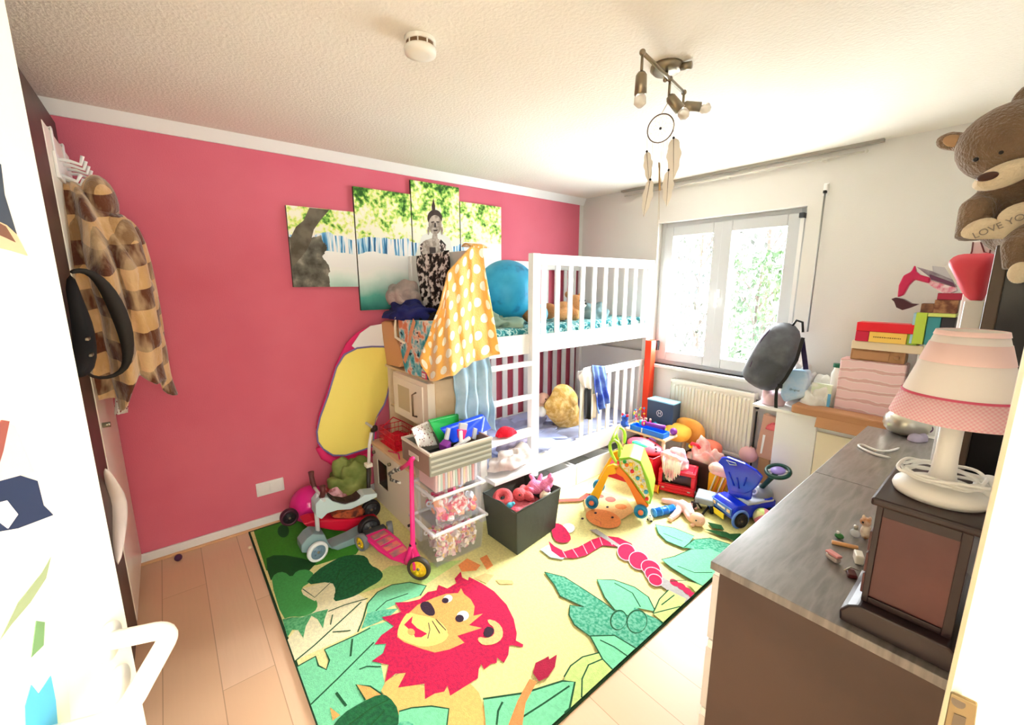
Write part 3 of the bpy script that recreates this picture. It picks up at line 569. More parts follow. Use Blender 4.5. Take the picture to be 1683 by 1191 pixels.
# ---------------------------------------------------------------- canvases (flat printed pictures), socket
def canvas_mat():
    n = NB('waterfall_print', rough=0.65, bump=(400, 0.1)); g = n.node('ShaderNodeNewGeometry').outputs['Position']; o = n.xyz(g); y, z = o[1], o[2]
    f1 = n.noise(g, 9, 8); f2 = n.noise(g, 34, 6); f3 = n.noise(g, 2.6, 3)
    fol = n.math('ADD', n.math('MULTIPLY', f1, 0.55), n.math('MULTIPLY', f2, 0.45))
    fol = n.math('ADD', fol, n.math('MULTIPLY', n.math('SUBTRACT', z, 2.12), 0.0 - 0.22)); 
    leaf = n.ramp(fol, [(0.34, (30, 90, 20)), (0.39, (84, 140, 44)), (0.43, (150, 215, 90)), (0.48, (236, 248, 140)), (0.55, (254, 255, 232))])
    st = n.noise(g, 1.0, 5, (1, 46, 3.0)); fall = n.ramp(st, [(0.34, (30, 80, 130)), (0.42, (70, 160, 215)), (0.48, (190, 230, 248)), (0.54, (254, 255, 255))])
    mist = n.noise(g, 5, 4); rocks = n.ramp(n.noise(g, 14, 6), [(0.35, (70, 68, 58)), (0.55, (118, 116, 104)), (0.7, (170, 166, 150))])
    wob = n.math('MULTIPLY', n.math('SUBTRACT', mist, 0.5), 0.14); zz = n.math('ADD', z, wob)
    c = n.mix(n.gt(1.955, zz), leaf, fall)
    c = n.mix(n.gt(1.85, n.math('ADD', z, n.math('MULTIPLY', wob, 0.5))), c, (0.97, 1.0, 1.0, 1))
    sm = lambda a, b: n.math('MINIMUM', 1.0, n.math('MAXIMUM', 0.0, n.math('DIVIDE', n.math('SUBTRACT', zz, a), b - a)))
    pool = n.ramp(sm(1.44, 1.72), [(0.0, (20, 110, 100)), (0.35, (90, 180, 165)), (0.8, (225, 245, 238)), (1.0, (250, 255, 252))])
    c = n.mix(n.gt(1.74, zz), c, pool)
    rk = n.math('MULTIPLY', n.gt(n.math('ADD', 0.93, n.math('MULTIPLY', wob, 3.0)), y), n.gt(1.94, zz)); c = n.mix(rk, c, rocks)
    c = n.mix(n.math('MULTIPLY', n.gt(y, 2.02), n.gt(1.98, z)), c, (0.93, 1.0, 0.95, 1))
    return n.color(c)
CANV = canvas_mat(); EDGE = M('canvas_edge', (60, 70, 50), 0.8); GREY1 = M('print_trunk', (84, 78, 64), 0.7, var=(10, (120, 112, 96)))
def statue_mat():
    n = NB('print_statue', rough=0.65); g = n.node('ShaderNodeNewGeometry').outputs['Position']
    return n.color(n.ramp(n.noise(g, 44, 6), [(0.42, (34, 24, 20)), (0.5, (90, 66, 58)), (0.56, (214, 196, 188)), (0.66, (250, 245, 240))]))
STAT = statue_mat(); STF = M('print_statue_face', (150, 134, 120), 0.65, var=(30, (196, 182, 168))); STD = M('print_statue_dark', (64, 50, 44), 0.65); GLOW = M('print_mist', (240, 240, 230), 0.65)
def canvas(label, y0, y1, z0, z1, extra=()):
    t = T('canvas_print', label, 'picture', (0.014, (y0 + y1) / 2, z0), group='canvases of one waterfall picture on the pink wall')
    m = MB(); m.k = 1; m.box(0.001, 0.024, y0 + 0.004, y1 - 0.004, z0, z1); m.k = 0; m.add([(0.0245, y0 + 0.004, z0), (0.0245, y1 - 0.004, z0), (0.0245, y1 - 0.004, z1), (0.0245, y0 + 0.004, z1)], [(0, 1, 2, 3)])
    mats = [CANV, EDGE]
    for k, (mt, pts) in enumerate(extra):
        if mt not in mats: mats.append(mt)
        m.k = mats.index(mt); m.poly([(0.0248 + 0.0003 * k, min(max(fx(450 + p[0] / 4.1075, 270 + p[1] / 4.1075, 0.0245).y, y0 + 0.005), y1 - 0.005), min(max(fx(450 + p[0] / 4.1075, 270 + p[1] / 4.1075, 0.0245).z, z0 + 0.002), z1 - 0.002)) for p in pts])
    t.part('printed_canvas', m, mats)
    b = MB(); frame2 = lambda: None
    b.box(0.0, 0.012, y0 + 0.03, y0 + 0.06, z0 + 0.03, z1 - 0.03).box(0.0, 0.012, y1 - 0.06, y1 - 0.03, z0 + 0.03, z1 - 0.03)
ea = lambda cx, cy, a, b, n=24: [(cx + a * math.cos(2 * PI * i / n), cy + b * math.sin(2 * PI * i / n)) for i in range(n)]
canvas('leftmost low canvas of the waterfall picture, with the leaning tree trunk', 0.675, 1.112, 1.612, 2.128,
       [(GREY1, [(110, 500), (150, 420), (200, 380), (240, 290), (375, 298), (320, 370), (270, 440), (250, 520), (215, 590), (130, 690), (115, 640)])])
canvas('second canvas from the left, waterfall and teal pool', 1.112, 1.55, 1.44, 2.30, [])
fig = [(GLOW, [(960, 600), (1000, 480), (1090, 440), (1190, 500), (1215, 620), (1200, 800), (1180, 940), (1040, 1010), (980, 920), (950, 760)]),
       (STAT, [(985, 545), (1020, 512), (1080, 500), (1130, 508), (1165, 545), (1150, 640), (1140, 700), (1165, 780), (1182, 900), (1160, 980), (1100, 1010), (1040, 940), (1000, 850), (968, 770), (975, 680), (992, 610)]),
       (STF, [(1010, 520), (1060, 500), (1115, 505), (1125, 600), (1112, 740), (1060, 720), (1040, 640), (1000, 600)]), (STD, [(1050, 560), (1092, 560), (1098, 730), (1075, 740), (1055, 700)]),
       (STF, [(1072, 470), (1102, 470), (1108, 510), (1066, 510)]), (STD, ea(1086, 362, 50, 56)), (STF, ea(1088, 408, 44, 66)), (STD, [(1070, 325), (1065, 280), (1077, 228), (1088, 280), (1090, 325)]),
       (STD, [(1060, 388), (1080, 384), (1082, 392), (1062, 396)]), (STD, [(1096, 384), (1116, 386), (1116, 394), (1096, 392)]), (STD, [(1084, 395), (1092, 395), (1096, 425), (1080, 425)]), (STD, [(1072, 442), (1108, 440), (1098, 452), (1082, 452)]),
       (STF, ea(1042, 450, 7, 28)), (STF, ea(1134, 450, 7, 28))]
canvas('tallest canvas, with the grey seated statue under green leaves', 1.55, 1.988, 1.30, 2.405, fig)
canvas('rightmost canvas, pale misty trees above the polka dot blanket', 1.988, 2.426, 1.44, 2.30, [])
so = T('wall_socket_plate', 'white rectangular double socket plate low on the pink wall', 'socket', (0.0, 0.42, 0.22)); so.part('plate', MB().box(0.0, 0.012, 0.336, 0.503, 0.218, 0.312), WHITE, bevel=0.004)
so.part('cover', MB().box(0.012, 0.018, 0.345, 0.415, 0.23, 0.30).box(0.012, 0.018, 0.424, 0.494, 0.23, 0.30), WHITE, bevel=0.003)
# ---------------------------------------------------------------- ceiling things
smk = T('smoke_detector', 'round white smoke detector with a slotted band on the ceiling', 'smoke detector', (1.6, 0.82, 2.5)); c = Vector((1.60, 0.825, 2.5))
smk.part('base', MB().lathe(c, [(0, 0), (0.056, 0), (0.056, -0.016), (0, -0.016)]), IVORY, smooth=False, bevel=0.003)
g = MB().lathe(c, [(0, -0.016), (0.05, -0.016), (0.052, -0.031), (0, -0.031)]); smk.part('sensor_band', g, M('bronze_grille', (120, 90, 60), 0.5))
rb_ = MB()
for k in range(10): q = 2 * PI * k / 10; rb_.cbox((c.x + 0.0525 * math.cos(q), c.y + 0.0525 * math.sin(q), 2.4765), (0.004, 0.004, 0.016), (0, 0, q))
smk.part('band_rib', rb_, IVORY); smk.part('cover', MB().lathe(c, [(0, -0.031), (0.056, -0.031), (0.058, -0.036), (0.055, -0.05), (0.03, -0.055), (0, -0.055)]), IVORY, smooth=True)
lc = fz(1096, 108, 2.5); cl = T('ceiling_spotlight_bar', 'brushed metal bar with three spotlights on the ceiling', 'ceiling lamp', lc)
cl.part('canopy', MB().lathe(lc, [(0, 0), (0.062, 0), (0.064, -0.012), (0.05, -0.026), (0, -0.028)]), STEEL, smooth=True)
Yb = lc.y; zbar = 2.42
a = fz(1056, 86, zbar); b = fz(1124, 152, zbar); mid = a.lerp(b, 0.5)
cl.part('stem', MB().cyl((lc.x, lc.y, 2.475), (lc.x + (mid.x - lc.x) * 0.6, lc.y + (mid.y - lc.y) * 0.6, zbar), 0.009).cyl((lc.x + 0.05, lc.y + 0.02, 2.485), (lc.x + 0.09, lc.y + 0.03, 2.48), 0.014), STEEL, smooth=True)
cl.part('bar', MB().cyl(a, b, 0.007), STEEL, smooth=True)
BULB = M('bulb_glass', (250, 245, 235), 0.08, trans=0.5, ior=1.3)
def spot(p, q, drop):
    p = Vector(p); q = Vector(q); s = cl.part('spot_arm', MB().cyl(p, drop, 0.005).ell(p, 0.011), STEEL, smooth=True)
    d = (q - Vector(drop)).normalized(); e = Vector(drop) + d * 0.07
    s2 = cl.part('spot_head', MB().tube([drop, Vector(drop) + d * 0.01, e], [0.012, 0.019, 0.021], n=20), STEEL, smooth=True)
    cl.part('bulb', MB().tube([e, e + d * 0.01, e + d * 0.03, e + d * 0.042], [0.014, 0.02, 0.021, 0.008], n=20), BULB, parent=s2, smooth=True)
spot(a, a + Vector((0, 0, -0.3)), a + Vector((0, 0, -0.062)))
dm_ = a.lerp(b, 0.62); dr1 = dm_ + Vector((0, 0, -0.06)); spot(dm_, dr1 + Vector((0.09, 0.09, -0.14)), dr1)
spot(b, b + Vector((0.20, 0.16, -0.10)), b + Vector((0, 0, -0.05)))
# dreamcatcher hanging from the middle spotlight
dy = dr1.y + 0.02; dc = fy(1085.5, 211, dy); R_ = 0.047 * 1.0
dcm = T('dreamcatcher', 'dreamcatcher with a threaded hoop and pale feathers hanging from the ceiling lamp', 'dreamcatcher', dc)
ax = Vector((math.cos(YAW), math.sin(YAW), 0)); ax = Vector((0.92, -0.38, 0)).lerp(ax, 0.5).normalized()
Mr = Matrix((ax, Vector((0, 0, 1)), ax.cross(Vector((0, 0, 1))))).transposed()
rr_ = abs((fy(1107, 211, dy) - dc).length); rr_ = (fy(1085.5, 188, dy) - dc).length
THR = M('beige_thread', (205, 190, 165), 0.9); TW = M('twine_brown', (110, 95, 80), 0.9)
dcm.part('hoop', MB().torus(dc, rr_, 0.0025, Mr), TW, smooth=True)
wb = MB()
for k in range(10):
    q0 = 2 * PI * k / 10; pp = lambda q, r: dc + Mr @ Vector((math.cos(q) * r, math.sin(q) * r, 0))
    wb.tube([pp(q0, rr_), pp(q0 + 0.31, rr_ * 0.74), pp(q0 + 0.63, rr_)], 0.0007, n=5).tube([pp(q0, rr_ * 0.45), pp(q0 + 0.31, rr_ * 0.74), pp(q0 + 0.63, rr_ * 0.45)], 0.0007, n=5).tube([pp(q0, rr_ * 0.45), pp(q0 + 0.3, rr_ * 0.1)], 0.0007, n=5)
dcm.part('web', wb, THR); dcm.part('centre_bead', MB().ell(dc, 0.0055), BLACK, smooth=True)
dcm.part('cord', MB().tube([dc + Vector((0, 0, rr_)), dr1 + Vector((0, 0, -0.02))], 0.0015, n=6), THR)
FEA = M('white_feather', (246, 242, 232), 0.8)
def feather(top, bot, wdt, tilt=0.0):
    top = Vector(top); bot = Vector(bot); side = (bot - top).cross(ax.cross(Vector((0, 0, 1)))).normalized(); nr = (bot - top).cross(side).normalized(); m = MB(); n_ = 14; vs = []
    for i in range(n_ + 1):
        t = i / n_; w_ = wdt * math.sin(PI * min(1, t ** 0.75 * 0.98 + 0.02)) ** 0.7 * (1 + 0.12 * math.sin(t * 19)); p = top.lerp(bot, t)
        vs += [p - side * w_ + nr * 0.004, p + nr * 0.001, p + side * w_ + nr * 0.004]
    m.add(vs, [(3 * i + j, 3 * i + j + 1, 3 * i + j + 4, 3 * i + j + 3) for i in range(n_) for j in (0, 1)])
    f = dcm.part('feather', m, FEA, solid=0.0012); dcm.part('quill', MB().tube([top, bot], [0.0014, 0.0004], n=5), TW, parent=f)
    dcm.part('bead', MB().ell(top, 0.005), BLACK, parent=f, smooth=True)
F = lambda x, y: fy(980 + x / 3.72, 60 + y / 3.72, dy)
feather(F(309, 702), F(322, 895), 0.019); feather(F(330, 874), F(288, 1100), 0.021); feather(F(473, 619), F(472, 870), 0.028); feather(F(443, 816), F(428, 1040), 0.022)
sg = MB()
for t_, b_ in (((312, 612), (309, 700)), ((345, 640), (345, 760)), ((380, 645), (380, 800)), ((400, 646), (385, 930)), ((412, 642), (396, 900)), ((432, 630), (440, 815)), ((458, 600), (440, 800)), ((474, 520), (472, 618)), ((345, 760), (330, 870)), ((385, 940), (384, 1120))): sg.tube([F(*t_), F(*b_)], 0.0011, n=5)
dcm.part('thread', sg, THR); dcm.part('wrapped_tail', MB().tube([F(385, 770), F(388, 940)], [0.003, 0.005], n=8), M('tan_cord', (190, 160, 115), 0.9), smooth=True)
# curtain rail, shutter crank
a = fy(1022, 317, 3.50); b = fy(1454, 229, 3.50)
one('curtain_rail', 'slim grey curtain rail fixed to the ceiling above the window', 'curtain rail', MB().box(a.x, b.x, 3.485, 3.52, 2.482, 2.4995), M('rail_grey', (170, 166, 154), 0.5), ((a.x + b.x) / 2, 3.5, 2.49))
a = fy(1028, 323, 3.50); b = fy(1425, 248, 3.50)
rl = T('blind_rod', 'thin pale rod on small wall brackets just below the curtain rail', 'rod', ((a.x + b.x) / 2, 3.50, 2.42)); zr = (a.z + b.z) / 2
rl.part('rod', MB().cyl((a.x, 3.49, zr), (b.x, 3.49, zr), 0.007).ell((b.x, 3.49, zr), (0.01, 0.012, 0.012)), M('rod_cream', (214, 210, 198), 0.5), smooth=True)
for x in (a.x + 0.25, 1.5, 2.13): rl.part('bracket', MB().box(x - 0.012, x + 0.012, 3.49, YW, zr - 0.012, zr + 0.012), M('rod_cream'), bevel=0.002)
a = fy(1356, 316, 3.515); b = fy(1327, 545, 3.49)
ck = T('shutter_crank_pole', 'thin grey crank pole clipped to the wall right of the window', 'crank pole', b)
ck.part('pole', MB().cyl(a, b, 0.0055), M('pole_grey', (160, 160, 155), 0.4, 0.6), smooth=True)
ck.part('clip', MB().cbox(a + Vector((0.002, 0.005, 0.03)), (0.022, 0.026, 0.05)), WHITE, bevel=0.005); ck.part('collar', MB().cyl(a + Vector((0, 0, -0.004)), a + Vector((0, 0, 0.012)), 0.012), BLACK)
ck.part('socket', MB().cbox((a.x, YW - 0.004, a.z + 0.02), (0.03, 0.008, 0.08)), WHITE, bevel=0.002)
# a slim ivory vine cord from the curtain rail down to the window frame
one('pull_cord', 'thin pull cord falling from the curtain rail to the window corner', 'cord', MB().tube([fy(1083, 310, 3.5), fy(1081, 372, 3.5)], 0.0015, n=6), THR, fy(1081, 372, 3.5))
# ---------------------------------------------------------------- bunk bed
bed = T('bunk_bed', 'white slatted wooden bunk bed with ladder against the pink wall', 'bunk bed', (0.47, 2.5, 0)); BW = M('white_bed_lacquer', (246, 245, 243), 0.3)
ya, yb, yl, xf = 1.50, 3.525, 1.99, 0.90
def post(x, y, z0, z1, sx=0.045, sy=0.07): bed.part('post', MB().box(x - sx, x, y, y + sy, z0, z1), BW, bevel=0.004)
post(xf, ya, 0.0135, 1.84); post(xf + 0.03, yl, 0.19, 1.84, 0.05, 0.075); post(xf, yb - 0.07, 0.2, 1.84); post(0.075, ya, 0.0135, 1.84); post(0.075, yb - 0.07, 0.0, 1.84)
def guard(name, x, y0, y1, z0, z1, rt, rb2, n, sw=0.045):
    m = MB(); m.box(x - 0.022, x, y0, y1, z1 - rt, z1).box(x - 0.022, x, y0, y1, z0, z0 + rb2)
    for i in range(n):
        y = y0 + (y1 - y0) * (i + 0.5) / n; m.box(x - 0.018, x - 0.004, y - sw / 2, y + sw / 2, z0 + rb2, z1 - rt)
    bed.part(name, m, BW, bevel=0.003)
guard('upper_front_guard', xf, yl + 0.075, yb - 0.07, 1.14, 1.84, 0.075, 0.13, 10)
guard('lower_front_guard', xf, 2.53, yb - 0.07, 0.20, 0.935, 0.06, 0.16, 8)
guard('upper_back_guard', 0.05, ya + 0.07, yb - 0.07, 1.14, 1.84, 0.075, 0.13, 14)
guard('lower_back_guard', 0.05, ya + 0.07, yb - 0.07, 0.20, 1.02, 0.07, 0.16, 14, 0.06)
bed.part('side_rail', MB().box(xf - 0.024, xf, ya + 0.07, yl, 1.14, 1.28), BW, bevel=0.003); bed.part('side_rail', MB().box(xf - 0.024, xf, ya + 0.07, 2.53, 0.20, 0.345), BW, bevel=0.003)
bed.part('end_panel', MB().box(0.075, xf - 0.045, yb - 0.03, yb - 0.012, 1.14, 1.84).box(0.075, xf - 0.045, yb - 0.03, yb - 0.012, 0.2, 1.0), M('end_panel_white', (232, 231, 228), 0.4), bevel=0.003)
bed.part('end_panel', MB().box(0.075, xf - 0.045, ya + 0.012, ya + 0.03, 1.14, 1.84).box(0.075, xf - 0.045, ya + 0.012, ya + 0.03, 0.2, 0.9), M('end_panel_white'), bevel=0.003)
bed.part('slat_base', MB().box(0.05, xf - 0.024, ya + 0.03, yb - 0.03, 1.16, 1.18).box(0.05, xf - 0.024, ya + 0.03, yb - 0.03, 0.26, 0.28), BW)
for z in (1.06, 0.815, 0.57, 0.325): bed.part('ladder_rung', MB().box(xf + 0.0, xf + (0.05 if z > 0.4 else 0.05), ya + 0.05, yl + 0.005, z, z + 0.03) if z > 0.6 else MB().box(xf - 0.0, xf + 0.16 if z < 0.4 else xf + 0.10, ya + 0.05, yl + 0.005, z - 0.01, z + 0.02), BW, bevel=0.003)
bed.part('ladder_rail', MB().box(xf, xf + 0.045, ya + 0.02, ya + 0.075, 0.0135, 1.5), BW, bevel=0.003)
for y0, y1 in ((1.98, 2.44), (2.452, 2.94), (2.952, 3.42)):
    t = T('under_bed_drawer', {1.98: 'white drawer box under the bed, nearest the dark grey toy bag', 2.452: 'white drawer box under the bed, middle one behind the activity walker', 2.952: 'white drawer box under the bed, far one beside the toy pile'}[y0], 'drawer', (0.7, (y0 + y1) / 2, 0), group='white drawers under the bunk bed')
    m = MB(); m.box(0.965, 0.98, y0, y1, 0.013, 0.185); t.part('front', m, BW, bevel=0.004)
    t.part('box', MB().box(0.3, 0.965, y0 + 0.01, y0 + 0.022, 0.015, 0.16).box(0.3, 0.965, y1 - 0.022, y1 - 0.01, 0.015, 0.16).box(0.3, 0.312, y0 + 0.02, y1 - 0.02, 0.015, 0.16).box(0.3, 0.965, y0 + 0.02, y1 - 0.02, 0.015, 0.025), BW)
    sc = MB()
    for y in (y0 + 0.06, y1 - 0.06):
        for z in (0.05, 0.14): sc.cyl((0.98, y, z), (0.9815, y, z), 0.005, n=10)
    t.part('screw_cap', sc, LGREY)
# bedding
def teal_mat():
    n = NB('teal_leaf_sheet', rough=0.9); f = n.noise(n.tc.outputs['Object'], 22, 2, (1, 1, 1))
    return n.color(n.ramp(f, [(0.42, (30, 120, 130)), (0.47, (90, 180, 185)), (0.54, (210, 240, 235)), (0.62, (60, 150, 160))]))
um = MB(); um.box(0.06, xf - 0.03, ya + 0.04, yb - 0.04, 1.181, 1.325)
one('upper_mattress', 'mattress with teal leaf patterned sheet on the upper bunk', 'mattress', um, teal_mat(), (0.47, 2.5, 1.181), bevel=0.03, smooth=True)
lm = MB(); lm.box(0.06, xf - 0.03, ya + 0.04, yb - 0.04, 0.281, 0.37)
one('lower_mattress', 'flat mattress with a pale blue sheet on the lower bunk', 'mattress', lm, M('pale_blue_sheet', (184, 192, 226), 0.9, bump=(12, 0.5)), (0.47, 2.5, 0.281), bevel=0.03, smooth=True)
hb_ = MB(); heap(hb_, (0.50, 2.15, 0.371), 0.34, 0.45, 0.05, 5, 0.35, flat=0.5)
one('crumpled_blanket', 'crumpled lavender blue blanket spread on the lower bunk', 'blanket', hb_, M('lavender_blanket', (168, 178, 222), 0.95, var=(5, (182, 190, 228))), (0.50, 2.15, 0.371), smooth=True)
h2 = MB(); heap(h2, (0.52, 1.85, 1.326), 0.3, 0.25, 0.07, 9, 0.4); one('sage_blanket', 'grey green crumpled blanket under the blue gym ball', 'blanket', h2, M('sage_cotton', (150, 178, 160), 0.95), (0.52, 1.85, 1.326), smooth=True)
gb = MB(); gb.ell((0, 0, 0), 0.24, n=48, m=32)
def gym_mat():
    n = NB('gym_ball_blue', rough=0.45); f = n.noise(n.tc.outputs['Object'], 9, 6); return n.color(n.ramp(f, [(0.3, (20, 110, 160)), (0.42, (36, 160, 210)), (0.7, (60, 180, 222))]))
gy = mesh_obj('gym_ball', gb, gym_mat(), smooth=True); gy.location = (0.50, 2.10, 1.575); gy['label'] = 'large scuffed blue gym ball on the upper bunk'; gy['category'] = 'ball'
# ---------------------------------------------------------------- gym ball is set above; ball and scooters by the pink wall
pb = MB(); pb.ell((0.16, 0.62, 0.135), 0.125, n=40, m=26); one('play_ball', 'glossy magenta pink ball on the floor against the pink wall', 'ball', pb, M('magenta_vinyl', (225, 40, 140), 0.2), (0.16, 0.62, 0.012), smooth=True)
wb_ = fz(293, 916, 0.02); one('small_rubber_ball', 'tiny dark purple ball on the wood floor by the baseboard', 'ball', MB().ell((wb_.x, wb_.y, 0.02), 0.02), M('dark_purple_rubber', (80, 40, 80), 0.5), (wb_.x, wb_.y, 0), smooth=True)
wc = fz(411, 899, 0.008); one('cream_bead', 'small cream bead lying on the wood floor beside the rug', 'bead', MB().ell((wc.x, wc.y, 0.008), (0.012, 0.012, 0.008)), CREAM, (wc.x, wc.y, 0), smooth=True)
TIRE = M('grey_tyre', (120, 124, 128), 0.7); BT = M('black_rubber', (24, 22, 26), 0.6)
def wheel(t, c, r, wd, axis, tire, hub, spokes=5, name='wheel'):
    c = Vector(c); ax_ = Vector(axis).normalized()
    q = ax_.to_track_quat('Z', 'Y').to_matrix(); m = MB()
    m.lathe(c, [(r * 0.72, -wd / 2), (r * 0.95, -wd / 2), (r, -wd * 0.28), (r, wd * 0.28), (r * 0.95, wd / 2), (r * 0.72, wd / 2), (r * 0.72, -wd / 2)], n=36, M4=q)
    w_ = t.part(name, m, tire, smooth=True)
    h = MB(); h.lathe(c, [(0, -wd * 0.42), (r * 0.74, -wd * 0.36), (r * 0.74, wd * 0.36), (0, wd * 0.42)], n=32, M4=q)
    for k in range(spokes):
        a = 2 * PI * k / spokes
        for s in (-1, 1):
            p = Vector((math.cos(a) * r * 0.4, math.sin(a) * r * 0.4, s * wd * 0.40)); h.ell(c + q @ p, (r * 0.12,) * 3, n=8, m=6)
    t.part('hub', h, hub, parent=w_, smooth=True); t.part('axle_cap', MB().cyl(c - ax_ * wd * 0.55, c + ax_ * wd * 0.55, r * 0.13), STEEL, parent=w_, smooth=True)
def fp(x, z6): return lambda p: fx(440 + p[0] / 4.2536, 680 + p[1] / 4.2536, x)
# teal grey ride-on scooter, side on to the room
TG = M('teal_grey_plastic', (128, 156, 160), 0.35); TS = M('pale_teal_plastic', (186, 208, 212), 0.35); Q = fp(0.58, 0)
rs = T('seat_scooter', 'grey teal ride-on scooter with curved seat and pale rimmed front wheel', 'scooter', (0.58, 0.7, 0.012))
def sideprism(Qf, pts, w_, x0=None): m = MB(); m.poly([Qf(p) - Vector((w_ / 2, 0, 0)) for p in pts], (w_, 0, 0)); return m
rs.part('deck', sideprism(Q, [(220, 890), (260, 840), (300, 810), (380, 815), (405, 870), (430, 905), (560, 850), (650, 800), (700, 790), (740, 830), (600, 880), (470, 925), (410, 905), (380, 900), (250, 940), (222, 940)], 0.11), TG, bevel=0.012)
rs.part('steering_post', MB().tube([Q((350, 820)), Q((345, 740)), Q((340, 660))], [0.013, 0.013, 0.015], n=14), LGREY, smooth=True)
seat = sideprism(Q, [(318, 612), (350, 570), (400, 562), (440, 590), (520, 612), (600, 590), (660, 545), (745, 535), (745, 560), (640, 610), (560, 645), (470, 650), (400, 672), (360, 712), (322, 690)], 0.10)
se = rs.part('seat', seat, TS, bevel=0.014)
rs.part('cushion', sideprism(Q, [(425, 560), (470, 590), (540, 600), (600, 580), (635, 552), (625, 575), (560, 612), (480, 608), (430, 590)], 0.085), M('brown_black_pad', (48, 30, 30), 0.7), parent=se, bevel=0.008)
hp = Q((350, 545)); rs.part('handlebar', MB().cyl(hp + Vector((-0.13, 0, 0)), hp + Vector((0.13, 0, 0)), 0.009).cyl(hp, Q((345, 660)), 0.011), LGREY, smooth=True)
for s in (-1, 1):
    g0 = hp + Vector((0.07 * s, 0, 0)); rs.part('grip', MB().tube([g0, g0 + Vector((0.035 * s, 0, 0.02)), g0 + Vector((0.05 * s, 0, 0.055)), g0 + Vector((0.05 * s, 0, 0.085))], [0.013, 0.015, 0.014, 0.017], n=14), M('brown_grip', (90, 40, 40), 0.5), smooth=True)
wheel(rs, (0.66, Q((328, 968)).y, 0.075), 0.06, 0.028, (1, 0.15, 0), M('white_tyre', (232, 236, 238), 0.5), M('slate_hub', (110, 140, 160), 0.4))
wheel(rs, (0.50, Q((328, 968)).y - 0.0, 0.075), 0.06, 0.028, (1, 0.15, 0), MC['white_tyre'], MC['slate_hub'])
wheel(rs, (0.62, 0.86, 0.085), 0.07, 0.045, (1, 0, 0), BT, DGREY)
# red scooter standing behind it
Q2 = fp(0.40, 0); r2 = T('red_scooter', 'red deck scooter with orange grip mat and white pole standing behind the teal scooter', 'scooter', (0.40, 0.75, 0.012))
r2.part('deck', sideprism(Q2, [(230, 740), (300, 715), (480, 712), (640, 705), (740, 690), (768, 735), (700, 750), (640, 775), (585, 802), (450, 790), (330, 768), (262, 765)], 0.12), M('crimson_plastic', (215, 24, 58), 0.3), bevel=0.012)
r2.part('grip_mat', sideprism(Q2, [(430, 690), (540, 655), (650, 640), (668, 665), (640, 690), (560, 712), (450, 708)], 0.10), M('orange_brown_mat', (190, 90, 50), 0.7, var=(30, (90, 40, 30))), bevel=0.006)
r2.part('front_fork', sideprism(Q2, [(650, 740), (760, 735), (800, 800), (760, 850), (700, 845), (660, 800)], 0.09), BLACK, bevel=0.01)
wheel(r2, (0.40, Q2((150, 720)).y, Q2((150, 720)).z), 0.052, 0.04, (1, 0, 0), M('plum_rubber', (66, 24, 44), 0.4), BT)
wheel(r2, (0.40, Q2((730, 800)).y, 0.08), 0.066, 0.035, (1, 0, 0), BT, DGREY)
r2.part('pole', MB().cyl(Q2((706, 690)), Q2((704, 360)), 0.013), M('dark_pole', (50, 44, 40), 0.4), smooth=True); r2.part('pole_clamp', MB().cbox(Q2((704, 355)), (0.05, 0.045, 0.028)), IVORY, bevel=0.005)
r2.part('upper_pole', MB().tube([Q2((706, 345)), Q2((710, 220)), Q2((725, 130))], 0.011, n=12), M('white_tube', (236, 236, 234), 0.3), smooth=True)
gp = Q2((742, 100)); r2.part('handlebar', MB().cyl(gp + Vector((-0.14, 0, 0)), gp + Vector((0.02, 0, 0)), 0.009), LGREY)
r2.part('grip', MB().tube([gp + Vector((-0.02, 0, -0.02)), gp + Vector((0.02, 0, 0.0)), gp + Vector((0.035, -0.005, 0.02))], [0.017, 0.019, 0.016], n=14), M('brown_black_grip', (46, 30, 26), 0.6), smooth=True)
# pink three wheel scooter in front of the bins
ps = T('pink_scooter', 'pink three-wheeled scooter with yellow wheels in front of the clear bins', 'scooter', (0.95, 0.88, 0.012)); A = Vector((0.70, 0.86, 0.10)); B = Vector((1.06, 0.905, 0.085))
dk = MB(); side = (B - A).cross(Vector((0, 0, 1))).normalized(); pts = []
for (t_, w_) in ((-0.05, 0.035), (0.0, 0.062), (0.15, 0.072), (0.5, 0.072), (0.8, 0.058), (0.98, 0.03), (1.1, 0.02)): pts.append(A.lerp(B, t_) + side * w_)
for (t_, w_) in reversed(((-0.05, 0.035), (0.0, 0.062), (0.15, 0.072), (0.5, 0.072), (0.8, 0.058), (0.98, 0.03), (1.1, 0.02))): pts.append(A.lerp(B, t_) - side * w_)
HP = M('hot_pink_plastic', (235, 40, 130), 0.3); d0 = ps.part('deck', MB().poly(pts, (0, 0, -0.022)), HP, bevel=0.008)
pm_ = MB(); 
for k in range(4):
    m_ = A.lerp(B, 0.12 + 0.2 * k); m2 = A.lerp(B, 0.26 + 0.2 * k); pm_.poly([m_ + side * 0.048, m2 + side * 0.048, m2 - side * 0.048, m_ - side * 0.048], (0, 0, 0.004))
ps.part('grip_mat', pm_, M('salmon_mat', (235, 120, 110), 0.6, var=(14, (150, 110, 120))), parent=d0, bevel=0.002)
WH = Vector((1.185, 0.925, 0.082)); HD = Vector((1.13, 0.92, 0.20)); TPp = fy(676, 752, 0.92); 
ps.part('neck', MB().tube([B + Vector((0.02, 0, -0.01)), Vector((1.10, 0.912, 0.10)), HD], [0.022, 0.024, 0.02], n=14), HP, smooth=True)
ps.part('stem', MB().tube([Vector((1.16, 0.925, 0.14)), HD, TPp], [0.018, 0.014, 0.011], n=14), HP, smooth=True)
ps.part('fork', MB().tube([HD, WH + Vector((0.0, -0.028, 0))], [0.01, 0.008], n=8).tube([HD, WH + Vector((0.0, 0.028, 0))], [0.01, 0.008], n=8), HP, smooth=True)
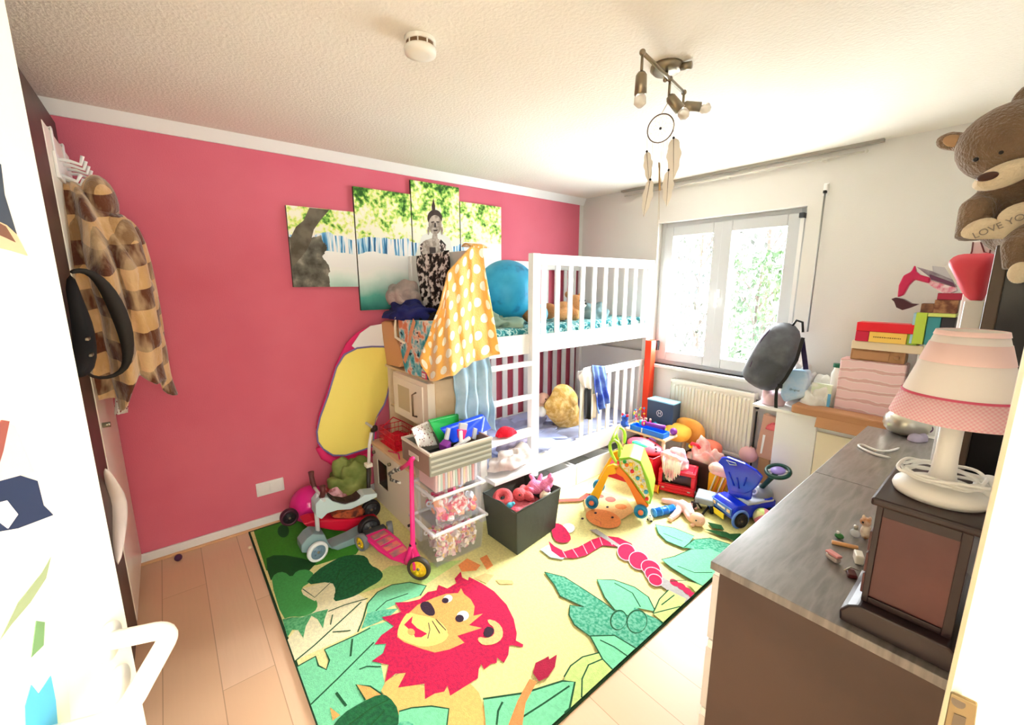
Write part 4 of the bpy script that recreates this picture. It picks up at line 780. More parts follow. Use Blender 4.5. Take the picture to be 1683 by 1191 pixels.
bd = (Vector((0.75, -0.66, -0.05))).normalized(); b0 = TPp - bd * 0.13; b1 = TPp + bd * 0.02
HB = [fy(440 + x / 4.2536, 680 + y / 4.2536, 0.92) for x, y in ((1015, 310), (985, 345), (935, 380))]
ps.part('handlebar', MB().tube(HB, 0.012, n=12), HP, smooth=True)
ps.part('grip', MB().tube([HB[2], fy(440 + 890 / 4.2536, 680 + 395 / 4.2536, 0.91), fy(440 + 850 / 4.2536, 680 + 420 / 4.2536, 0.90), fy(440 + 862 / 4.2536, 680 + 460 / 4.2536, 0.90), fy(440 + 925 / 4.2536, 680 + 482 / 4.2536, 0.91)], [0.012, 0.014, 0.012, 0.009, 0.007], n=12), M('zebra_grip', (60, 56, 54), 0.5, var=(60, (210, 208, 200))), smooth=True)
ps.part('bolt', MB().cyl(HD + Vector((0.0, -0.02, 0.0)), HD + Vector((0.0, 0.02, 0.0)), 0.008).cyl(Vector((1.125, 0.90, 0.32)), Vector((1.125, 0.935, 0.32)), 0.008), BLACK, smooth=True)
YH = M('yellow_hub', (250, 215, 40), 0.4, var=(24, (235, 190, 30)))
wheel(ps, WH, 0.068, 0.026, (0.62, -0.78, 0), M('charcoal_tyre', (60, 52, 40), 0.6), YH, 7)
wheel(ps, (0.72, 0.775, 0.065), 0.053, 0.034, (0.3, -1, 0), TIRE, YH, 6); wheel(ps, (0.70, 0.965, 0.065), 0.053, 0.034, (0.3, 1, 0), TIRE, YH, 6)
ps.part('brake_guard', MB().box(0.665, 0.72, 0.80, 0.94, 0.075, 0.105), DGREY, bevel=0.01)
# olive bag and pink cloth squeezed behind the scooters
ob = MB(); heap(ob, (0.26, 0.86, 0.16), 0.13, 0.15, 0.27, 4, 0.35, freq=7); ob.box(0.2, 0.32, 0.8, 0.92, 0.012, 0.17)
one('olive_bag', 'crumpled olive green bag behind the scooters below the play tent', 'bag', ob, M('olive_cloth', (96, 112, 50), 0.9, var=(5, (150, 160, 90))), (0.26, 0.86, 0.012), smooth=True)
ob = MB(); heap(ob, (0.33, 0.74, 0.20), 0.06, 0.10, 0.10, 11, 0.3); ob.box(0.29, 0.36, 0.70, 0.80, 0.012, 0.21)
one('pink_knit_bag', 'small pale pink knitted bag with a diamond pattern beside the olive bag', 'bag', ob, M('pale_pink_knit', (236, 190, 205), 0.9, var=(18, (150, 60, 60))), (0.33, 0.74, 0.012), smooth=True)
# ---------------------------------------------------------------- folded pop-up play tent against the wall
Z4 = lambda p: (500 + p[0] / 4.254, 500 + p[1] / 4.254)
tn = T('play_tent', 'folded pop-up play tent with yellow panel and pink hem leaning on the pink wall', 'play tent', (0.15, 0.9, 0.33))
def tl(p, x): return fx(*Z4(p), x)
outl = [(80, 860), (100, 760), (160, 600), (215, 420), (290, 270), (360, 200), (450, 150), (540, 130), (600, 145), (600, 250), (590, 600), (560, 700), (500, 800), (500, 1030), (430, 1090), (300, 1130), (200, 1130), (130, 1080), (95, 1000)]
tn.part('back_panel', MB().poly([tl(p, 0.10) for p in outl], (0.02, 0, 0)), M('tent_pink', (228, 40, 110), 0.7), bevel=0.006)
tn.part('top_panel', MB().poly([tl(p, 0.127) for p in [(330, 290), (390, 200), (460, 150), (540, 135), (590, 145), (600, 260), (560, 300), (440, 300), (350, 305)]], (0.01, 0, 0)), M('tent_white', (244, 242, 240), 0.7), bevel=0.004)
yel = [(88, 890), (110, 790), (165, 640), (225, 440), (280, 350), (370, 305), (470, 295), (560, 296), (600, 320), (590, 600), (560, 700), (495, 800), (480, 990), (430, 1010), (290, 1055), (200, 1055), (130, 1010), (95, 960)]
yc = Vector(tl((400, 660), 0.14)); yp = MB(); N_ = len(yel); ring = [Vector(tl(p, 0.14)) for p in yel]; vs = []
for k in range(7):
    s_ = 1 - k / 6
    for p in ring: q_ = yc.lerp(p, s_); vs.append(q_ + Vector((0.045 * (1 - s_ ** 2.2) + 0.006 * noise.noise(q_ * 8), 0, 0)))
yp.add(vs, [(k * N_ + i, k * N_ + (i + 1) % N_, (k + 1) * N_ + (i + 1) % N_, (k + 1) * N_ + i) for k in range(6) for i in range(N_)])
tn.part('yellow_panel', yp, M('tent_yellow', (254, 236, 120), 0.6, bump=(9, 0.3)), smooth=True, sub=1)
tn.part('edge_wire', MB().tube([p + Vector((0.002, 0, 0)) for p in ring], 0.006, n=8, closed=True), M('violet_binding', (130, 120, 180), 0.6), smooth=True)
tn.part('hem', MB().tube([Vector(tl(p, 0.13)) for p in [(100, 1000), (140, 1060), (220, 1100), (300, 1100), (400, 1070), (480, 1040)]], [0.02, 0.028, 0.03, 0.03, 0.028, 0.02], n=12), MC['tent_pink'], smooth=True)
# ---------------------------------------------------------------- toy kitchen
tk = T('toy_kitchen', 'pale wooden toy kitchen with small oven door and microwave behind the bins', 'toy kitchen', (0.55, 1.25, 0.0)); yf = 1.09; yk = 1.44; kx0, kx1 = 0.135, 0.875
ft = MB(); ft.box(kx0, kx0 + 0.09, yf, yf + 0.016, 0.0135, 0.455).box(kx0 + 0.26, kx1, yf, yf + 0.016, 0.0135, 0.455).box(kx0 + 0.09, kx0 + 0.26, yf, yf + 0.016, 0.0135, 0.16).box(kx0 + 0.09, kx0 + 0.26, yf, yf + 0.016, 0.36, 0.455)
KW = M('kitchen_cream', (246, 234, 216), 0.45)
tk.part('front_panel', ft, KW); tk.part('oven_window', MB().box(kx0 + 0.09, kx0 + 0.26, yf + 0.004, yf + 0.01, 0.16, 0.36), M('smoked_acrylic', (60, 52, 40), 0.2), bevel=0.002)
tk.part('cabinet', MB().box(kx0, kx0 + 0.014, yf + 0.016, yk, 0.0135, 0.455).box(kx1 - 0.014, kx1, yf + 0.016, yk, 0.0135, 0.455).box(kx0, kx1, yk - 0.012, yk, 0.0135, 1.03), WOODL)
ctp = tk.part('worktop', MB().box(kx0 - 0.01, kx1 + 0.005, yf - 0.012, yk, 0.455, 0.475), M('worktop_peach', (240, 205, 165), 0.45), bevel=0.004)
tk.part('sink', MB().box(0.56, 0.76, 1.14, 1.34, 0.4755, 0.479), M('sink_grey', (90, 88, 86), 0.35), parent=ctp, bevel=0.003)
up = MB(); up.box(kx0, kx0 + 0.014, 1.24, yk - 0.012, 0.475, 1.03).box(kx1 - 0.014, kx1, 1.24, yk - 0.012, 0.475, 1.03).box(kx0, kx1, 1.22, yk, 1.03, 1.045).box(kx0, kx1, 1.25, yk - 0.012, 0.72, 0.732)
tk.part('hutch', up, WOODL)
mc = MB(); mc.box(0.36, 0.86, 1.19, 1.42, 0.732, 0.745).box(0.36, 0.86, 1.19, 1.42, 1.0, 1.03).box(0.36, 0.374, 1.19, 1.42, 0.745, 1.0).box(0.80, 0.86, 1.19, 1.42, 0.745, 1.0)
tk.part('microwave', mc, KW)
mdr = MB(); mdr.box(0.374, 0.80, 1.182, 1.19, 0.745, 0.79).box(0.374, 0.80, 1.182, 1.19, 0.955, 1.0).box(0.374, 0.44, 1.182, 1.19, 0.79, 0.955).box(0.62, 0.80, 1.182, 1.19, 0.79, 0.955)
md = tk.part('microwave_door', mdr, M('door_cream', (250, 240, 226), 0.4)); tk.part('door_window', MB().box(0.44, 0.62, 1.184, 1.188, 0.79, 0.955), M('window_beige', (206, 190, 160), 0.3), parent=md)
tk.part('door_handle', MB().tube([(0.72, 1.182, 0.95), (0.72, 1.155, 0.94), (0.72, 1.155, 0.80), (0.72, 1.182, 0.79)], 0.006, n=10), M('bronze_handle', (120, 100, 80), 0.4, 0.7), parent=md, smooth=True)
tk.part('knob', MB().cyl((kx0 + 0.05, yf, 0.40), (kx0 + 0.05, yf - 0.018, 0.40), 0.012).cyl((kx0 + 0.33, yf, 0.40), (kx0 + 0.33, yf - 0.018, 0.40), 0.012), STEEL, smooth=True)
sb = T('red_wire_basket', 'little red wire shopping basket on the toy kitchen worktop', 'basket', (0.33, 1.22, 0.475)); q0, q1, w0, w1 = 0.20, 0.47, 1.13, 1.31
bk = MB(); bk.box(q0, q1, w0, w1, 0.476, 0.486); sb.part('tray', bk, RED, bevel=0.004)
wm = MB()
for z in (0.52, 0.56, 0.60): wm.tube([(q0, w0, z), (q1, w0, z), (q1, w1, z), (q0, w1, z)], 0.003, n=6, closed=True)
for k in range(11):
    x = q0 + (q1 - q0) * k / 10; wm.tube([(x, w0, 0.48), (x, w0, 0.60)], 0.002, n=5).tube([(x, w1, 0.48), (x, w1, 0.60)], 0.002, n=5)
for k in range(7):
    y = w0 + (w1 - w0) * k / 6; wm.tube([(q0, y, 0.48), (q0, y, 0.60)], 0.002, n=5).tube([(q1, y, 0.48), (q1, y, 0.60)], 0.002, n=5)
sb.part('wire_side', wm, RED); sb.part('handle', MB().tube([(q0 + 0.05, w0, 0.60), (q0 + 0.05, 1.22, 0.66), (q0 + 0.05, w1, 0.60)], 0.004, n=8), RED, smooth=True)
one('red_toy_pack', 'red toy package lying inside the wire basket', 'toy', MB().cbox((0.34, 1.22, 0.515), (0.2, 0.12, 0.05), (0.1, 0, 0.2)), M('scarlet_card', (230, 10, 60), 0.5), (0.34, 1.22, 0.487), bevel=0.005)
one('toy_tongs', 'pink plastic toy tongs on the edge of the toy kitchen worktop', 'tongs', MB().tube([(0.42, 1.10, 0.481), (0.52, 1.13, 0.484), (0.60, 1.10, 0.481)], 0.005, n=8), PINK, (0.51, 1.11, 0.4755), smooth=True)
# things on top of the toy kitchen hutch
pbg = [fy(*Z4(p), 1.22) for p in [(535, 140), (560, 128), (605, 135), (632, 180), (626, 240), (658, 300), (695, 395), (662, 455), (575, 435), (548, 250)]]
zmin = min(p.z for p in pbg)
one('brown_paper_bag', 'tan paper bag standing at the left end of the toy kitchen top', 'bag', MB().poly([p + Vector((0, 0, 1.046 - zmin)) for p in pbg], (0, 0.10, 0)), M('tan_paper', (232, 176, 122), 0.8, bump=(10, 0.3)), (0.4, 1.27, 1.046), bevel=0.012)
def tote_mat():
    n = NB('floral_print', rough=0.85); v = n.tc.outputs['Object']; a = n.noise(v, 14, 3); b = n.noise(v, 22, 2, (1, 1, 1.3))
    c = n.ramp(a, [(0.38, (240, 150, 110)), (0.46, (250, 235, 225)), (0.52, (150, 212, 218)), (0.62, (60, 170, 190))]); return n.color(n.mix(n.gt(b, 0.66), c, (lin(40), lin(60), lin(80), 1)))
tt = T('floral_tote_bag', 'pale turquoise floral tote bag on the toy kitchen, half under the polka dot blanket', 'bag', (0.66, 1.3, 1.046)); tp_ = [fy(*Z4(p), 1.19) for p in [(650, 105), (850, 118), (900, 300), (890, 520), (760, 500), (700, 470), (665, 300)]]; zmn = min(p.z for p in tp_)
tt.part('body', MB().poly([(p.x, p.y, max(1.047, p.z)) for p in tp_], (0, 0.18, 0)), tote_mat(), bevel=0.02)
tt.part('handle', MB().tube([fy(*Z4(p), 1.185) for p in [(640, 90), (635, 160), (640, 230), (700, 270)]], [0.006, 0.009, 0.01, 0.008], n=8), M('pale_strap', (242, 226, 200), 0.8), smooth=True)
tt.part('side_strap', MB().strip([fy(*Z4(p), 1.180) for p in [(770, 112), (740, 220), (735, 300), (700, 400)]], 0.035, (0, 1, 0)), M('peach_strap', (240, 170, 130), 0.8), solid=0.003)
p0 = fy(*Z4((838, 497)), 1.17); lb = tt.part('label', MB().cbox(p0, (0.060, 0.004, 0.042)), M('label_red', (214, 30, 90), 0.5), bevel=0.0015)
tt.part('label_centre', MB().cbox(p0 + Vector((0, -0.003, 0.0)), (0.044, 0.001, 0.028)), WHITE, parent=lb); tt.part('label_print', MB().cbox(p0 + Vector((0, -0.0038, -0.001)), (0.034, 0.0006, 0.003)), M('label_red'), parent=lb)
nv = MB(); heap(nv, fy(675, 516, 1.30) - Vector((0, 0, 0.03)), 0.31, 0.13, 0.10, 21, 0.3, flat=0.7)
one('navy_jacket', 'navy blue jacket heaped on top of the tote bag', 'jacket', nv, M('navy_cloth', (14, 22, 84), 0.85, var=(7, (28, 40, 120))), fy(675, 520, 1.30), smooth=True)
nv = MB(); heap(nv, fy(712, 524, 1.33) - Vector((0, 0, 0.04)), 0.14, 0.11, 0.09, 27, 0.3)
one('black_shirt', 'black garment tucked between the navy jacket and the bed end', 'shirt', nv, M('black_jersey', (20, 20, 24), 0.9), fy(712, 524, 1.33), smooth=True)
nv = MB(); heap(nv, fy(664, 498, 1.34) - Vector((0, 0, 0.01)), 0.15, 0.10, 0.15, 33, 0.25)
one('grey_hat', 'grey and rose fluffy hat resting on the navy jacket', 'hat', nv, M('grey_fluff', (150, 148, 142), 0.95, var=(6, (188, 170, 164)), bump=(80, 0.8)), fy(664, 498, 1.34), smooth=True)
dp = MB(); drape(dp, [fy(684, 421, 1.475), fy(738, 411, 1.475)], [fy(700, 528, 1.46), fy(736, 520, 1.46)], (0, -1, 0), 2, 0.016, 24, 30, seed=2)
def bw_mat():
    n = NB('black_white_print', rough=0.85); return n.color(n.ramp(n.noise(n.tc.outputs['Object'], 26, 6), [(0.44, (22, 16, 16)), (0.5, (80, 60, 56)), (0.55, (236, 226, 222)), (0.7, (250, 246, 242))]))
one('patterned_dress', 'black and white patterned dress hung over the bed end beside the polka dot blanket', 'dress', dp, bw_mat(), fy(715, 520, 1.46), smooth=True)
# polka dot blanket
def polka_mat():
    n = NB('polka_fleece', rough=0.95, sheen=0.4, bump=(90, 0.4)); uv = n.xyz(n.tc.outputs['UV']); u = n.math('MULTIPLY', uv[0], 8.5); v = n.math('MULTIPLY', uv[1], 7.0)
    r = n.math('FLOOR', v); u2 = n.math('ADD', u, n.math('MULTIPLY', n.math('MODULO', r, 2.0), 0.5))
    a = n.math('SUBTRACT', n.math('FRACT', u2), 0.5); b = n.math('SUBTRACT', n.math('FRACT', v), 0.5)
    d = n.math('SQRT', n.math('ADD', n.math('MULTIPLY', a, a), n.math('MULTIPLY', b, b)))
    return n.color(n.mix(n.gt(0.29, d), (lin(246), lin(186), lin(92), 1), (lin(252), lin(244), lin(225), 1)))
pk = MB(); top = [fy(724, 500, 1.10), fy(736, 446, 1.25), (0.965, 1.475, 1.87), (0.985, 1.53, 1.865), fx(793, 425, 0.975)]
bot = [fy(690, 590, 1.07), fy(706, 628, 1.07), fy(742, 618, 1.07), fx(782, 592, 1.04), fx(822, 581, 1.02)]
drape(pk, top, bot, (0.8, -0.6, 0), 5, 0.022, 60, 44, 0.008, seed=1, bulge=0.02)
bt = MB(); bt.grid(lambda u, v: (0.86 + 0.12 * u, 1.46 + 0.12 * v, 1.865 + 0.01 * math.sin(u * 5) - 0.02 * (u - 0.5) ** 2), 8, 8, 0.008)
bl = T('polka_dot_blanket', 'orange fleece blanket with white polka dots draped over the bed post', 'blanket', (0.95, 1.45, 1.1)); bl.part('cloth', pk, polka_mat(), smooth=True); bl.part('folded_top', bt, MC['polka_fleece'], smooth=True)
jn = MB(); drape(jn, [fx(742, 600, 0.975), fx(806, 578, 0.975)], [fx(752, 688, 0.985), fx(812, 706, 0.975)], (1, 0, 0), 3.5, 0.02, 40, 30, 0.006, seed=4)
one('blue_trousers', 'light blue trousers hanging below the polka dot blanket on the ladder side', 'trousers', jn, M('light_denim', (176, 204, 222), 0.9, var=(9, (150, 184, 206))), fx(780, 700, 0.98), smooth=True)
# ---------------------------------------------------------------- clear storage bins
def clear_mat(name, c, a): return M(name, c, 0.25, alpha=a)
CL = clear_mat('clear_plastic', (228, 236, 246), 0.10); RIM = clear_mat('clear_rim', (244, 248, 252), 0.75)
def bin_(z0, z1, label, x0, x1, y0, y1, tap=0.02, grp='clear storage bins stacked in front of the toy kitchen'):
    t = T('storage_bin', label, 'storage bin', ((x0 + x1) / 2, (y0 + y1) / 2, z0), group=grp); m = MB(); w_ = 0.004
    def ring(d, z): return [(x0 + d, y0 + d, z), (x1 - d, y0 + d, z), (x1 - d, y1 - d, z), (x0 + d, y1 - d, z)]
    vs = ring(tap, z0 + 0.001) + ring(0.006, z1 - 0.012) + ring(tap + w_, z0 + 0.005) + ring(0.006 + w_, z1 - 0.012)
    fs = [(0, 3, 2, 1), (8, 9, 10, 11)]
    for i in range(4): j = (i + 1) % 4; fs += [(i, j, 4 + j, 4 + i), (8 + i, 12 + i, 12 + j, 8 + j), (4 + i, 4 + j, 12 + j, 12 + i)]
    m.add(vs, fs); t.part('body', m, CL, bevel=0.006)
    r = MB(); e = 0.012
    r.box(x0 - e, x1 + e, y0 - e, y0 + 0.006, z1 - 0.016, z1).box(x0 - e, x1 + e, y1 - 0.006, y1 + e, z1 - 0.016, z1).box(x0 - e, x0 + 0.006, y0 + 0.006, y1 - 0.006, z1 - 0.016, z1).box(x1 - 0.006, x1 + e, y0 + 0.006, y1 - 0.006, z1 - 0.016, z1)
    t.part('rim', r, RIM, bevel=0.004); return t
BX0, BX1, BY0, BY1 = 0.90, 1.185, 1.025, 1.385
bin_(0.013, 0.245, 'bottom clear bin of the stack, full of small toys and beads', BX0, BX1, BY0, BY1)
b2 = bin_(0.246, 0.465, 'middle clear bin of the stack, holding pink and orange toys', BX0 + 0.01, BX1 - 0.003, BY0 + 0.01, BY1 - 0.012)
b3 = bin_(0.466, 0.612, 'top clear bin of the stack, packed with upright thin books', BX0 + 0.01, BX1 - 0.003, BY0 + 0.01, BY1 - 0.012)
def bits(name, label, z0, z1, cols, n, seed, r0=0.012, r1=0.026):
    rnd = random.Random(seed); m = MB(); ms = [M('bit_%d_%d_%d' % c, c, 0.5) for c in cols]
    for k in range(n):
        m.k = rnd.randrange(len(cols)); x = rnd.uniform(BX0 + 0.05, BX1 - 0.05); y = rnd.uniform(BY0 + 0.05, BY1 - 0.05)
        if rnd.random() < 0.6: x = BX1 - 0.035 - rnd.random() * 0.03
        z = rnd.uniform(z0, z1); e = (rnd.random() * 3, rnd.random() * 3, rnd.random() * 3); t_ = rnd.random()
        if t_ < 0.4: m.ell((x, y, z), [rnd.uniform(r0, r1) * f for f in (1, 0.7, 0.5)], e, n=8, m=6)
        elif t_ < 0.7: m.cbox((x, y, z), [rnd.uniform(r0, r1) * 1.4 for _ in range(3)], e)
        else: m.torus((x, y, z), rnd.uniform(r0, r1) * 0.7, 0.005, Euler(e).to_matrix(), n=12, m=6)
    o = one(name, label, 'toys', m, ms, ((BX0 + BX1) / 2, (BY0 + BY1) / 2, z0 - 0.02), kind=None); o['kind'] = 'stuff'; return o
bits('small_toys_and_beads', 'loose pink, cream and white small toys filling the bottom clear bin', 0.045, 0.20, [(244, 200, 205), (240, 225, 200), (225, 120, 150), (248, 240, 235), (190, 170, 170), (230, 190, 120)], 330, 2)
bits('mixed_small_toys', 'loose pink, white and orange toys filling the middle clear bin', 0.28, 0.40, [(240, 150, 165), (250, 235, 230), (244, 160, 120), (210, 215, 235), (225, 60, 110)], 130, 5, 0.014, 0.03)
one('red_white_toy_card', 'red and white grid card standing inside the middle clear bin', 'toy', MB().cbox((1.16, 1.22, 0.36), (0.005, 0.09, 0.10), (0.5, 0, 0)), M('red_grid', (220, 40, 80), 0.5, var=(40, (250, 245, 245))), (1.16, 1.22, 0.31))
rnd = random.Random(7); bc = [(244, 196, 196), (250, 246, 240), (206, 226, 214), (236, 160, 160), (226, 220, 236), (250, 226, 190)]
bkm = MB(); bkm.box(-0.10, 0.10, -0.007, 0.007, 0.0, 0.125); first = None
nb_ = 17
for k in range(nb_):
    y = BY0 + 0.045 + (BY1 - BY0 - 0.095) * k / (nb_ - 1); o = mesh_obj('thin_book', bkm, M('book_%d' % (k % 6), bc[k % 6], 0.6), bevel=0.002)
    o.location = (BX0 + 0.15 + rnd.uniform(0, 0.01), y, 0.473); o.rotation_euler = (rnd.uniform(-0.04, 0.04), 0, 0); nm_ = ('salmon', 'white', 'mint', 'pink', 'lilac', 'cream')[k % 6]; o['label'] = nm_ + ' thin picture book standing upright inside the top clear bin'; o['category'] = 'book'; o['group'] = nm_ + ' thin picture books in the top clear bin'
# grey fabric basket on top
gk = T('grey_basket', 'grey ribbed fabric basket on top of the clear bins', 'basket', (1.05, 1.19, 0.615)); GF = M('grey_felt', (150, 150, 138), 0.9); x0, x1, y0, y1, z0, z1 = 0.888, 1.225, 0.995, 1.405, 0.615, 0.745
gk.part('side', MB().box(x1 - 0.01, x1, y0, y1, z0, z1), GF); gk.part('side', MB().box(x0, x0 + 0.01, y0, y1, z0, z1), GF)
GT = M('taupe_felt', (150, 122, 108), 0.9); gk.part('end_panel', MB().box(x0 + 0.01, x1 - 0.01, y0, y0 + 0.01, z0, z1), GT); gk.part('end_panel', MB().box(x0 + 0.01, x1 - 0.01, y1 - 0.01, y1, z0, z1), GT)
gk.part('base', MB().box(x0 + 0.01, x1 - 0.01, y0 + 0.01, y1 - 0.01, z0, z0 + 0.006), DGREY)
rbm = MB()
for k in range(4): z = z0 + 0.02 + k * 0.03; rbm.box(x1, x1 + 0.006, y0 + 0.004, y1 - 0.004, z, z + 0.014)
gk.part('rib', rbm, M('light_felt', (186, 186, 174), 0.9), bevel=0.003); gk.part('rim', MB().box(x0 - 0.004, x1 + 0.006, y0 - 0.004, y0 + 0.012, z1 - 0.012, z1 + 0.003).box(x1 - 0.012, x1 + 0.006, y0 + 0.012, y1 + 0.004, z1 - 0.012, z1 + 0.003).box(x0 - 0.004, x0 + 0.012, y0 + 0.012, y1 + 0.004, z1 - 0.012, z1 + 0.003), M('cream_binding', (226, 214, 200), 0.8), bevel=0.003)
gk.part('handle_label', MB().box(0.98, 1.10, y0 - 0.004, y0 - 0.0005, 0.665, 0.695), M('cream_binding'), bevel=0.001)
# contents of the basket
ZB = lambda p: (500 + p[0] / 4.254, 500 + p[1] / 4.254)
def slab(name, label, cat, quad, mat, th, x0_, x1_):
    pts = [fx(*ZB(q), x0_ + (x1_ - x0_) * k) for q, k in quad]; mb = MB().poly(pts, (-th, 0, th * 0.3)); return mb, pts
mb, pts = slab('', '', '', [((875, 820), 1), ((1080, 770), 0), ((1085, 850), 0), ((960, 985), 1)], None, 0.02, 0.97, 1.04)
one('green_folder', 'bright green folder standing in the grey basket beside the blue case', 'folder', mb, GRN, pts[3], bevel=0.003)
bc_ = T('blue_toy_case', 'open blue plastic toy case with white hinges in the grey basket', 'toy case', (1.1, 1.28, 0.75)); mb, pts = slab('', '', '', [((960, 880), 1), ((1260, 778), 0), ((1312, 870), 0), ((1240, 905), 1), ((1040, 975), 1)], None, 0.03, 1.02, 1.12)
bc_.part('shell', mb, BLUE, bevel=0.008)
for pq in ([(1005, 865), (1025, 870), (1010, 950), (985, 945)], [(1190, 865), (1212, 870), (1200, 950), (1178, 940)], [(1090, 830), (1145, 835), (1135, 895), (1085, 880)]):
    bc_.part('hinge', MB().poly([fx(*ZB(q), 1.135) for q in pq], (-0.015, 0, 0)), LGREY, bevel=0.002)
bc_.part('latch', MB().poly([fx(*ZB(q), 1.145) for q in [(1075, 875), (1140, 880), (1125, 930), (1100, 970), (1080, 930)]], (-0.015, 0, 0)), PINK, bevel=0.003)
mb, pts = slab('', '', '', [((755, 880), 0.6), ((870, 828), 0), ((935, 985), 0.4), ((800, 1000), 1)], None, 0.02, 0.98, 1.1)
one('dotted_white_box', 'white cardboard box with small dark dots at the near end of the grey basket', 'box', mb, speck_mat() if 'speckled_cotton' not in MC else MC['speckled_cotton'], pts[3], bevel=0.003)
one('purple_toy_block', 'small purple toy block at the front rim of the grey basket', 'toy', MB().cbox(fx(*ZB((985, 985)), 1.15), (0.05, 0.05, 0.04), (0.3, 0.2, 0.5)), PURP, fx(*ZB((985, 1000)), 1.15), bevel=0.004)
one('white_toy_gun', 'white slatted toy lying on the blue case', 'toy', MB().cbox(fx(*ZB((1105, 965)), 1.17), (0.02, 0.11, 0.018), (0.3, 0, 0)).cbox(fx(*ZB((1095, 925)), 1.17), (0.015, 0.02, 0.07)), WHITE, fx(*ZB((1105, 985)), 1.17), bevel=0.003)
bpy.data.objects['white_toy_gun'].name = 'white_toy_figure'
# clothes on the ladder steps
hm = MB(); heap(hm, fx(842, 762, 0.97), 0.08, 0.20, 0.11, 41, 0.35); one('white_clothes_pile', 'crumpled white clothes on the lowest ladder step', 'clothes', hm, M('offwhite_cotton', (232, 226, 220), 0.95, var=(8, (200, 186, 180))), fx(842, 762, 0.97), smooth=True)
hm = MB(); heap(hm, fx(832, 714, 0.95), 0.045, 0.09, 0.05, 43, 0.25); one('red_beanie', 'small red knitted hat on the second lowest ladder step', 'hat', hm, M('scarlet_knit', (228, 14, 46), 0.9, bump=(120, 0.6)), fx(832, 714, 0.95), smooth=True)
hm = MB(); heap(hm, fx(850, 733, 0.80) - Vector((0, 0, 0.02)), 0.1, 0.15, 0.07, 44, 0.3); one('slate_cloth', 'grey purple cloth at the mattress edge behind the ladder', 'cloth', hm, M('slate_purple', (150, 140, 160), 0.95), fx(850, 733, 0.80), smooth=True)
# ---------------------------------------------------------------- dark grey toy bag with pink plush toys
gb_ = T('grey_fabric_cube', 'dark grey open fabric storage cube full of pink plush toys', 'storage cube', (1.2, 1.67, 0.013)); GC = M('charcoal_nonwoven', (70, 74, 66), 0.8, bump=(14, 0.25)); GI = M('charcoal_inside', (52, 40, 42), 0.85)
cb = [(1.369, 1.484), (1.315, 1.86), (1.03, 1.84), (1.085, 1.475)]; ct_ = [(1.385, 1.465), (1.335, 1.885), (1.00, 1.86), (1.06, 1.455)]; zt_ = 0.305
def wallq(i): 
    j = (i + 1) % 4; cx = sum(p[0] for p in ct_) / 4; cy = sum(p[1] for p in ct_) / 4
    n_ = 10; m = MB()
    def fn(u, v):
        b = Vector((*cb[i], 0.014)).lerp(Vector((*cb[j], 0.014)), u); t = Vector((*ct_[i], zt_)).lerp(Vector((*ct_[j], zt_)), u); p = b.lerp(t, v)
        d = Vector((p.x - cx, p.y - cy, 0)).normalized(); return p + d * (0.012 * math.sin(PI * u) * math.sin(PI * v * 0.9) - 0.012 * abs(math.sin(PI * u)) * v * (1 if i % 2 else 0.4)) + Vector((0, 0, 0.008 * math.sin(u * 9 + i) * v))
    m.grid(fn, n_, n_, 0.005); return m
for i in range(4): gb_.part('side', wallq(i), GC if i in (0, 3) else GC, smooth=False)
gb_.part('bottom', MB().poly([(*p, 0.0135) for p in cb], (0, 0, 0.004)), GI)
gb_.part('top_seam', MB().tube([(*p, zt_) for p in ct_], 0.005, n=8, closed=True), GC, smooth=True)
fl_ = one('plush_filling', 'red and pink soft toys and cloths filling the grey storage cube', 'soft toys', heap(MB(), (1.19, 1.67, 0.10), 0.13, 0.165, 0.14, 50, 0.12, flat=0.35), M('plush_rose', (214, 70, 90), 0.95, var=(9, (240, 140, 150)), bump=(90, 0.8)), (1.19, 1.67, 0.02), smooth=True); fl_['kind'] = 'stuff'
fl_.scale = (1, 1, 1)
SALM = M('plush_salmon', (228, 96, 100), 0.95, bump=(120, 0.7)); PPK = M('plush_pink', (242, 140, 180), 0.95, bump=(120, 0.7)); MAUVE = M('plush_mauve', (225, 150, 200), 0.95, bump=(120, 0.7))
def zc(px, py, z): p = fz(px, py, z); return p
c = zc(826, 818, 0.27); pt = T('pink_plush_ring', 'salmon plush ring toy at the left of the grey storage cube', 'plush toy', c - Vector((0, 0, 0.04)))
pt.part('body', MB().torus(c, 0.042, 0.026, Euler((0.5, 0.3, 0)).to_matrix(), n=30, m=14), SALM, smooth=True); pt.part('eye', MB().ell(c + Vector((0.03, -0.03, 0.025)), 0.006), BLACK, smooth=True)
c = zc(854, 812, 0.27); pt = T('coral_plush_crab', 'coral plush toy with round head in the middle of the storage cube', 'plush toy', c - Vector((0, 0, 0.04)))
m = MB(); m.ell(c, (0.05, 0.045, 0.04)).ell(c + Vector((0.05, 0.03, 0.0)), (0.045, 0.03, 0.03)).ell(c + Vector((-0.03, 0.05, 0.015)), (0.02, 0.04, 0.02), (0, 0, 0.5)).ell(c + Vector((0.0, 0.09, 0.01)), (0.03, 0.045, 0.03)); pt.part('body', m, SALM, remesh=0.006); pt.part('eye', MB().ell(c + Vector((0.035, -0.03, 0.02)), 0.006), BLACK, smooth=True)
c = zc(880, 800, 0.285); pt = T('pink_plush_unicorn', 'pink and mauve plush animal with pointed ears at the right of the storage cube', 'plush toy', c - Vector((0, 0, 0.05)))
m = MB(); m.ell(c, (0.06, 0.05, 0.045)).ell(c + Vector((0.06, 0.05, 0.03)), (0.04, 0.04, 0.035)).ell(c + Vector((0.08, 0.02, 0.02)), (0.03, 0.025, 0.022))
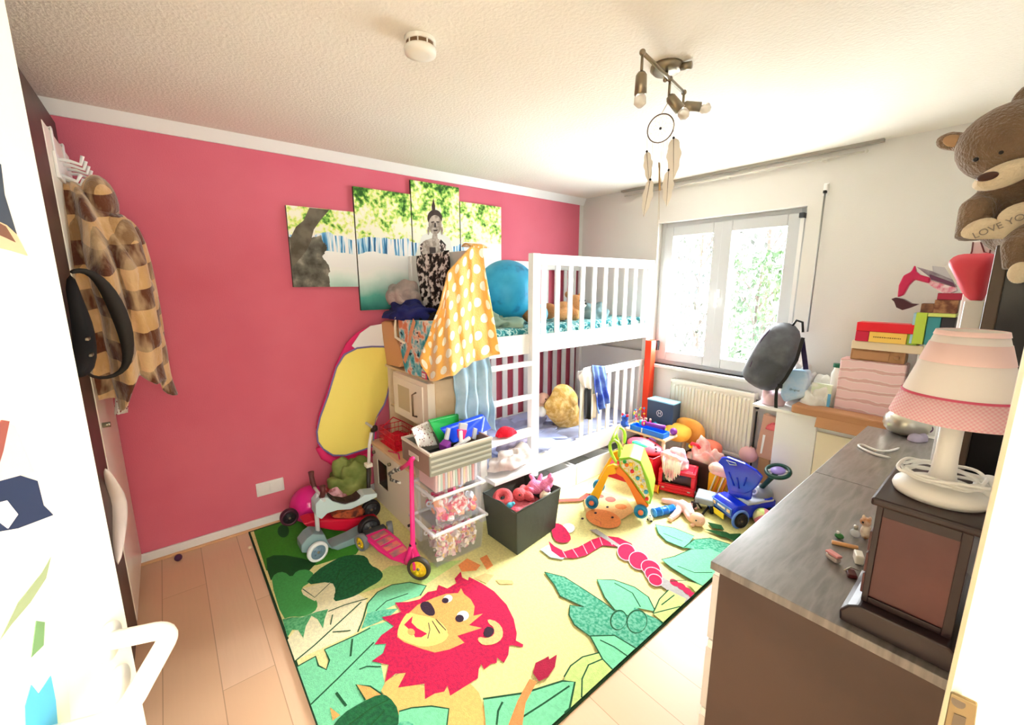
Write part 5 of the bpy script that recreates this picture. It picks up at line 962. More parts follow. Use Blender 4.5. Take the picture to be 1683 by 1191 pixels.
for dx, dy, dz, e in ((-0.05, 0.02, 0.035, (0.4, -0.5, 0)), (-0.02, 0.06, 0.03, (-0.6, 0, 0.4)), (0.02, -0.05, 0.0, (0.8, 0, 0)), (0.05, 0.08, 0.06, (0, 0.3, 0)), (0.085, 0.06, 0.06, (0.2, 0.6, 0))): m.ell(c + Vector((dx, dy, dz)), (0.016, 0.016, 0.042), e)
pt.part('body', m, PPK, remesh=0.006); pt.part('muzzle', MB().ell(c + Vector((0.10, 0.015, 0.015)), (0.022, 0.02, 0.018)), MAUVE, smooth=True)
c = zc(897, 815, 0.26); one('cream_plush', 'cream plush paw at the right front corner of the storage cube', 'plush toy', MB().ell(c, (0.04, 0.045, 0.035)).ell(c + Vector((-0.02, 0.02, 0.03)), (0.02, 0.02, 0.02)), M('plush_cream', (244, 224, 196), 0.95, bump=(120, 0.6)), c - Vector((0, 0, 0.035)), remesh=0.006)
c = zc(838, 830, 0.25); one('small_blue_plush', 'tiny turquoise plush between the salmon toys in the storage cube', 'plush toy', MB().ell(c, (0.02, 0.025, 0.018)).ell(c + Vector((0.01, 0.02, 0.01)), 0.012), M('plush_turq', (90, 190, 215), 0.95), c - Vector((0, 0, 0.018)), remesh=0.005)
# ---------------------------------------------------------------- things on the bunks
def remesh_one(name, label, cat, mb, mat, loc, vx=0.008): return one(name, label, cat, mb, mat, loc, remesh=vx)
TAN = M('plush_tan', (206, 150, 96), 0.95, bump=(120, 0.7)); LB = M('plush_brown', (180, 120, 70), 0.95, bump=(120, 0.7))
c = Vector((0.62, 2.62, 1.326)); pt = T('teddy_bear', 'light brown teddy bear lying on the upper bunk behind the slats', 'teddy bear', c)
m = MB(); m.ell(c + Vector((0, 0, 0.08)), (0.09, 0.10, 0.08)).ell(c + Vector((0.03, 0.12, 0.14)), 0.075).ell(c + Vector((0.03, 0.19, 0.20)), 0.03).ell(c + Vector((-0.02, 0.08, 0.215)), 0.03).ell(c + Vector((0.08, -0.10, 0.06)), (0.05, 0.08, 0.05)).ell(c + Vector((0.1, 0.04, 0.05)), (0.05, 0.04, 0.05))
pt.part('body', m, TAN, remesh=0.009); pt.part('muzzle', MB().ell(c + Vector((0.09, 0.14, 0.13)), (0.035, 0.032, 0.028)), CREAM, smooth=True); pt.part('nose', MB().ell(c + Vector((0.123, 0.145, 0.14)), 0.01), BLACK, smooth=True)
for dy in (-0.03, 0.03): pt.part('eye', MB().ell(c + Vector((0.098, 0.13 + dy, 0.165)), 0.008), BLACK, smooth=True)
c = Vector((0.66, 2.25, 1.326)); pt = T('brown_plush_monkey', 'brown plush animal lying on the upper bunk next to the bed post', 'plush toy', c)
pt.part('body', MB().ell(c + Vector((0, 0, 0.07)), (0.08, 0.11, 0.07)).ell(c + Vector((0.02, 0.14, 0.09)), (0.07, 0.07, 0.065)), LB, remesh=0.009); pt.part('shirt', MB().ell(c + Vector((0.004, 0.05, 0.073)), (0.09, 0.05, 0.076)), M('sky_fabric', (110, 170, 200), 0.9), smooth=True)
hm = MB(); heap(hm, (0.62, 3.0, 1.326), 0.14, 0.13, 0.13, 61, 0.25); one('grey_pillow', 'small grey teal cushion on the upper bunk near the window', 'cushion', hm, M('grey_teal', (120, 150, 155), 0.9), (0.62, 3.0, 1.326), smooth=True)
Z7b = lambda p: (780 + p[0] / 2.978, 400 + p[1] / 2.978)
jk = [fx(*Z7b(p), 0.62) for p in [(385, 700), (430, 680), (480, 700), (500, 745), (485, 770), (505, 800), (530, 900), (520, 930), (440, 925), (380, 870), (345, 830), (330, 780), (375, 750)]]
jm = MB(); cj = sum(jk, Vector()) / len(jk); N_ = len(jk); 
for sgn in (1,):
    vs = []
    for k in range(9):
        s_ = 1 - k / 8
        for i, p in enumerate(jk): q_ = cj.lerp(p, s_); vs.append(q_ + Vector((0.10 * math.sqrt(max(0, 1 - s_ ** 2)) + 0.022 * noise.noise(q_ * 26), 0, 0)))
    for k in range(9):
        s_ = 1 - k / 8
        for i, p in enumerate(jk): q_ = cj.lerp(p, s_); vs.append(q_ - Vector((0.06 * math.sqrt(max(0, 1 - s_ ** 2)), 0, 0)))
    jm.add(vs, [(b * 9 * N_ + k * N_ + i, b * 9 * N_ + k * N_ + (i + 1) % N_, b * 9 * N_ + (k + 1) * N_ + (i + 1) % N_, b * 9 * N_ + (k + 1) * N_ + i) for b in (0, 1) for k in range(8) for i in range(N_)])
lowz = min(p.z for p in jk)
one('mustard_jacket', 'mustard yellow speckled child jacket slumped on the lower bunk', 'jacket', jm, M('mustard_fleece', (214, 168, 84), 0.9, var=(22, (240, 208, 140)), bump=(40, 0.5)), (0.62, cj.y, lowz), smooth=True, sub=1)
c = fx(893, 655, 0.55); pt = T('baby_doll', 'baby doll with pale face lying behind the mustard jacket', 'doll', c - Vector((0, 0, 0.12)))
m = MB(); m.ell(c, 0.055).ell(c + Vector((0, -0.02, -0.09)), (0.06, 0.07, 0.07)).ell(c + Vector((0.04, -0.06, -0.08)), (0.03, 0.06, 0.03)); pt.part('body', m, SKIN, remesh=0.008); pt.part('sleeve', MB().ell(c + Vector((0.05, -0.07, -0.09)), (0.045, 0.04, 0.045)), WHITE, smooth=True)
for dy in (-0.02, 0.02): pt.part('eye', MB().ell(c + Vector((0.05, dy, 0.01)), 0.006), BLACK, smooth=True)
# clothes hung on the first slat of the lower guard
sx = 0.905
wsh = MB(); drape(wsh, [fx(*Z7b((505, 650)), sx), fx(*Z7b((530, 610)), sx), fx(*Z7b((575, 600)), sx)], [fx(*Z7b((530, 700)), sx), fx(*Z7b((555, 712)), sx), fx(*Z7b((582, 700)), sx)], (1, 0, 0), 2, 0.012, 20, 16, seed=5)
one('white_shirt', 'small white shirt hung over the corner of the lower bed guard', 'shirt', wsh, M('white_cotton', (236, 232, 228), 0.95), fx(*Z7b((550, 712)), sx), smooth=True)
wsh = MB(); drape(wsh, [fx(*Z7b((575, 595)), sx + 0.005), fx(*Z7b((635, 600)), sx + 0.005)], [fx(*Z7b((600, 832)), sx + 0.012), fx(*Z7b((668, 770)), sx + 0.012)], (1, 0, 0), 2.5, 0.014, 24, 26, seed=8)
one('blue_shorts', 'blue shorts with white stripes hung over the lower bed guard', 'shorts', wsh, M('royal_blue_cloth', (50, 76, 176), 0.9, var=(9, (120, 150, 225))), fx(*Z7b((620, 832)), sx), smooth=True)
wsh = MB(); drape(wsh, [fx(*Z7b((540, 712)), sx + 0.002), fx(*Z7b((572, 706)), sx + 0.002)], [fx(*Z7b((536, 858)), sx + 0.004), fx(*Z7b((566, 860)), sx + 0.004)], (1, 0, 0), 1, 0.006, 12, 16, seed=3)
one('black_sock', 'long black sock hanging below the white shirt', 'sock', wsh, M('black_knit', (16, 16, 18), 0.95), fx(*Z7b((550, 860)), sx), smooth=True)
wsh = MB(); drape(wsh, [fx(*Z7b((574, 740)), sx + 0.003), fx(*Z7b((602, 730)), sx + 0.003)], [fx(*Z7b((562, 860)), sx + 0.004), fx(*Z7b((590, 850)), sx + 0.004)], (1, 0, 0), 1, 0.006, 12, 16, seed=3)
one('beige_tights', 'beige tights hanging between the black sock and the blue shorts', 'tights', wsh, M('beige_knit', (222, 210, 196), 0.95), fx(*Z7b((575, 860)), sx), smooth=True)
st_ = MB(); st_.strip([fx(*Z7b((566, 905)), 0.9015), fx(*Z7b((610, 860)), 0.9015), fx(*Z7b((618, 900)), 0.9015)], 0.02, (1, 0, 0)); 
def text_mb(s, size, origin, ux, uy, nrm, depth=0.0008, center=True):
    cu = bpy.data.curves.new('t', 'FONT'); cu.body = s; cu.size = size; cu.extrude = depth / 2
    if center: cu.align_x = 'CENTER'; cu.align_y = 'CENTER'
    ob = bpy.data.objects.new('t', cu); me = bpy.data.meshes.new_from_object(ob); ux = Vector(ux).normalized(); uy = Vector(uy).normalized(); nrm = Vector(nrm).normalized(); mb = MB()
    mb.add([Vector(origin) + ux * v.co.x + uy * v.co.y + nrm * v.co.z for v in me.vertices], [tuple(p.vertices) for p in me.polygons])
    bpy.data.objects.remove(ob); bpy.data.curves.remove(cu); bpy.data.meshes.remove(me); return mb
ZT = lambda p: (940 + p[0] / 4.429, 640 + p[1] / 4.429)
FL = 0.0135
# ---------------------------------------------------------------- activity walker
W1 = fz(975, 838, FL); W2 = fz(1060, 855, FL); wdir = (W2 - W1).normalized(); wn = Vector((-wdir.y, wdir.x, 0))
if wn.y < 0: wn = -wn
def WP(p, off=0.0):
    px, py = ZT(p); d = _f + _r * ((px - 841.5) / FPX) + _u * ((595.5 - py) / FPX)
    return CAM + d * ((W1 - CAM).dot(wn) / d.dot(wn)) + wn * off
wk = T('activity_walker', 'yellow and orange push-along activity walker with blue wheels in front of the toy pile', 'baby walker', (W1 + W2) / 2 + wn * 0.12)
for off, nm in ((0.0, 'near'), (0.27, 'far')):
    o_ = wn * off
    m = MB(); m.poly([WP(p) + o_ for p in [(120, 790), (255, 560), (300, 545), (345, 560), (320, 615), (265, 625), (195, 800), (160, 830)]], wn * 0.028); wk.part('side_leg', m, M('sunny_plastic', (252, 186, 22), 0.35), bevel=0.006)
    m = MB(); m.poly([WP(p) + o_ for p in [(300, 560), (345, 558), (400, 620), (470, 720), (560, 850), (520, 880), (480, 850), (420, 720), (370, 640), (320, 612)]], wn * 0.028); wk.part('front_leg', m, M('tangerine_plastic', (246, 130, 40), 0.35), bevel=0.006)
    for c_ in ((148, 812), (503, 880)):
        cc = WP(c_) + o_ - wn * 0.012; rr = 0.047
        wheel(wk, cc, rr, 0.035, wn, M('cyan_plastic', (32, 140, 196), 0.4), M('cyan_plastic'), 0); wk.part('wheel_boss', MB().cyl(cc - wn * 0.022, cc, 0.018), M('coral_plastic', (246, 130, 90), 0.4), smooth=True)
hl = [WP(p) + wn * 0.0 for p in [(330, 545), (285, 470), (268, 400), (295, 362), (335, 375), (352, 430), (340, 500)]]
wk.part('handle', MB().tube([p for p in hl], 0.0125, n=12), LIME, smooth=True, sub=1); wk.part('handle', MB().tube([p + wn * 0.28 for p in hl], 0.0125, n=12), LIME, smooth=True, sub=1)
wk.part('cross_bar', MB().cyl(hl[3], hl[3] + wn * 0.28, 0.011), LIME, smooth=True)
pn = MB(); pn.poly([WP(p) for p in [(340, 500), (420, 490), (500, 520), (560, 660), (590, 770), (570, 840), (545, 830), (440, 665), (345, 560)]], wn * 0.27); wk.part('panel_body', pn, M('apple_plastic', (150, 200, 60), 0.4), bevel=0.008)
pf = MB(); pf.poly([WP(p) - wn * 0.004 for p in [(350, 520), (430, 505), (500, 545), (570, 790), (560, 820), (450, 660), (360, 560)]], wn * 0.004); pnl = wk.part('activity_face', pf, M('white_panel', (240, 240, 232), 0.4, var=(60, (240, 200, 60))), bevel=0.001)
rnd = random.Random(3)
for k, (p, c_) in enumerate((((400, 545), ORG), ((430, 540), YEL), ((440, 590), RED), ((470, 570), LIME), ((480, 640), TEAL), ((510, 700), YEL), ((520, 660), LGREY), ((540, 740), TEAL), ((385, 520), GRN), ((545, 790), RED))):
    q = WP(p); wk.part('play_button', MB().cyl(q - wn * 0.004, q - wn * 0.018, 0.011 + 0.004 * rnd.random(), n=16), c_, parent=pnl, smooth=False, bevel=0.002)
wk.part('front_tray', MB().poly([WP(p) + wn * 0.03 for p in [(250, 600), (380, 650), (390, 690), (240, 640)]], wn * 0.22), RED, bevel=0.004)
# ---------------------------------------------------------------- toy table and what stands on it
tt_ = T('play_table', 'low white play table behind the red bucket beside the bed', 'play table', (1.2, 3.2, FL)); X0, X1, Y0, Y1, ZT_ = 0.975, 1.42, 3.0, 3.40, 0.39
tt_.part('top', MB().box(X0, X1, Y0, Y1, ZT_ - 0.02, ZT_), WOODL, bevel=0.005)
for x in (X0 + 0.03, X1 - 0.03):
    for y in (Y0 + 0.03, Y1 - 0.03): tt_.part('leg', MB().cyl((x, y, FL), (x, y, ZT_ - 0.02), 0.017), WOODL, smooth=True)
hx = T('dark_blue_speaker_box', 'dark blue carton with white circled letter standing on the play table below the window', 'box', (1.2, 3.34, ZT_)); f0, f1 = fy(1063, 680, 3.26), fy(1106, 680, 3.26); zt2 = fy(1085, 661, 3.26).z
bx0, bx1, by0, by1 = f0.x, f1.x, 3.26, 3.38
hx.part('carton', MB().box(bx0, bx1, by0, by1, ZT_ + 0.001, zt2), M('slate_card', (52, 72, 96), 0.5), bevel=0.003); hx.part('lid', MB().box(bx0 - 0.003, bx1 + 0.003, by0 - 0.003, by1 + 0.003, zt2, zt2 + 0.012), M('sky_card', (150, 208, 226), 0.5), bevel=0.002)
cz = (ZT_ + zt2) / 2 + 0.01; cxx = (bx0 + bx1) / 2
em = hx.part('round_emblem', MB().torus((cxx, by0 - 0.001, cz), 0.027, 0.0025, Matrix(((1, 0, 0), (0, 0, -1), (0, 1, 0))), n=32, m=6), WHITE); hx.part('letter', text_mb('H', 0.040, (cxx, by0 - 0.0012, cz), (1, 0, 0), (0, 0, 1), (0, -1, 0)), WHITE, parent=em)
bm1 = T('wire_bead_maze', 'pink and white wire bead maze toy on the play table beside the bed rail', 'bead maze', (1.06, 3.2, ZT_)); cb_ = Vector((1.06, 3.18, ZT_))
bm1.part('base', MB().cyl(cb_ + Vector((0, 0, 0.001)), cb_ + Vector((0, 0, 0.018)), 0.055, n=24), WOODL)
for k, m_ in enumerate((PINK, PURP, WHITE, PINK)):
    a_ = k * 0.8; pts = [cb_ + Vector((0.045 * math.cos(a_ + t * PI) * (1 - 0.4 * math.sin(t * 6 + k)), 0.045 * math.sin(a_ + t * PI) * 1.0, 0.018 + 0.13 * math.sin(t * PI) * (1 - 0.15 * k))) for t in [i / 14 for i in range(15)]]
    wr_ = bm1.part('wire', MB().tube(pts, 0.0022, n=6), m_, smooth=True)
    for i in (3, 6, 9): bm1.part('bead', MB().ell(pts[i], 0.009, n=10, m=8), (RED, LIME, TEAL, YEL)[(i + k) % 4], parent=wr_, smooth=True)
def on(px, py, y): return fy(px, py, y)
c = Vector((1.0, 3.03, ZT_)); pt = T('blue_plush_creature', 'blue plush creature with red ear at the left edge of the play table', 'plush toy', c)
pt.part('body', MB().ell(c + Vector((0.02, -0.02, 0.035)), (0.035, 0.03, 0.034)).ell(c + Vector((0.02, -0.02, 0.085)), 0.03).ell(c + Vector((0.05, -0.035, 0.03)), (0.035, 0.012, 0.012)), M('plush_blue', (50, 96, 200), 0.9, bump=(120, 0.6)), remesh=0.006)
for dx in (-0.022, 0.025): pt.part('ear', MB().ell(c + Vector((0.02 + dx, -0.02, 0.112)), 0.013), RED, smooth=True)
for dx in (-0.01, 0.012): pt.part('eye', MB().ell(c + Vector((0.02 + dx, -0.048, 0.092)), 0.005), BLACK, smooth=True)
tr = T('blue_train_tray', 'bright blue toy tray with a white bar along the front of the play table', 'toy tray', (1.2, 3.06, ZT_)); m = MB(); m.box(1.08, 1.40, 3.005, 3.10, ZT_ + 0.001, ZT_ + 0.008).box(1.08, 1.40, 3.005, 3.013, ZT_ + 0.008, ZT_ + 0.045).box(1.08, 1.40, 3.092, 3.10, ZT_ + 0.008, ZT_ + 0.045).box(1.08, 1.088, 3.013, 3.092, ZT_ + 0.008, ZT_ + 0.045).box(1.392, 1.40, 3.013, 3.092, ZT_ + 0.008, ZT_ + 0.045)
tr.part('tray', m, M('azure_plastic', (20, 120, 226), 0.35), bevel=0.002); tr.part('white_bar', MB().box(1.195, 1.205, 2.999, 3.004, ZT_ + 0.005, ZT_ + 0.044), WHITE)
mg = T('toy_telescope', 'magenta and purple toy telescope with teal ring lying in the blue tray', 'toy', (1.27, 3.08, ZT_ + 0.045)); z_ = ZT_ + 0.075
mg.part('tube', MB().cyl((1.20, 3.05, z_), (1.36, 3.09, z_ - 0.005), 0.016, 0.022), PURP, smooth=True); mg.part('eyepiece', MB().torus((1.19, 3.047, z_), 0.02, 0.008, Euler((PI / 2, 0, 1.2)).to_matrix(), n=24), PINK, smooth=True); mg.part('ring', MB().cyl((1.155, 3.04, z_), (1.178, 3.044, z_), 0.024), TEAL, smooth=True)
one('yellow_shape_sorter', 'yellow shape sorter tray lying behind the blue toy tray', 'toy', MB().cbox((1.13, 3.15, ZT_ + 0.02), (0.15, 0.08, 0.038), (0, 0, 0.2)), YEL, (1.13, 3.15, ZT_), bevel=0.006)
for k, (x, y, m_, l) in enumerate(((1.10, 3.14, RED, 'red toy peg figure standing on the yellow sorter tray'), (1.14, 3.155, GRN, 'green toy peg figure standing on the yellow sorter tray'), (1.175, 3.165, PINK, 'pink toy peg figure standing on the yellow sorter tray'))):
    t = T('peg_figure', l, 'toy figure', (x, y, ZT_ + 0.039), group='peg figures on the yellow sorter tray'); t.part('body', MB().lathe((x, y, ZT_ + 0.0395), [(0, 0), (0.012, 0), (0.009, 0.03), (0, 0.032)], n=16), m_, smooth=True); t.part('head', MB().ell((x, y, ZT_ + 0.078), 0.01), SKIN, smooth=True)
# cushions by the radiator
def cushion(name, label, px, py, y, rx, rz_, th, m_, tilt=0.3):
    c_ = fy(px, py, y); return one(name, label, 'cushion', MB().ell(c_, (rx, th, rz_), (tilt, 0, 0), n=28, m=16, sup=0.85), m_, c_ - Vector((0, 0, rz_)), smooth=True)
OC = M('orange_corduroy', (236, 156, 60), 0.9, var=(5, (246, 184, 96)), bump=(30, 0.3)); YC = M('golden_cloth', (246, 188, 70), 0.9, bump=(24, 0.3))
cs = T('orange_cushion', 'round orange cushion leaning against the radiator', 'cushion', fy(1135, 708, 3.36) - Vector((0, 0, 0.12))); cc = fy(1133, 708, 3.37)
cs.part('cover', MB().ell(cc, (0.135, 0.045, 0.12), (0.25, 0, 0), n=36, m=18, sup=0.8), OC, smooth=True); cs.part('piping', MB().torus(cc, 0.125, 0.005, Euler((PI / 2 + 0.25, 0, 0)).to_matrix() @ Matrix.Diagonal((1, 0.9, 1)), n=40), M('ochre_piping', (200, 120, 40), 0.8), smooth=True)
cushion('yellow_cushion', 'golden yellow cushion lying in front of the round orange cushion', 1113, 710, 3.27, 0.12, 0.055, 0.09, YC, 0.5)
cushion('salmon_cushion', 'salmon cloth cushion on the floor at the foot of the radiator', 1168, 735, 3.33, 0.09, 0.06, 0.06, M('salmon_cloth', (240, 130, 105), 0.9), 0.2)
# a carton pile keeps them up, as in a heap of toys
cr = T('toy_crate', 'dark wooden toy crate buried behind the red bucket and the red toy truck', 'crate', (1.6, 3.2, FL)); 
cm = MB(); cm.box(1.46, 1.82, 3.14, 3.15, FL, 0.24).box(1.46, 1.82, 3.39, 3.40, FL, 0.24).box(1.46, 1.47, 3.15, 3.39, FL, 0.24).box(1.81, 1.82, 3.15, 3.39, FL, 0.24).box(1.46, 1.82, 3.14, 3.40, FL, 0.022); cr.part('body', cm, DBROWN, bevel=0.002)
hm = heap(MB(), (1.64, 3.27, 0.10), 0.165, 0.115, 0.24, 71, 0.3, flat=0.5); o = one('crate_cloths', 'pale pink and salmon cloths heaped in the toy crate', 'cloths', hm, M('pale_cloths', (246, 226, 214), 0.9, var=(11, (238, 160, 150))), (1.64, 3.27, 0.03), smooth=True); o['kind'] = 'stuff'
# ---------------------------------------------------------------- red bucket with melon tray
rb3 = T('red_toy_bucket', 'bright red square toy bucket with a melon pink tray on top', 'bucket', (1.33, 2.92, FL)); x0, x1, y0, y1 = 1.225, 1.445, 2.80, 2.98
def taper(x0, x1, y0, y1, z0, z1, d, w_=0.004):
    m = MB(); R_ = lambda e, z: [(x0 + e, y0 + e, z), (x1 - e, y0 + e, z), (x1 - e, y1 - e, z), (x0 + e, y1 - e, z)]
    vs = R_(d, z0) + R_(0, z1) + R_(d + w_, z0 + 0.005) + R_(w_, z1); fs = [(0, 3, 2, 1), (8, 9, 10, 11)]
    for i in range(4): j = (i + 1) % 4; fs += [(i, j, 4 + j, 4 + i), (8 + i, 12 + i, 12 + j, 8 + j), (4 + i, 4 + j, 12 + j, 12 + i)]
    return m.add(vs, fs)
rb3.part('body', taper(x0, x1, y0, y1, FL, 0.29, 0.02), RED, bevel=0.004); rb3.part('rim', MB().tube([(x0, y0, 0.29), (x1, y0, 0.29), (x1, y1, 0.29), (x0, y1, 0.29)], 0.006, n=8, closed=True), RED, smooth=True)
ml = T('melon_tray', 'pink melon shaped tray with green inside lying on the red bucket', 'toy tray', (1.31, 2.90, 0.297)); cc = fy(940 + 530 / 4.429, 640 + 420 / 4.429, 2.90); cc.z = max(cc.z, 0.33)
Rm = Euler((0.35, 0.15, 0.35)); ml.part('shell', MB().ell(cc, (0.145, 0.09, 0.028), Rm, n=32), M('melon_pink', (232, 70, 90), 0.35), smooth=True)
ml.part('green_inlay', MB().ell(cc + Vector((-0.02, -0.03, 0.012)), (0.075, 0.035, 0.022), Rm, n=24), M('mint_plastic', (60, 200, 150), 0.35), smooth=True)
sd = MB()
ml.part('seed', MB().ell(cc + Rm.to_matrix() @ Vector((0.09, -0.01, 0.022)), (0.009, 0.009, 0.006)), BLACK, smooth=True); ml.part('seed', MB().ell(cc + Rm.to_matrix() @ Vector((0.10, -0.035, 0.018)), (0.009, 0.009, 0.006)), BLACK, smooth=True); ml.part('seed', MB().ell(cc + Rm.to_matrix() @ Vector((0.075, 0.025, 0.025)), (0.009, 0.009, 0.006)), BLACK, smooth=True)
one('purple_toy_saw', 'purple plastic toy standing between the red bucket and the melon tray', 'toy', MB().tube([fy(1062, 724, 2.99), fy(1070, 720, 2.99), fy(1078, 725, 2.99)], 0.008, n=8), M('lilac_plastic', (176, 110, 220), 0.4), fy(1070, 728, 2.99), smooth=True)
# ---------------------------------------------------------------- red toy truck
TA = fz(1080, 808, FL); TB = fz(1140, 822, FL); td = (TB - TA).normalized(); ang = math.atan2(td.y, td.x); Lw = (TB - TA).length
tk2 = T('red_toy_truck', 'boxy red toy fire truck with dark windscreen next to the blue ride-on car', 'toy truck', TA, (0, 0, ang)); h_ = 0.205
m = tk2.L(); m.box(0, Lw, 0, 0.03, 0.02, 0.085).box(0, 0.03, 0, 0.03, 0.085, h_ - 0.03).box(Lw - 0.03, Lw, 0, 0.03, 0.085, h_ - 0.03).box(0, Lw, 0, 0.03, h_ - 0.03, h_).box(0, 0.02, 0.03, 0.19, 0.02, h_).box(Lw - 0.02, Lw, 0.03, 0.19, 0.02, h_).box(0, Lw, 0.16, 0.19, 0.02, h_).box(0.02, Lw - 0.02, 0.03, 0.16, h_ - 0.014, h_)
tk2.part('cab', m, RED, bevel=0.006); tk2.part('windscreen', tk2.L().box(0.03, Lw - 0.03, 0.035, 0.04, 0.085, h_ - 0.03), M('dark_window', (40, 26, 30), 0.15))
for z in (0.035, 0.062): tk2.part('bumper', tk2.L().box(0.01, Lw - 0.01, -0.01, 0.0, z, z + 0.012), RED, bevel=0.003)
for x in (0.03, Lw - 0.05): tk2.part('headlight', tk2.L().box(x, x + 0.02, -0.006, 0.0, 0.05, 0.06), LGREY, bevel=0.002)
tk2.part('toy_driver', tk2.L().ell((0.08, 0.022, 0.12), (0.014, 0.01, 0.018)), LGREY, smooth=True)
for x in (0.0, Lw):
    for y in (0.04, 0.15): tk2.part('wheel', tk2.L().cyl((x - 0.008, y, 0.028), (x + 0.008, y, 0.028), 0.028), BT)
tk2.part('siren', tk2.L().cyl((0.05, 0.08, h_), (0.05, 0.08, h_ + 0.02), 0.012), TEAL)
def TKP(x, y, z): return tk2.mtx @ Vector((x, y, z))
wg = T('pink_doll_hair', 'pink and white doll wig hanging over the red toy truck', 'wig', TKP(0.09, 0.1, h_ + 0.001)); rnd = random.Random(9)
wg.part('cap', heap(MB(), TKP(0.10, 0.11, h_ + 0.001), 0.115, 0.095, 0.12, 81, 0.25), M('wig_pink', (244, 176, 196), 0.8, var=(14, (250, 236, 234))), smooth=True)
hs = MB(); hs2 = MB()
for k in range(46):
    u_ = k / 45; s0 = TKP(0.02 + 0.15 * u_, 0.06 + 0.02 * rnd.random(), h_ + 0.105 - 0.04 * abs(u_ - 0.5)); e0 = TKP(0.035 + 0.12 * u_ + rnd.uniform(-0.01, 0.01), -0.012 - 0.01 * rnd.random(), h_ - 0.005 - 0.05 * rnd.random() * math.sin(PI * u_) - 0.035 * math.sin(PI * u_)); mm = s0.lerp(e0, 0.5) + Vector((0, -0.01, 0.022))
    (hs if k % 3 else hs2).tube([s0, mm, e0], [0.005, 0.0055, 0.0025], n=6)
wg.part('strands', hs, MC['wig_pink'], smooth=True); wg.part('white_strands', hs2, M('wig_white', (250, 240, 238), 0.8), smooth=True)
yc_ = T('yellow_carton', 'bright yellow carton with stacked strips between the red truck and the blue car', 'carton', (1.83, 3.08, FL)); yx = fy(940 + 915 / 4.429, 640 + 560 / 4.429, 3.06)
yc_.part('box', MB().box(1.765, 1.90, 3.055, 3.13, FL, 0.225), M('amber_card', (250, 180, 20), 0.5), bevel=0.003)
for k in range(4): yc_.part('strip', MB().cbox((1.80 + k * 0.028, 3.046, 0.13), (0.010, 0.012, 0.19), (0, 0.25, 0)), (M('cream_strip', (250, 235, 200), 0.6), ORG)[k % 2], bevel=0.002)
hm = heap(MB(), (1.83, 3.09, 0.226), 0.085, 0.05, 0.06, 84, 0.35); one('cream_plush_lamb', 'cream and pink fluffy plush on top of the yellow carton', 'plush toy', hm, M('lamb_fleece', (244, 222, 206), 0.95, var=(10, (246, 180, 180)), bump=(60, 0.8)), (1.83, 3.09, 0.226), smooth=True)
# black and grey toys between truck and car
gt = T('grey_toy_car', 'grey toy vehicle with black tracks beside the red truck', 'toy vehicle', (1.83, 2.88, FL)); g0 = Vector((1.80, 2.84, FL))
gt.part('hull', MB().cbox(g0 + Vector((0.03, 0.06, 0.085)), (0.13, 0.14, 0.05), (0.1, 0, 0.3)), M('silver_grey', (150, 160, 176), 0.35), bevel=0.012)
for s in (-1, 1):
    q = g0 + Vector((0.03 + 0.055 * s, 0.05 + 0.02 * s, 0.034)); gt.part('track', MB().cbox(q, (0.03, 0.16, 0.055), (0, 0, 0.3)), BT, bevel=0.014)
gt.part('hose', MB().tube([g0 + Vector((-0.03, -0.02, 0.03)), g0 + Vector((-0.02, -0.045, 0.065)), g0 + Vector((0.02, -0.04, 0.07)), g0 + Vector((0.04, -0.02, 0.03))], 0.007, n=10), BLACK, smooth=True)
one('black_toy_frame', 'black angular toy piece on the rug behind the doll', 'toy', MB().tube([fz(1135, 838, 0.03), fz(1150, 815, 0.08), fz(1165, 832, 0.05), fz(1152, 848, 0.02)], 0.008, n=8), BLACK, fz(1150, 845, FL), smooth=True)
one('white_toy_plate', 'small white plastic toy piece leaning by the black tracks', 'toy', MB().cbox(fz(1143, 830, 0.05), (0.06, 0.01, 0.05), (0.5, 0, 0.4)), WHITE, fz(1143, 832, FL), bevel=0.003)
sp_ = T('toy_stacking_cup', 'orange stacking cup lying between the red bucket and the red truck', 'toy cup', fz(1076, 806, FL)); c = fz(1076, 802, 0.045)
sp_.part('cup', MB().tube([c + Vector((-0.03, 0, 0)), c + Vector((0.03, 0.01, 0))], [0.026, 0.032], n=20), M('orange_cup', (246, 140, 50), 0.4), smooth=True); sp_.part('rim', MB().torus(c + Vector((0.03, 0.01, 0)), 0.032, 0.004, Euler((0, PI / 2, 0.3)).to_matrix(), n=24), YEL, smooth=True)
one('purple_activity_ball', 'small purple ball on the play table between tray and cushions', 'ball', MB().ell((1.395, 3.17, ZT_ + 0.03), 0.03), PURP, (1.395, 3.17, ZT_), smooth=True)
one('lime_toy_ring', 'lime toy ring lying on the play table behind the shape sorter', 'toy ring', MB().torus((1.27, 3.19, ZT_ + 0.012), 0.035, 0.011, n=28), LIME, (1.27, 3.19, ZT_), smooth=True)
one('teal_toy_ball', 'teal ball in front of the dark blue carton on the play table', 'ball', MB().ell((1.19, 3.215, ZT_ + 0.025), 0.025), TEAL, (1.19, 3.215, ZT_), smooth=True)
ph = T('toy_phone', 'red toy telephone lying on the pale cloths behind the truck', 'toy phone', (1.58, 3.2, 0.36)); ph.part('handset', MB().tube([(1.54, 3.19, 0.335), (1.555, 3.185, 0.36), (1.60, 3.18, 0.36), (1.615, 3.19, 0.335)], 0.013, n=12), RED, smooth=True); ph.part('earpiece', MB().ell((1.54, 3.19, 0.33), 0.018), YEL, smooth=True)
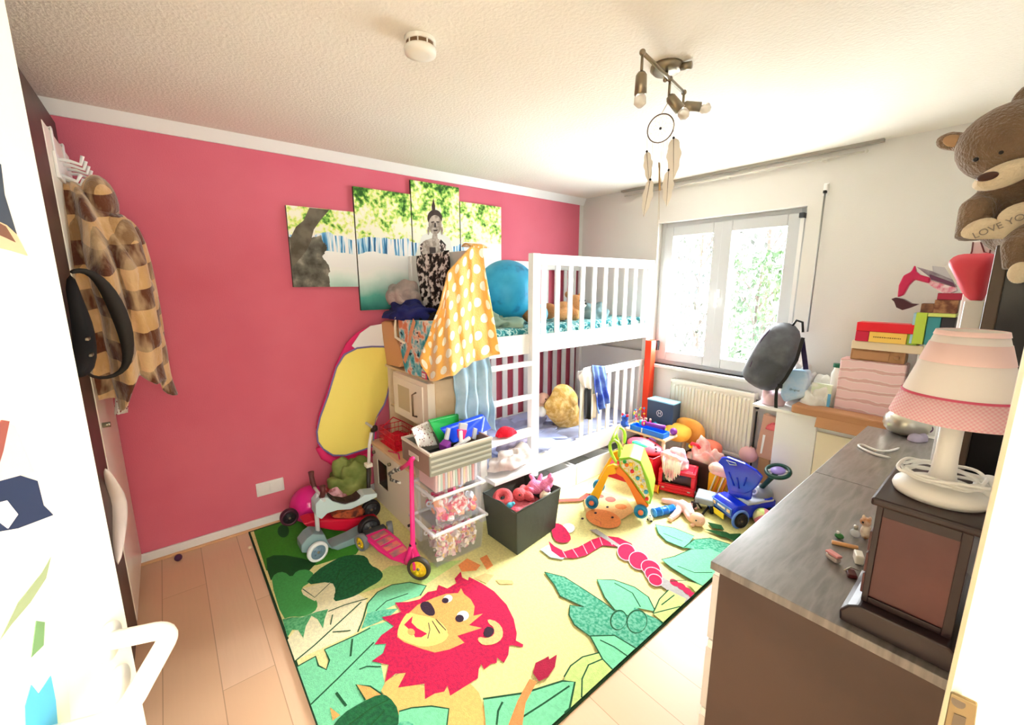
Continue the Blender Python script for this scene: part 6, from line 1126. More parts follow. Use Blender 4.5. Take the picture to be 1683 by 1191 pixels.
# ---------------------------------------------------------------- blue ride-on car
CB = M('cobalt_plastic', (16, 52, 224), 0.22, coat=0.4); CB2 = M('sky_blue_plastic', (96, 140, 232), 0.25); SG = M('silver_plastic', (186, 196, 210), 0.3)
car = T('blue_ride_on_car', 'blue and silver ride-on toy car with yellow number plate and high blue backrest', 'ride-on car', (1.975, 2.84, FL), (0, 0, -0.42)); xa, xb, ya_, yb_ = -0.10, 0.10, 0.0, 0.36; CL_ = car.L
prof = [(ya_, 0.045), (ya_, 0.115), (ya_ + 0.03, 0.145), (ya_ + 0.10, 0.15), (ya_ + 0.15, 0.13), (ya_ + 0.22, 0.155), (ya_ + 0.32, 0.175), (yb_, 0.14), (yb_, 0.045)]
car.part('body', CL_().poly([(xa, y, z) for y, z in prof], (xb - xa, 0, 0)), CB, bevel=0.02)
car.part('front_panel', CL_().box(xa + 0.012, xb - 0.012, -0.008, 0, 0.07, 0.125), CB2, bevel=0.004)
for x in (xa + 0.018, xb - 0.05): car.part('headlight', CL_().box(x, x + 0.03, -0.014, -0.008, 0.09, 0.112), M('peach_lens', (250, 210, 170), 0.2), bevel=0.004)
car.part('grille', CL_().box(-0.035, 0.035, -0.013, -0.008, 0.094, 0.108), WHITE, bevel=0.002)
car.part('number_plate', CL_().cbox((-0.01, -0.018, 0.045), (0.10, 0.006, 0.045), (0.1, 0, 0)), M('plate_yellow', (250, 226, 60), 0.4), bevel=0.002)
car.part('seat_cover', CL_().box(xa + 0.01, xb + 0.003, 0.11, 0.34, 0.135, 0.162), SG, bevel=0.016)
car.part('bonnet', CL_().ell((0.0, 0.30, 0.16), (0.095, 0.09, 0.065), n=24), M('gunmetal_plastic', (140, 144, 150), 0.3), smooth=True)
for dx in (-0.035, 0.035): car.part('dial', CL_().torus((dx, 0.225, 0.195), 0.018, 0.005, Euler((0.9, 0, 0)).to_matrix(), n=24), LGREY, smooth=True)
for x in (xa - 0.012, xb + 0.012):
    for y in (0.05, 0.30): wheel(car, car.mtx @ Vector((x, y, 0.05)), 0.05, 0.036, car.mtx.to_3x3() @ Vector((1, 0, 0)), BT, DGREY, 5)
    car.part('fender', CL_().torus((x, 0.05, 0.055), 0.060, 0.010, Matrix(((0, 0, 1), (0, 1, 0), (1, 0, 0))), n=24), CB2, smooth=True)
bkp = [(1085, 495), (1130, 490), (1260, 540), (1340, 590), (1385, 640), (1350, 700), (1310, 740), (1260, 760), (1150, 740), (1120, 640), (1095, 560), (1060, 530)]
bq = [fy(*ZT(p), 2.93) for p in bkp]; br_ = car.part('backrest', MB().poly(bq, (0, 0.028, 0)), CB, bevel=0.008)
car.part('hand_hole', MB().tube([fy(*ZT(p), 2.924) for p in [(1125, 515), (1190, 535), (1200, 550), (1150, 545)]], 0.004, n=8, closed=True), M('hole_pale', (206, 214, 240), 0.4), parent=br_, smooth=True)
for a_, b_ in (((1140, 600), (1180, 700)), ((1200, 640), (1215, 720)), ((1270, 640), (1250, 700))): car.part('moulded_rib', MB().tube([fy(*ZT(a_), 2.926), fy(*ZT(b_), 2.926)], 0.005, n=6), CB, parent=br_, smooth=True)
car.part('backrest_post', MB().poly([fy(*ZT(p), 2.935) for p in [(1120, 640), (1310, 740), (1300, 800), (1250, 810), (1140, 760)]], (0, 0.02, 0)), CB, bevel=0.004)
sw = fy(*ZT((1500, 595)), 3.06); Msw = Euler((0.30, -0.15, 0.3)).to_matrix(); car.part('steering_column', MB().cyl(sw, car.mtx @ Vector((0.02, 0.29, 0.20)), 0.016), M('dark_green_plastic', (16, 70, 60), 0.3), smooth=True)
swp = car.part('steering_wheel', MB().torus(sw, 0.068, 0.013, Msw, n=40), MC['dark_green_plastic'], smooth=True); car.part('horn_pad', MB().ell(sw + Vector((0, 0, 0.006)), (0.045, 0.04, 0.016), (0.30, -0.15, 0.3)), M('lavender_plastic', (150, 130, 210), 0.35), parent=swp, smooth=True); car.part('spoke', MB().cyl(sw + Msw @ Vector((-0.065, 0, 0)), sw + Msw @ Vector((0.065, 0, 0)), 0.009), LGREY, parent=swp, smooth=True)
c = fy(1232, 768, 3.38) ; one('pink_balloon_ball', 'dull pink ball wedged behind the blue ride-on car', 'ball', MB().ell((1.88, 3.46, 0.30 - 0.0), 0.068, n=28, m=18), M('dusty_pink', (240, 186, 186), 0.6), (1.88, 3.46, 0.23), smooth=True)
c = fz(1254, 850, 0.075); bb = MB()
for k in range(6):
    bb.k = k; n_ = 6; vs = []
    for i in range(13):
        t_ = PI * i / 12 - PI / 2
        for j in range(n_ + 1): q = 2 * PI * (k + j / n_) / 6; vs.append(c + Euler((0.7, 0.4, 0)).to_matrix() @ Vector((0.062 * math.cos(t_) * math.cos(q), 0.062 * math.cos(t_) * math.sin(q), 0.062 * math.sin(t_))))
    bb.add(vs, [(i * (n_ + 1) + j, i * (n_ + 1) + j + 1, (i + 1) * (n_ + 1) + j + 1, (i + 1) * (n_ + 1) + j) for i in range(12) for j in range(n_)])
one('beach_ball', 'small beach ball with pastel yellow and pink panels beside the ride-on car wheel', 'ball', bb, [M('pastel_yellow', (250, 240, 170), 0.4), M('pastel_pink', (245, 150, 165), 0.4), M('pastel_lime', (205, 225, 120), 0.4)] * 2, (c.x, c.y, FL), smooth=True)
# ---------------------------------------------------------------- doll, blue cylinder, panda
hd_ = fz(*ZT((915, 945)), 0.055); bo = fz(*ZT((800, 860)), 0.045); dl = T('lying_doll', 'pink clothed baby doll lying on the rug with its head towards the camera', 'doll', (bo.x, bo.y, FL)); m = MB(); mp = lambda p, z: fz(*ZT(p), z)
m.tube([hd_.lerp(bo, 0.3), mp((840, 870), 0.05), mp((790, 840), 0.05)], [0.022, 0.042, 0.045], n=16).tube([mp((790, 850), 0.045), mp((760, 905), 0.035), mp((720, 940), 0.025)], [0.026, 0.023, 0.018], n=12).tube([mp((780, 835), 0.045), mp((720, 815), 0.04), mp((655, 805), 0.03)], [0.028, 0.024, 0.018], n=12)
m.tube([mp((850, 850), 0.05), mp((885, 830), 0.05), mp((900, 870), 0.03)], [0.02, 0.018, 0.014], n=10).tube([mp((830, 890), 0.05), mp((850, 930), 0.04), mp((875, 960), 0.02)], [0.02, 0.018, 0.014], n=10)
dl.part('romper', m, M('romper_pink', (246, 190, 190), 0.8), remesh=0.006); dl.part('head', MB().ell(hd_, (0.05, 0.046, 0.046)).ell(hd_ + Vector((0.03, -0.03, 0.0)), (0.015, 0.012, 0.012)), SKIN, remesh=0.006)
dl.part('hand', MB().ell(mp((878, 985), 0.03), (0.014, 0.018, 0.012)), SKIN, smooth=True); dl.part('foot', MB().ell(mp((715, 945), 0.028), (0.02, 0.016, 0.016)), SKIN, smooth=True); dl.part('ear', MB().ell(hd_ + Vector((0.0, 0.045, 0.0)), (0.01, 0.006, 0.012)), SKIN, smooth=True)
for s in (-1, 1): dl.part('eye', MB().ell(hd_ + Vector((0.018 + 0.0, -0.040 + 0.02 * s, 0.024)), (0.006, 0.006, 0.005)), BLACK, smooth=True)
dl.part('mouth', MB().ell(hd_ + Vector((0.038, -0.026, 0.006)), (0.004, 0.008, 0.003)), RED, smooth=True)
ca, cb2 = fz(*ZT((595, 905)), 0.036), fz(*ZT((735, 875)), 0.036); ca.z = cb2.z = 0.045; bc2 = T('blue_ribbed_cylinder', 'blue ribbed toy cylinder lying on the rug beside the walker wheel', 'toy', ((ca + cb2) / 2) - Vector((0, 0, 0.031))); dcy = (cb2 - ca)
bc2.part('tube', MB().cyl(ca, cb2, 0.029), M('ocean_plastic', (16, 110, 214), 0.3), smooth=True)
for t_ in (0.0, 0.33, 0.66, 1.0): bc2.part('rib', MB().cyl(ca + dcy * (t_ - 0.03), ca + dcy * (t_ + 0.03), 0.0315), M('ocean_light', (60, 150, 235), 0.3), smooth=True)
c = fz(*ZT((570, 955)), FL); pn_ = T('panda_figure', 'tiny black and white panda figure beside the walker front wheel', 'toy figure', c); pn_.part('body', MB().ell(c + Vector((0, 0, 0.016)), (0.018, 0.014, 0.016)).ell(c + Vector((0.012, -0.008, 0.034)), 0.012), WHITE, remesh=0.003)
for s in (-1, 1): pn_.part('ear', MB().ell(c + Vector((0.012 + 0.008 * s, -0.008 + 0.004 * s, 0.046)), 0.004), BLACK, smooth=True); pn_.part('leg', MB().ell(c + Vector((0.014 * s, -0.008, 0.007)), (0.008, 0.008, 0.007)), BLACK, smooth=True)
# orange board by the bed foot
a = fy(1083, 560, 3.47); one('orange_tube_carton', 'tall bright orange carton standing between the bed foot and the window', 'carton', MB().box(0.915, 0.978, 3.42, 3.50, 0.0, a.z), M('vivid_orange', (248, 66, 26), 0.5), (0.94, 3.46, 0), bevel=0.004)
# ---------------------------------------------------------------- white desk by the window wall
YD = 3.2; dx0 = 2.122; DT = 0.787
ds = T('white_desk_cabinet', 'white cabinet with a cream second panel in front of the window wall', 'cabinet', (2.671, 3.382, 0)); ds.part('body', MB().box(dx0, 3.17, YD + 0.018, 3.50, 0.0, DT - 0.02), WHITE, bevel=0.003)
ds.part('door', MB().box(dx0, 2.364, YD, YD + 0.017, 0.03, DT - 0.022), M('matt_white', (240, 238, 236), 0.5), bevel=0.003); ds.part('door', MB().box(2.368, 3.17, YD - 0.006, YD + 0.017, 0.03, DT - 0.10), M('cream_panel', (246, 232, 204), 0.5), bevel=0.003, label='cream panel')
ds.part('top', MB().box(1.967, 3.17, YD - 0.012, 3.50, DT - 0.02, DT), WHITE, bevel=0.003)
cx_ = T('brown_shoe_carton', 'brown cardboard carton on the floor under the desk overhang', 'carton', (2.02, 3.465, 0)); cx_.part('box', MB().box(1.955, 2.031, 3.46, 3.525, 0.0, 0.30), KRAFT, bevel=0.003)
tb0, tb1 = fy(1240, 757, 3.46), fy(1283, 765, 3.46); tzt = fy(1265, 683, 3.46).z; tq = [fy(*p, 3.455) for p in [(1240, 756), (1272, 768), (1283, 690), (1255, 680)]]; zb_ = min(p.z for p in tq)
tmb = T('gift_box_with_tumbler', 'tall kraft gift box with pink flowered top leaning beside the radiator', 'gift box', (2.0, 3.46, 0.3)); m = MB().poly([Vector((p.x, p.y, max(p.z, 0.302))) for p in tq], (0, 0.05, 0)); bxo = tmb.part('box', m, M('rose_kraft', (206, 158, 132), 0.6), bevel=0.003)
tmb.part('flower_top', heap(MB(), fy(1268, 702, 3.45) - Vector((0, 0, 0.02)), 0.04, 0.02, 0.06, 91, 0.4), M('coral_petals', (236, 120, 120), 0.7, var=(16, (190, 40, 60))), smooth=True); tmb.part('white_stripe', MB().poly([fy(*p, 3.452) for p in [(1249, 745), (1252, 745), (1258, 715), (1254, 714)]], (0, 0.002, 0)), WHITE, parent=bxo)
# backpack
ZP = lambda p: (1200 + p[0] / 4.581, 500 + p[1] / 4.581)
bp = [fy(*ZP(p), 3.26) for p in [(310, 145), (400, 132), (500, 150), (552, 250), (500, 400), (440, 520), (395, 600), (340, 652), (240, 650), (130, 590), (82, 535), (110, 460), (170, 350), (245, 225)]]
cbk = sum(bp, Vector()) / len(bp); N_ = len(bp); vs = []; fs = []
for b_ in (0, 1):
    for k in range(9):
        s_ = 1 - k / 8
        for p in bp:
            q_ = cbk.lerp(p, s_); th_ = (0.09 if b_ == 0 else -0.07) * (1 - s_ ** 3.2) ** 0.5; q_ = q_ - Vector((0, th_ + 0.035 * noise.noise(q_ * 9) * (1 if b_ == 0 else 0), 0)); vs.append(q_)
for b_ in (0, 1): fs += [(b_ * 9 * N_ + k * N_ + i, b_ * 9 * N_ + k * N_ + (i + 1) % N_, b_ * 9 * N_ + (k + 1) * N_ + (i + 1) % N_, b_ * 9 * N_ + (k + 1) * N_ + i) for k in range(8) for i in range(N_)]
pkb = T('grey_backpack', 'dark grey backpack propped on the left end of the white desk before the window', 'backpack', (2.053, 3.26, DT)); BPM = M('backpack_nylon', (66, 68, 74), 0.6, var=(5, (104, 108, 116)), bump=(9, 1.0))
pkb.part('body', MB().add(vs, fs), BPM, smooth=True, sub=1)
pkb.part('top_loop', MB().tube([fy(*ZP(p), 3.26) for p in [(470, 160), (500, 120), (545, 135), (548, 210)]], 0.008, n=8), BLACK, smooth=True)
pkb.part('side_zip', MB().tube([fy(*ZP(p), 3.185) for p in [(300, 190), (240, 260), (190, 370), (150, 470)]], 0.004, n=6), M('zip_purple', (60, 30, 70), 0.5), smooth=True)
pkb.part('strap', MB().strip([fy(*ZP(p), 3.2) for p in [(550, 250), (500, 420), (415, 560), (350, 640), (345, 720), (345, 800)]], 0.02, (0, 1, 0)), BLACK, solid=0.004)
pkb.part('shoulder_strap', MB().strip([fy(*ZP(p), 3.3) for p in [(540, 260), (560, 400), (570, 490)]], 0.03, (0, 1, 0)), M('navy_strap', (40, 28, 70), 0.7), solid=0.004)
pkb.part('buckle', MB().cbox(fy(*ZP((375, 615)), 3.195), (0.03, 0.014, 0.03)), BLACK, bevel=0.004)
hm = heap(MB(), (2.058, 3.29, DT + 0.001), 0.075, 0.07, 0.10, 95, 0.25); one('pink_toiletry_bag', 'pale pink pouch with dark piping under the grey backpack', 'bag', hm, M('dusky_rose', (226, 190, 196), 0.8), (2.053, 3.26, DT), smooth=True)
lb_ = T('light_blue_bag', 'light blue shiny bag with small lettering right of the backpack', 'bag', (2.191, 3.3, DT)); lq = [fy(*ZP(p), 3.25) for p in [(395, 560), (440, 495), (580, 500), (590, 560), (560, 700), (400, 740), (370, 680)]]
lb_.part('body', MB().poly([Vector((p.x, p.y, max(p.z, DT + 0.002))) for p in lq], (0, 0.09, 0)), M('light_blue_film', (160, 196, 232), 0.35, var=(5, (222, 226, 238))), bevel=0.018)
p_ = fy(*ZP((485, 645)), 3.244); lb_.part('lettering', text_mb('Original', 0.019, p_, (1, 0, 0), (0, 0, 1), (0, -1, 0)), M('grey_print', (90, 92, 100), 0.6))
hm = heap(MB(), (2.309, 3.366, DT + 0.001), 0.11, 0.13, 0.20, 97, 0.3); one('white_laundry', 'white folded laundry heap behind the light blue bag', 'clothes', hm, M('laundry_white', (240, 238, 230), 0.95, var=(9, (226, 222, 210))), (2.309, 3.366, DT), smooth=True)
hm = heap(MB(), (2.181, 3.426, DT + 0.001), 0.08, 0.09, 0.30, 98, 0.25); one('grey_white_scarf', 'pale grey scarf piled against the wall behind the backpack', 'scarf', hm, M('scarf_grey', (214, 210, 206), 0.95), (2.181, 3.426, DT), smooth=True)
wt_ = T('white_paper_pack', 'white paper pack with pale green print standing beside the striped box', 'paper pack', (2.351, 3.25, DT)); m = MB().box(2.282, 2.394, 3.285, 3.311, DT + 0.001, DT + 0.20); wt_.part('pack', m, M('pack_white', (246, 244, 236), 0.6, var=(20, (226, 236, 206))), bevel=0.004); wt_.part('blue_corner', MB().box(2.378, 2.395, 3.283, 3.2845, DT + 0.05, DT + 0.14), M('corner_blue', (110, 190, 230), 0.5))
one('green_cap_bottle', 'small bottle with dark green cap peeking out behind the white paper pack', 'bottle', MB().lathe((2.394, 3.355, DT + 0.001), [(0, 0), (0.03, 0), (0.03, 0.27), (0.018, 0.30), (0.018, 0.31), (0, 0.31)]), WHITE, (2.394, 3.355, DT), smooth=True); 
bt_ = bpy.data.objects['green_cap_bottle']; bt_.name = 'bottle'; cp_ = mesh_obj('cap', MB().cyl((0, 0, 0.311), (0, 0, 0.335), 0.026, n=20), M('cap_green', (20, 96, 70), 0.5), parent=bt_, inv=Matrix.Identity(4), label='dark green cap')
# boxes and books on the desk
CBd = M('cardboard_brown', (190, 138, 98), 0.85, bump=(20, 0.2)); q0 = fy(1317, 655, 3.17); q1 = fy(1455, 670, 3.17)
kb = T('cardboard_lid', 'large flat brown cardboard lid lying across the front of the desk', 'cardboard lid', (2.458, 3.3, DT)); kb.part('panel', MB().box(2.218, 2.757, 3.155, 3.28, DT + 0.001, DT + 0.058), CBd, bevel=0.012); kb.part('flap', MB().cbox((2.565, 3.15, DT - 0.02), (0.40, 0.008, 0.075), (-0.35, 0, 0)), CBd, bevel=0.002)
def stripe_box_mat():
    n = NB('pink_stripe_film', rough=0.4); z = n.xyz(n.tc.outputs['Object'])[2]; w_ = n.noise(n.tc.outputs['Object'], 9, 3); s_ = n.math('SINE', n.math('ADD', n.math('MULTIPLY', z, 95), n.math('MULTIPLY', w_, 5))); return n.color(n.ramp(s_, [(0.3, (244, 206, 206)), (0.5, (250, 236, 232)), (0.8, (224, 176, 172))]))
a0, a1 = fy(1374, 640, 3.29), fy(1482, 650, 3.29); ztp = fy(1385, 588, 3.29).z; z0_ = DT + 0.06
one('pink_striped_box', 'pale pink striped box standing behind the cardboard lid', 'box', MB().box(a0.x, a1.x, 3.29, 3.41, DT + 0.001, ztp), stripe_box_mat(), ((a0.x + a1.x) / 2, 3.355, DT), bevel=0.01)
wz = ztp + 0.001; wzt = fy(1400, 572, 3.28).z; wb0, wb1 = fy(1397, 585, 3.28).x, fy(1488, 585, 3.28).x; wbx = T('wooden_drawer_box', 'small brown wooden drawer box on top of the pink striped box', 'wooden box', ((wb0 + wb1) / 2, 3.327, wz)); WB_ = M('walnut_wood', (160, 112, 72), 0.5, var=(20, (180, 132, 90)))
wbx.part('body', MB().box(wb0, wb1, 3.285, 3.388, wz, wzt), WB_, bevel=0.004); wbx.part('drawer_front', MB().box(wb0 + 0.01, wb1 - 0.07, 3.28, 3.285, wz + 0.008, wzt - 0.01), M('walnut_light', (186, 136, 94), 0.5), bevel=0.002); wbx.part('side_knob', MB().cyl((wb1 - 0.035, 3.285, (wz + wzt) / 2), (wb1 - 0.035, 3.27, (wz + wzt) / 2), 0.013), WB_, smooth=True)
zc_ = wzt + 0.001; bz = fy(1450, 563, 3.27).z; one('cream_tray', 'cream cardboard tray lying on the wooden drawer box', 'tray', MB().box(wb0 - 0.0, wb1 + 0.07, 3.27, 3.382, zc_, max(bz, zc_ + 0.012)), M('tray_cream', (236, 214, 180), 0.7), ((wb0 + wb1) / 2, 3.333, zc_), bevel=0.004); zc_ = max(bz, zc_ + 0.012) + 0.001
rx0, rx1 = fy(1406, 550, 3.26).x, fy(1505, 550, 3.26).x; zy = fy(1450, 546, 3.26).z; zr_ = fy(1450, 531, 3.26).z
yb = T('yellow_book', 'thin yellow book lying under the red book', 'book', ((rx0 + rx1) / 2, 3.327, zc_)); yb.part('cover', MB().box(rx0 + 0.065, rx1 - 0.035, 3.26, 3.366, zc_, zy), M('book_yellow', (250, 206, 96), 0.5), bevel=0.002)
yt = MB(); rnd = random.Random(5); x = rx0 + 0.085
while x < rx1 - 0.06: w_ = rnd.uniform(0.003, 0.008); yt.box(x, x + w_, 3.2588, 3.26, (zc_ + zy) / 2 - 0.003, (zc_ + zy) / 2 + 0.003); x += w_ + 0.003
yb.part('spine_print', yt, M('brown_print', (140, 90, 40), 0.6))
one('green_book', 'green book end showing at the right of the yellow book', 'book', MB().box(rx1 - 0.033, rx1 + 0.01, 3.265, 3.366, zc_, zy), M('book_green', (150, 190, 60), 0.5), (rx1 - 0.02, 3.322, zc_), bevel=0.002)
one('red_slipcase', 'dark red block holding the left end of the book stack', 'book', MB().box(rx0, rx0 + 0.063, 3.26, 3.366, zc_, zy), M('book_crimson', (206, 20, 64), 0.5), (rx0 + 0.03, 3.322, zc_), bevel=0.002)
one('red_book', 'bright red book lying on top of the yellow book', 'book', MB().box(rx0, rx1, 3.255, 3.366, zy + 0.001, zr_), M('book_red', (230, 14, 38), 0.4), ((rx0 + rx1) / 2, 3.322, zy), bevel=0.003)
# tall pile at the right end of the desk
Z3 = lambda p: (1430 + p[0] / 2.746, 130 + p[1] / 2.746)
px0 = fy(1500, 540, 3.25).x; zl = fy(1500, 565, 3.25).z; sc_ = T('white_storage_crate', 'white storage crate under the lime box at the right end of the desk', 'crate', (3.2, 3.355, DT)); sc_.part('body', MB().box(rx1 + 0.02, 3.17, 3.28, 3.454, DT + 0.001, zl), WHITE, bevel=0.006)
zl1 = fy(1500, 513, 3.25).z; lm_ = T('lime_box', 'lime green open box standing on the storage crate beside the red book', 'box', (3.15, 3.327, zl)); lx0, lx1 = fy(1502, 540, 3.25).x, fy(1567, 540, 3.25).x
lm_.part('side', MB().box(lx0, lx0 + 0.045, 3.25, 3.355, zl + 0.001, zl1), M('lime_card', (190, 214, 70), 0.4), bevel=0.003); lm_.part('top_band', MB().box(lx0 + 0.046, lx1, 3.25, 3.355, zl1 - 0.02, zl1), M('pale_lime', (216, 226, 120), 0.4), bevel=0.003)
one('teal_book', 'teal book standing under the lime band on the crate', 'book', MB().box(lx0 + 0.048, lx0 + 0.10, 3.26, 3.355, zl + 0.001, zl1 - 0.022), M('book_teal', (60, 150, 160), 0.5), (lx0 + 0.07, 3.316, zl), bevel=0.002)
one('dark_book', 'black book standing right of the teal book', 'book', MB().box(lx0 + 0.102, lx1, 3.265, 3.355, zl + 0.001, zl1 - 0.022), M('book_dark', (40, 40, 48), 0.5), (lx0 + 0.12, 3.316, zl), bevel=0.002)
one('pale_blue_book', 'thin pale blue book left of the lime box', 'book', MB().box(lx0 - 0.012, lx0 - 0.001, 3.26, 3.355, zl + 0.001, zl1 - 0.004), M('book_pale_blue', (170, 210, 236), 0.5), (lx0 - 0.006, 3.316, zl), bevel=0.001)
BRW = M('chocolate_card', (96, 58, 40), 0.5, var=(30, (140, 92, 60))); e0, e1 = fy(*Z3((226, 1040)), 3.24), fy(*Z3((285, 1040)), 3.24)
one('brown_game_box', 'small chocolate brown patterned box at the left on the lime box', 'box', MB().box(e0.x, e1.x, 3.25, 3.322, zl1 + 0.001, zl1 + 0.05), BRW, (e0.x + 0.03, 3.3, zl1), bevel=0.002)
e0, e1 = fy(*Z3((287, 1000)), 3.24), fy(*Z3((400, 1000)), 3.24); one('tan_game_box', 'tan patterned card box right of the small brown box', 'box', MB().box(e0.x + 0.004, e1.x, 3.25, 3.327, zl1 + 0.001, zl1 + 0.072), M('tan_card', (170, 120, 80), 0.6, var=(26, (110, 60, 40))), (e0.x + 0.05, 3.3, zl1), bevel=0.002)
zz_ = zl1 + 0.073; one('red_notebook', 'dark red notebook lying on the tan patterned box', 'book', MB().box(e0.x + 0.01, e1.x + 0.02, 3.25, 3.333, zz_, zz_ + 0.035), M('wine_red', (170, 30, 60), 0.5), (e0.x + 0.05, 3.3, zz_), bevel=0.002)
def pbx(name, label, pts, mat, y, th=0.03, cat='magazine'):
    q = [fy(*Z3(p), y) for p in pts]; one(name, label, cat, MB().poly(q, (0, th, 0)), mat, min(q, key=lambda p: p.z), bevel=0.002)
pbx('pink_magazine', 'folded pink and white magazine on the red notebook', [(262, 905), (385, 940), (388, 955), (340, 975), (262, 925)], M('mag_pink', (246, 220, 222), 0.4, var=(30, (220, 100, 130))), 3.26, 0.08)
pbx('grey_magazine', 'grey magazine fanned above the pink magazine', [(210, 848), (280, 868), (372, 905), (380, 925), (270, 893)], M('mag_grey', (170, 160, 165), 0.4, var=(20, (110, 90, 110))), 3.28, 0.08)
pbx('plum_magazine', 'plum coloured magazine between the grey and pink ones', [(268, 880), (375, 918), (386, 938), (270, 903)], M('mag_plum', (110, 60, 90), 0.4), 3.27, 0.08)
pbx('silver_box', 'silvery box behind the fanned magazines next to the red heart', [(280, 842), (345, 850), (372, 908), (285, 870)], M('mag_silver', (206, 202, 204), 0.4), 3.311, 0.06, 'box')
dr_ = T('toy_hair_dryer', 'magenta toy hair dryer with dark nozzle balanced on the magazines', 'toy hair dryer', fy(*Z3((170, 1030)), 3.24))
dr_.part('body', MB().poly([fy(*Z3(p), 3.23) for p in [(200, 838), (208, 868), (225, 882), (272, 896), (265, 922), (200, 905), (175, 930), (150, 975), (122, 985), (128, 930), (150, 885), (185, 868)]], (0, 0.045, 0)), M('raspberry_plastic', (196, 14, 76), 0.3), bevel=0.008)
dr_.part('nozzle', MB().poly([fy(*Z3(p), 3.228) for p in [(95, 992), (115, 985), (150, 992), (185, 1012), (218, 1016), (180, 1032), (145, 1042), (118, 1030), (108, 1004)]], (0, 0.05, 0)), M('aubergine_plastic', (66, 14, 30), 0.35), bevel=0.006)
# ---------------------------------------------------------------- dresser
DZ = 0.94
def dresser(y0, y1, label):
    t = T('dresser', label, 'dresser', (2.94, (y0 + y1) / 2, 0)); D1 = M('blackbrown_side', (74, 56, 50), 0.42, var=(3, (84, 64, 56))); 
    t.part('side_panel', MB().box(2.725, 3.165, y0, y0 + 0.02, 0.0, DZ - 0.022), D1, bevel=0.002); t.part('side_panel', MB().box(2.725, 3.165, y1 - 0.02, y1, 0.0, DZ - 0.022), D1, bevel=0.002)
    t.part('back_panel', MB().box(3.155, 3.165, y0 + 0.02, y1 - 0.02, 0.05, DZ - 0.022), D1); t.part('base', MB().box(2.735, 3.155, y0 + 0.02, y1 - 0.02, 0.0, 0.05), D1)
    n = 4; hh = (DZ - 0.022 - 0.05) / n
    for k in range(n):
        z = 0.05 + k * hh; d = t.part('drawer', MB().box(2.707, 2.7245, y0 + 0.004, y1 - 0.004, z + 0.012, z + hh - 0.018), M('grey_white_front', (216, 212, 208), 0.4), bevel=0.002)
        t.part('drawer_rail', MB().box(2.712, 2.7245, y0 + 0.004, y1 - 0.004, z + hh - 0.016, z + hh + 0.008 if k < n - 1 else z + hh - 0.002), WHITE, parent=d)
    return t
def top_mat():
    n = NB('woodgrain_sheen_top', rough=0.24, coat=0.3); v = n.tc.outputs['Object']; f = n.noise(v, 4, 8, (9, 1.2, 1)); n.b.inputs['Coat Weight'].default_value = 1.0; n.b.inputs['Coat Roughness'].default_value = 0.4
    return n.color(n.ramp(f, [(0.35, (100, 94, 91)), (0.5, (128, 122, 118)), (0.65, (110, 104, 100))]))  # grey imitates the window's reflection on a dark brown top; grain is real
TMT = top_mat()
d1 = dresser(1.012, 1.822, 'dark brown dresser nearest the door, carrying the lamp and jewellery chest'); d2 = dresser(1.828, 2.64, 'second dark brown dresser standing behind the first towards the desk')
d1.part('top', MB().box(2.703, 3.17, 1.006, 1.8235, DZ - 0.022, DZ), TMT, bevel=0.002); d2.part('top', MB().box(2.703, 3.17, 1.8265, 2.645, DZ - 0.022, DZ), TMT, bevel=0.002)
# jewellery chest
JC = M('mahogany_lacquer', (92, 50, 48), 0.4, var=(6, (104, 58, 54))); JD = M('dark_mahogany', (40, 18, 20), 0.35); jx0, jx1, jy0, jy1 = 2.992, 3.124, 1.055, 1.34
jc = T('jewellery_chest', 'small dark mahogany jewellery chest on the dresser under the pink lamp', 'jewellery chest', (3.06, 1.2, DZ))
m = MB(); pf_ = [(jx0 - 0.026, DZ + 0.002), (jx0 - 0.028, DZ + 0.022), (jx0 - 0.016, DZ + 0.04), (jx0, DZ + 0.05), (jx1, DZ + 0.05), (jx1 + 0.01, DZ + 0.04), (jx1 + 0.02, DZ + 0.022), (jx1 + 0.02, DZ + 0.002)]
m.poly([(x, jy0 - 0.028, z) for x, z in pf_], (0, jy1 - jy0 + 0.04, 0)); jc.part('base', m, M('chest_foot', (46, 32, 34), 0.35), bevel=0.004)
jc.part('body', MB().box(jx0, jx1, jy0, jy1, DZ + 0.05, 1.205), JC, bevel=0.002)
fr_ = MB(); fr_.box(jx0, jx0 + 0.01, jy0 - 0.005, jy0, DZ + 0.052, 1.204).box(jx1 - 0.014, jx1, jy0 - 0.005, jy0, DZ + 0.052, 1.204).box(jx0 + 0.01, jx1 - 0.014, jy0 - 0.005, jy0, 1.185, 1.204).box(jx0 + 0.01, jx1 - 0.014, jy0 - 0.005, jy0, DZ + 0.052, DZ + 0.065)
jc.part('side_frame', fr_, JD, bevel=0.001); jc.part('lid', MB().box(jx0 - 0.01, jx1 + 0.012, jy0 - 0.014, jy1 + 0.01, 1.206, 1.222), JD, bevel=0.005)
jdw = MB()
for k in range(3): jc.part('drawer', MB().box(jx0 - 0.006, jx0 - 0.0005, jy0 + 0.01, jy1 - 0.01, DZ + 0.06 + k * 0.048, DZ + 0.104 + k * 0.048), JC, bevel=0.002)
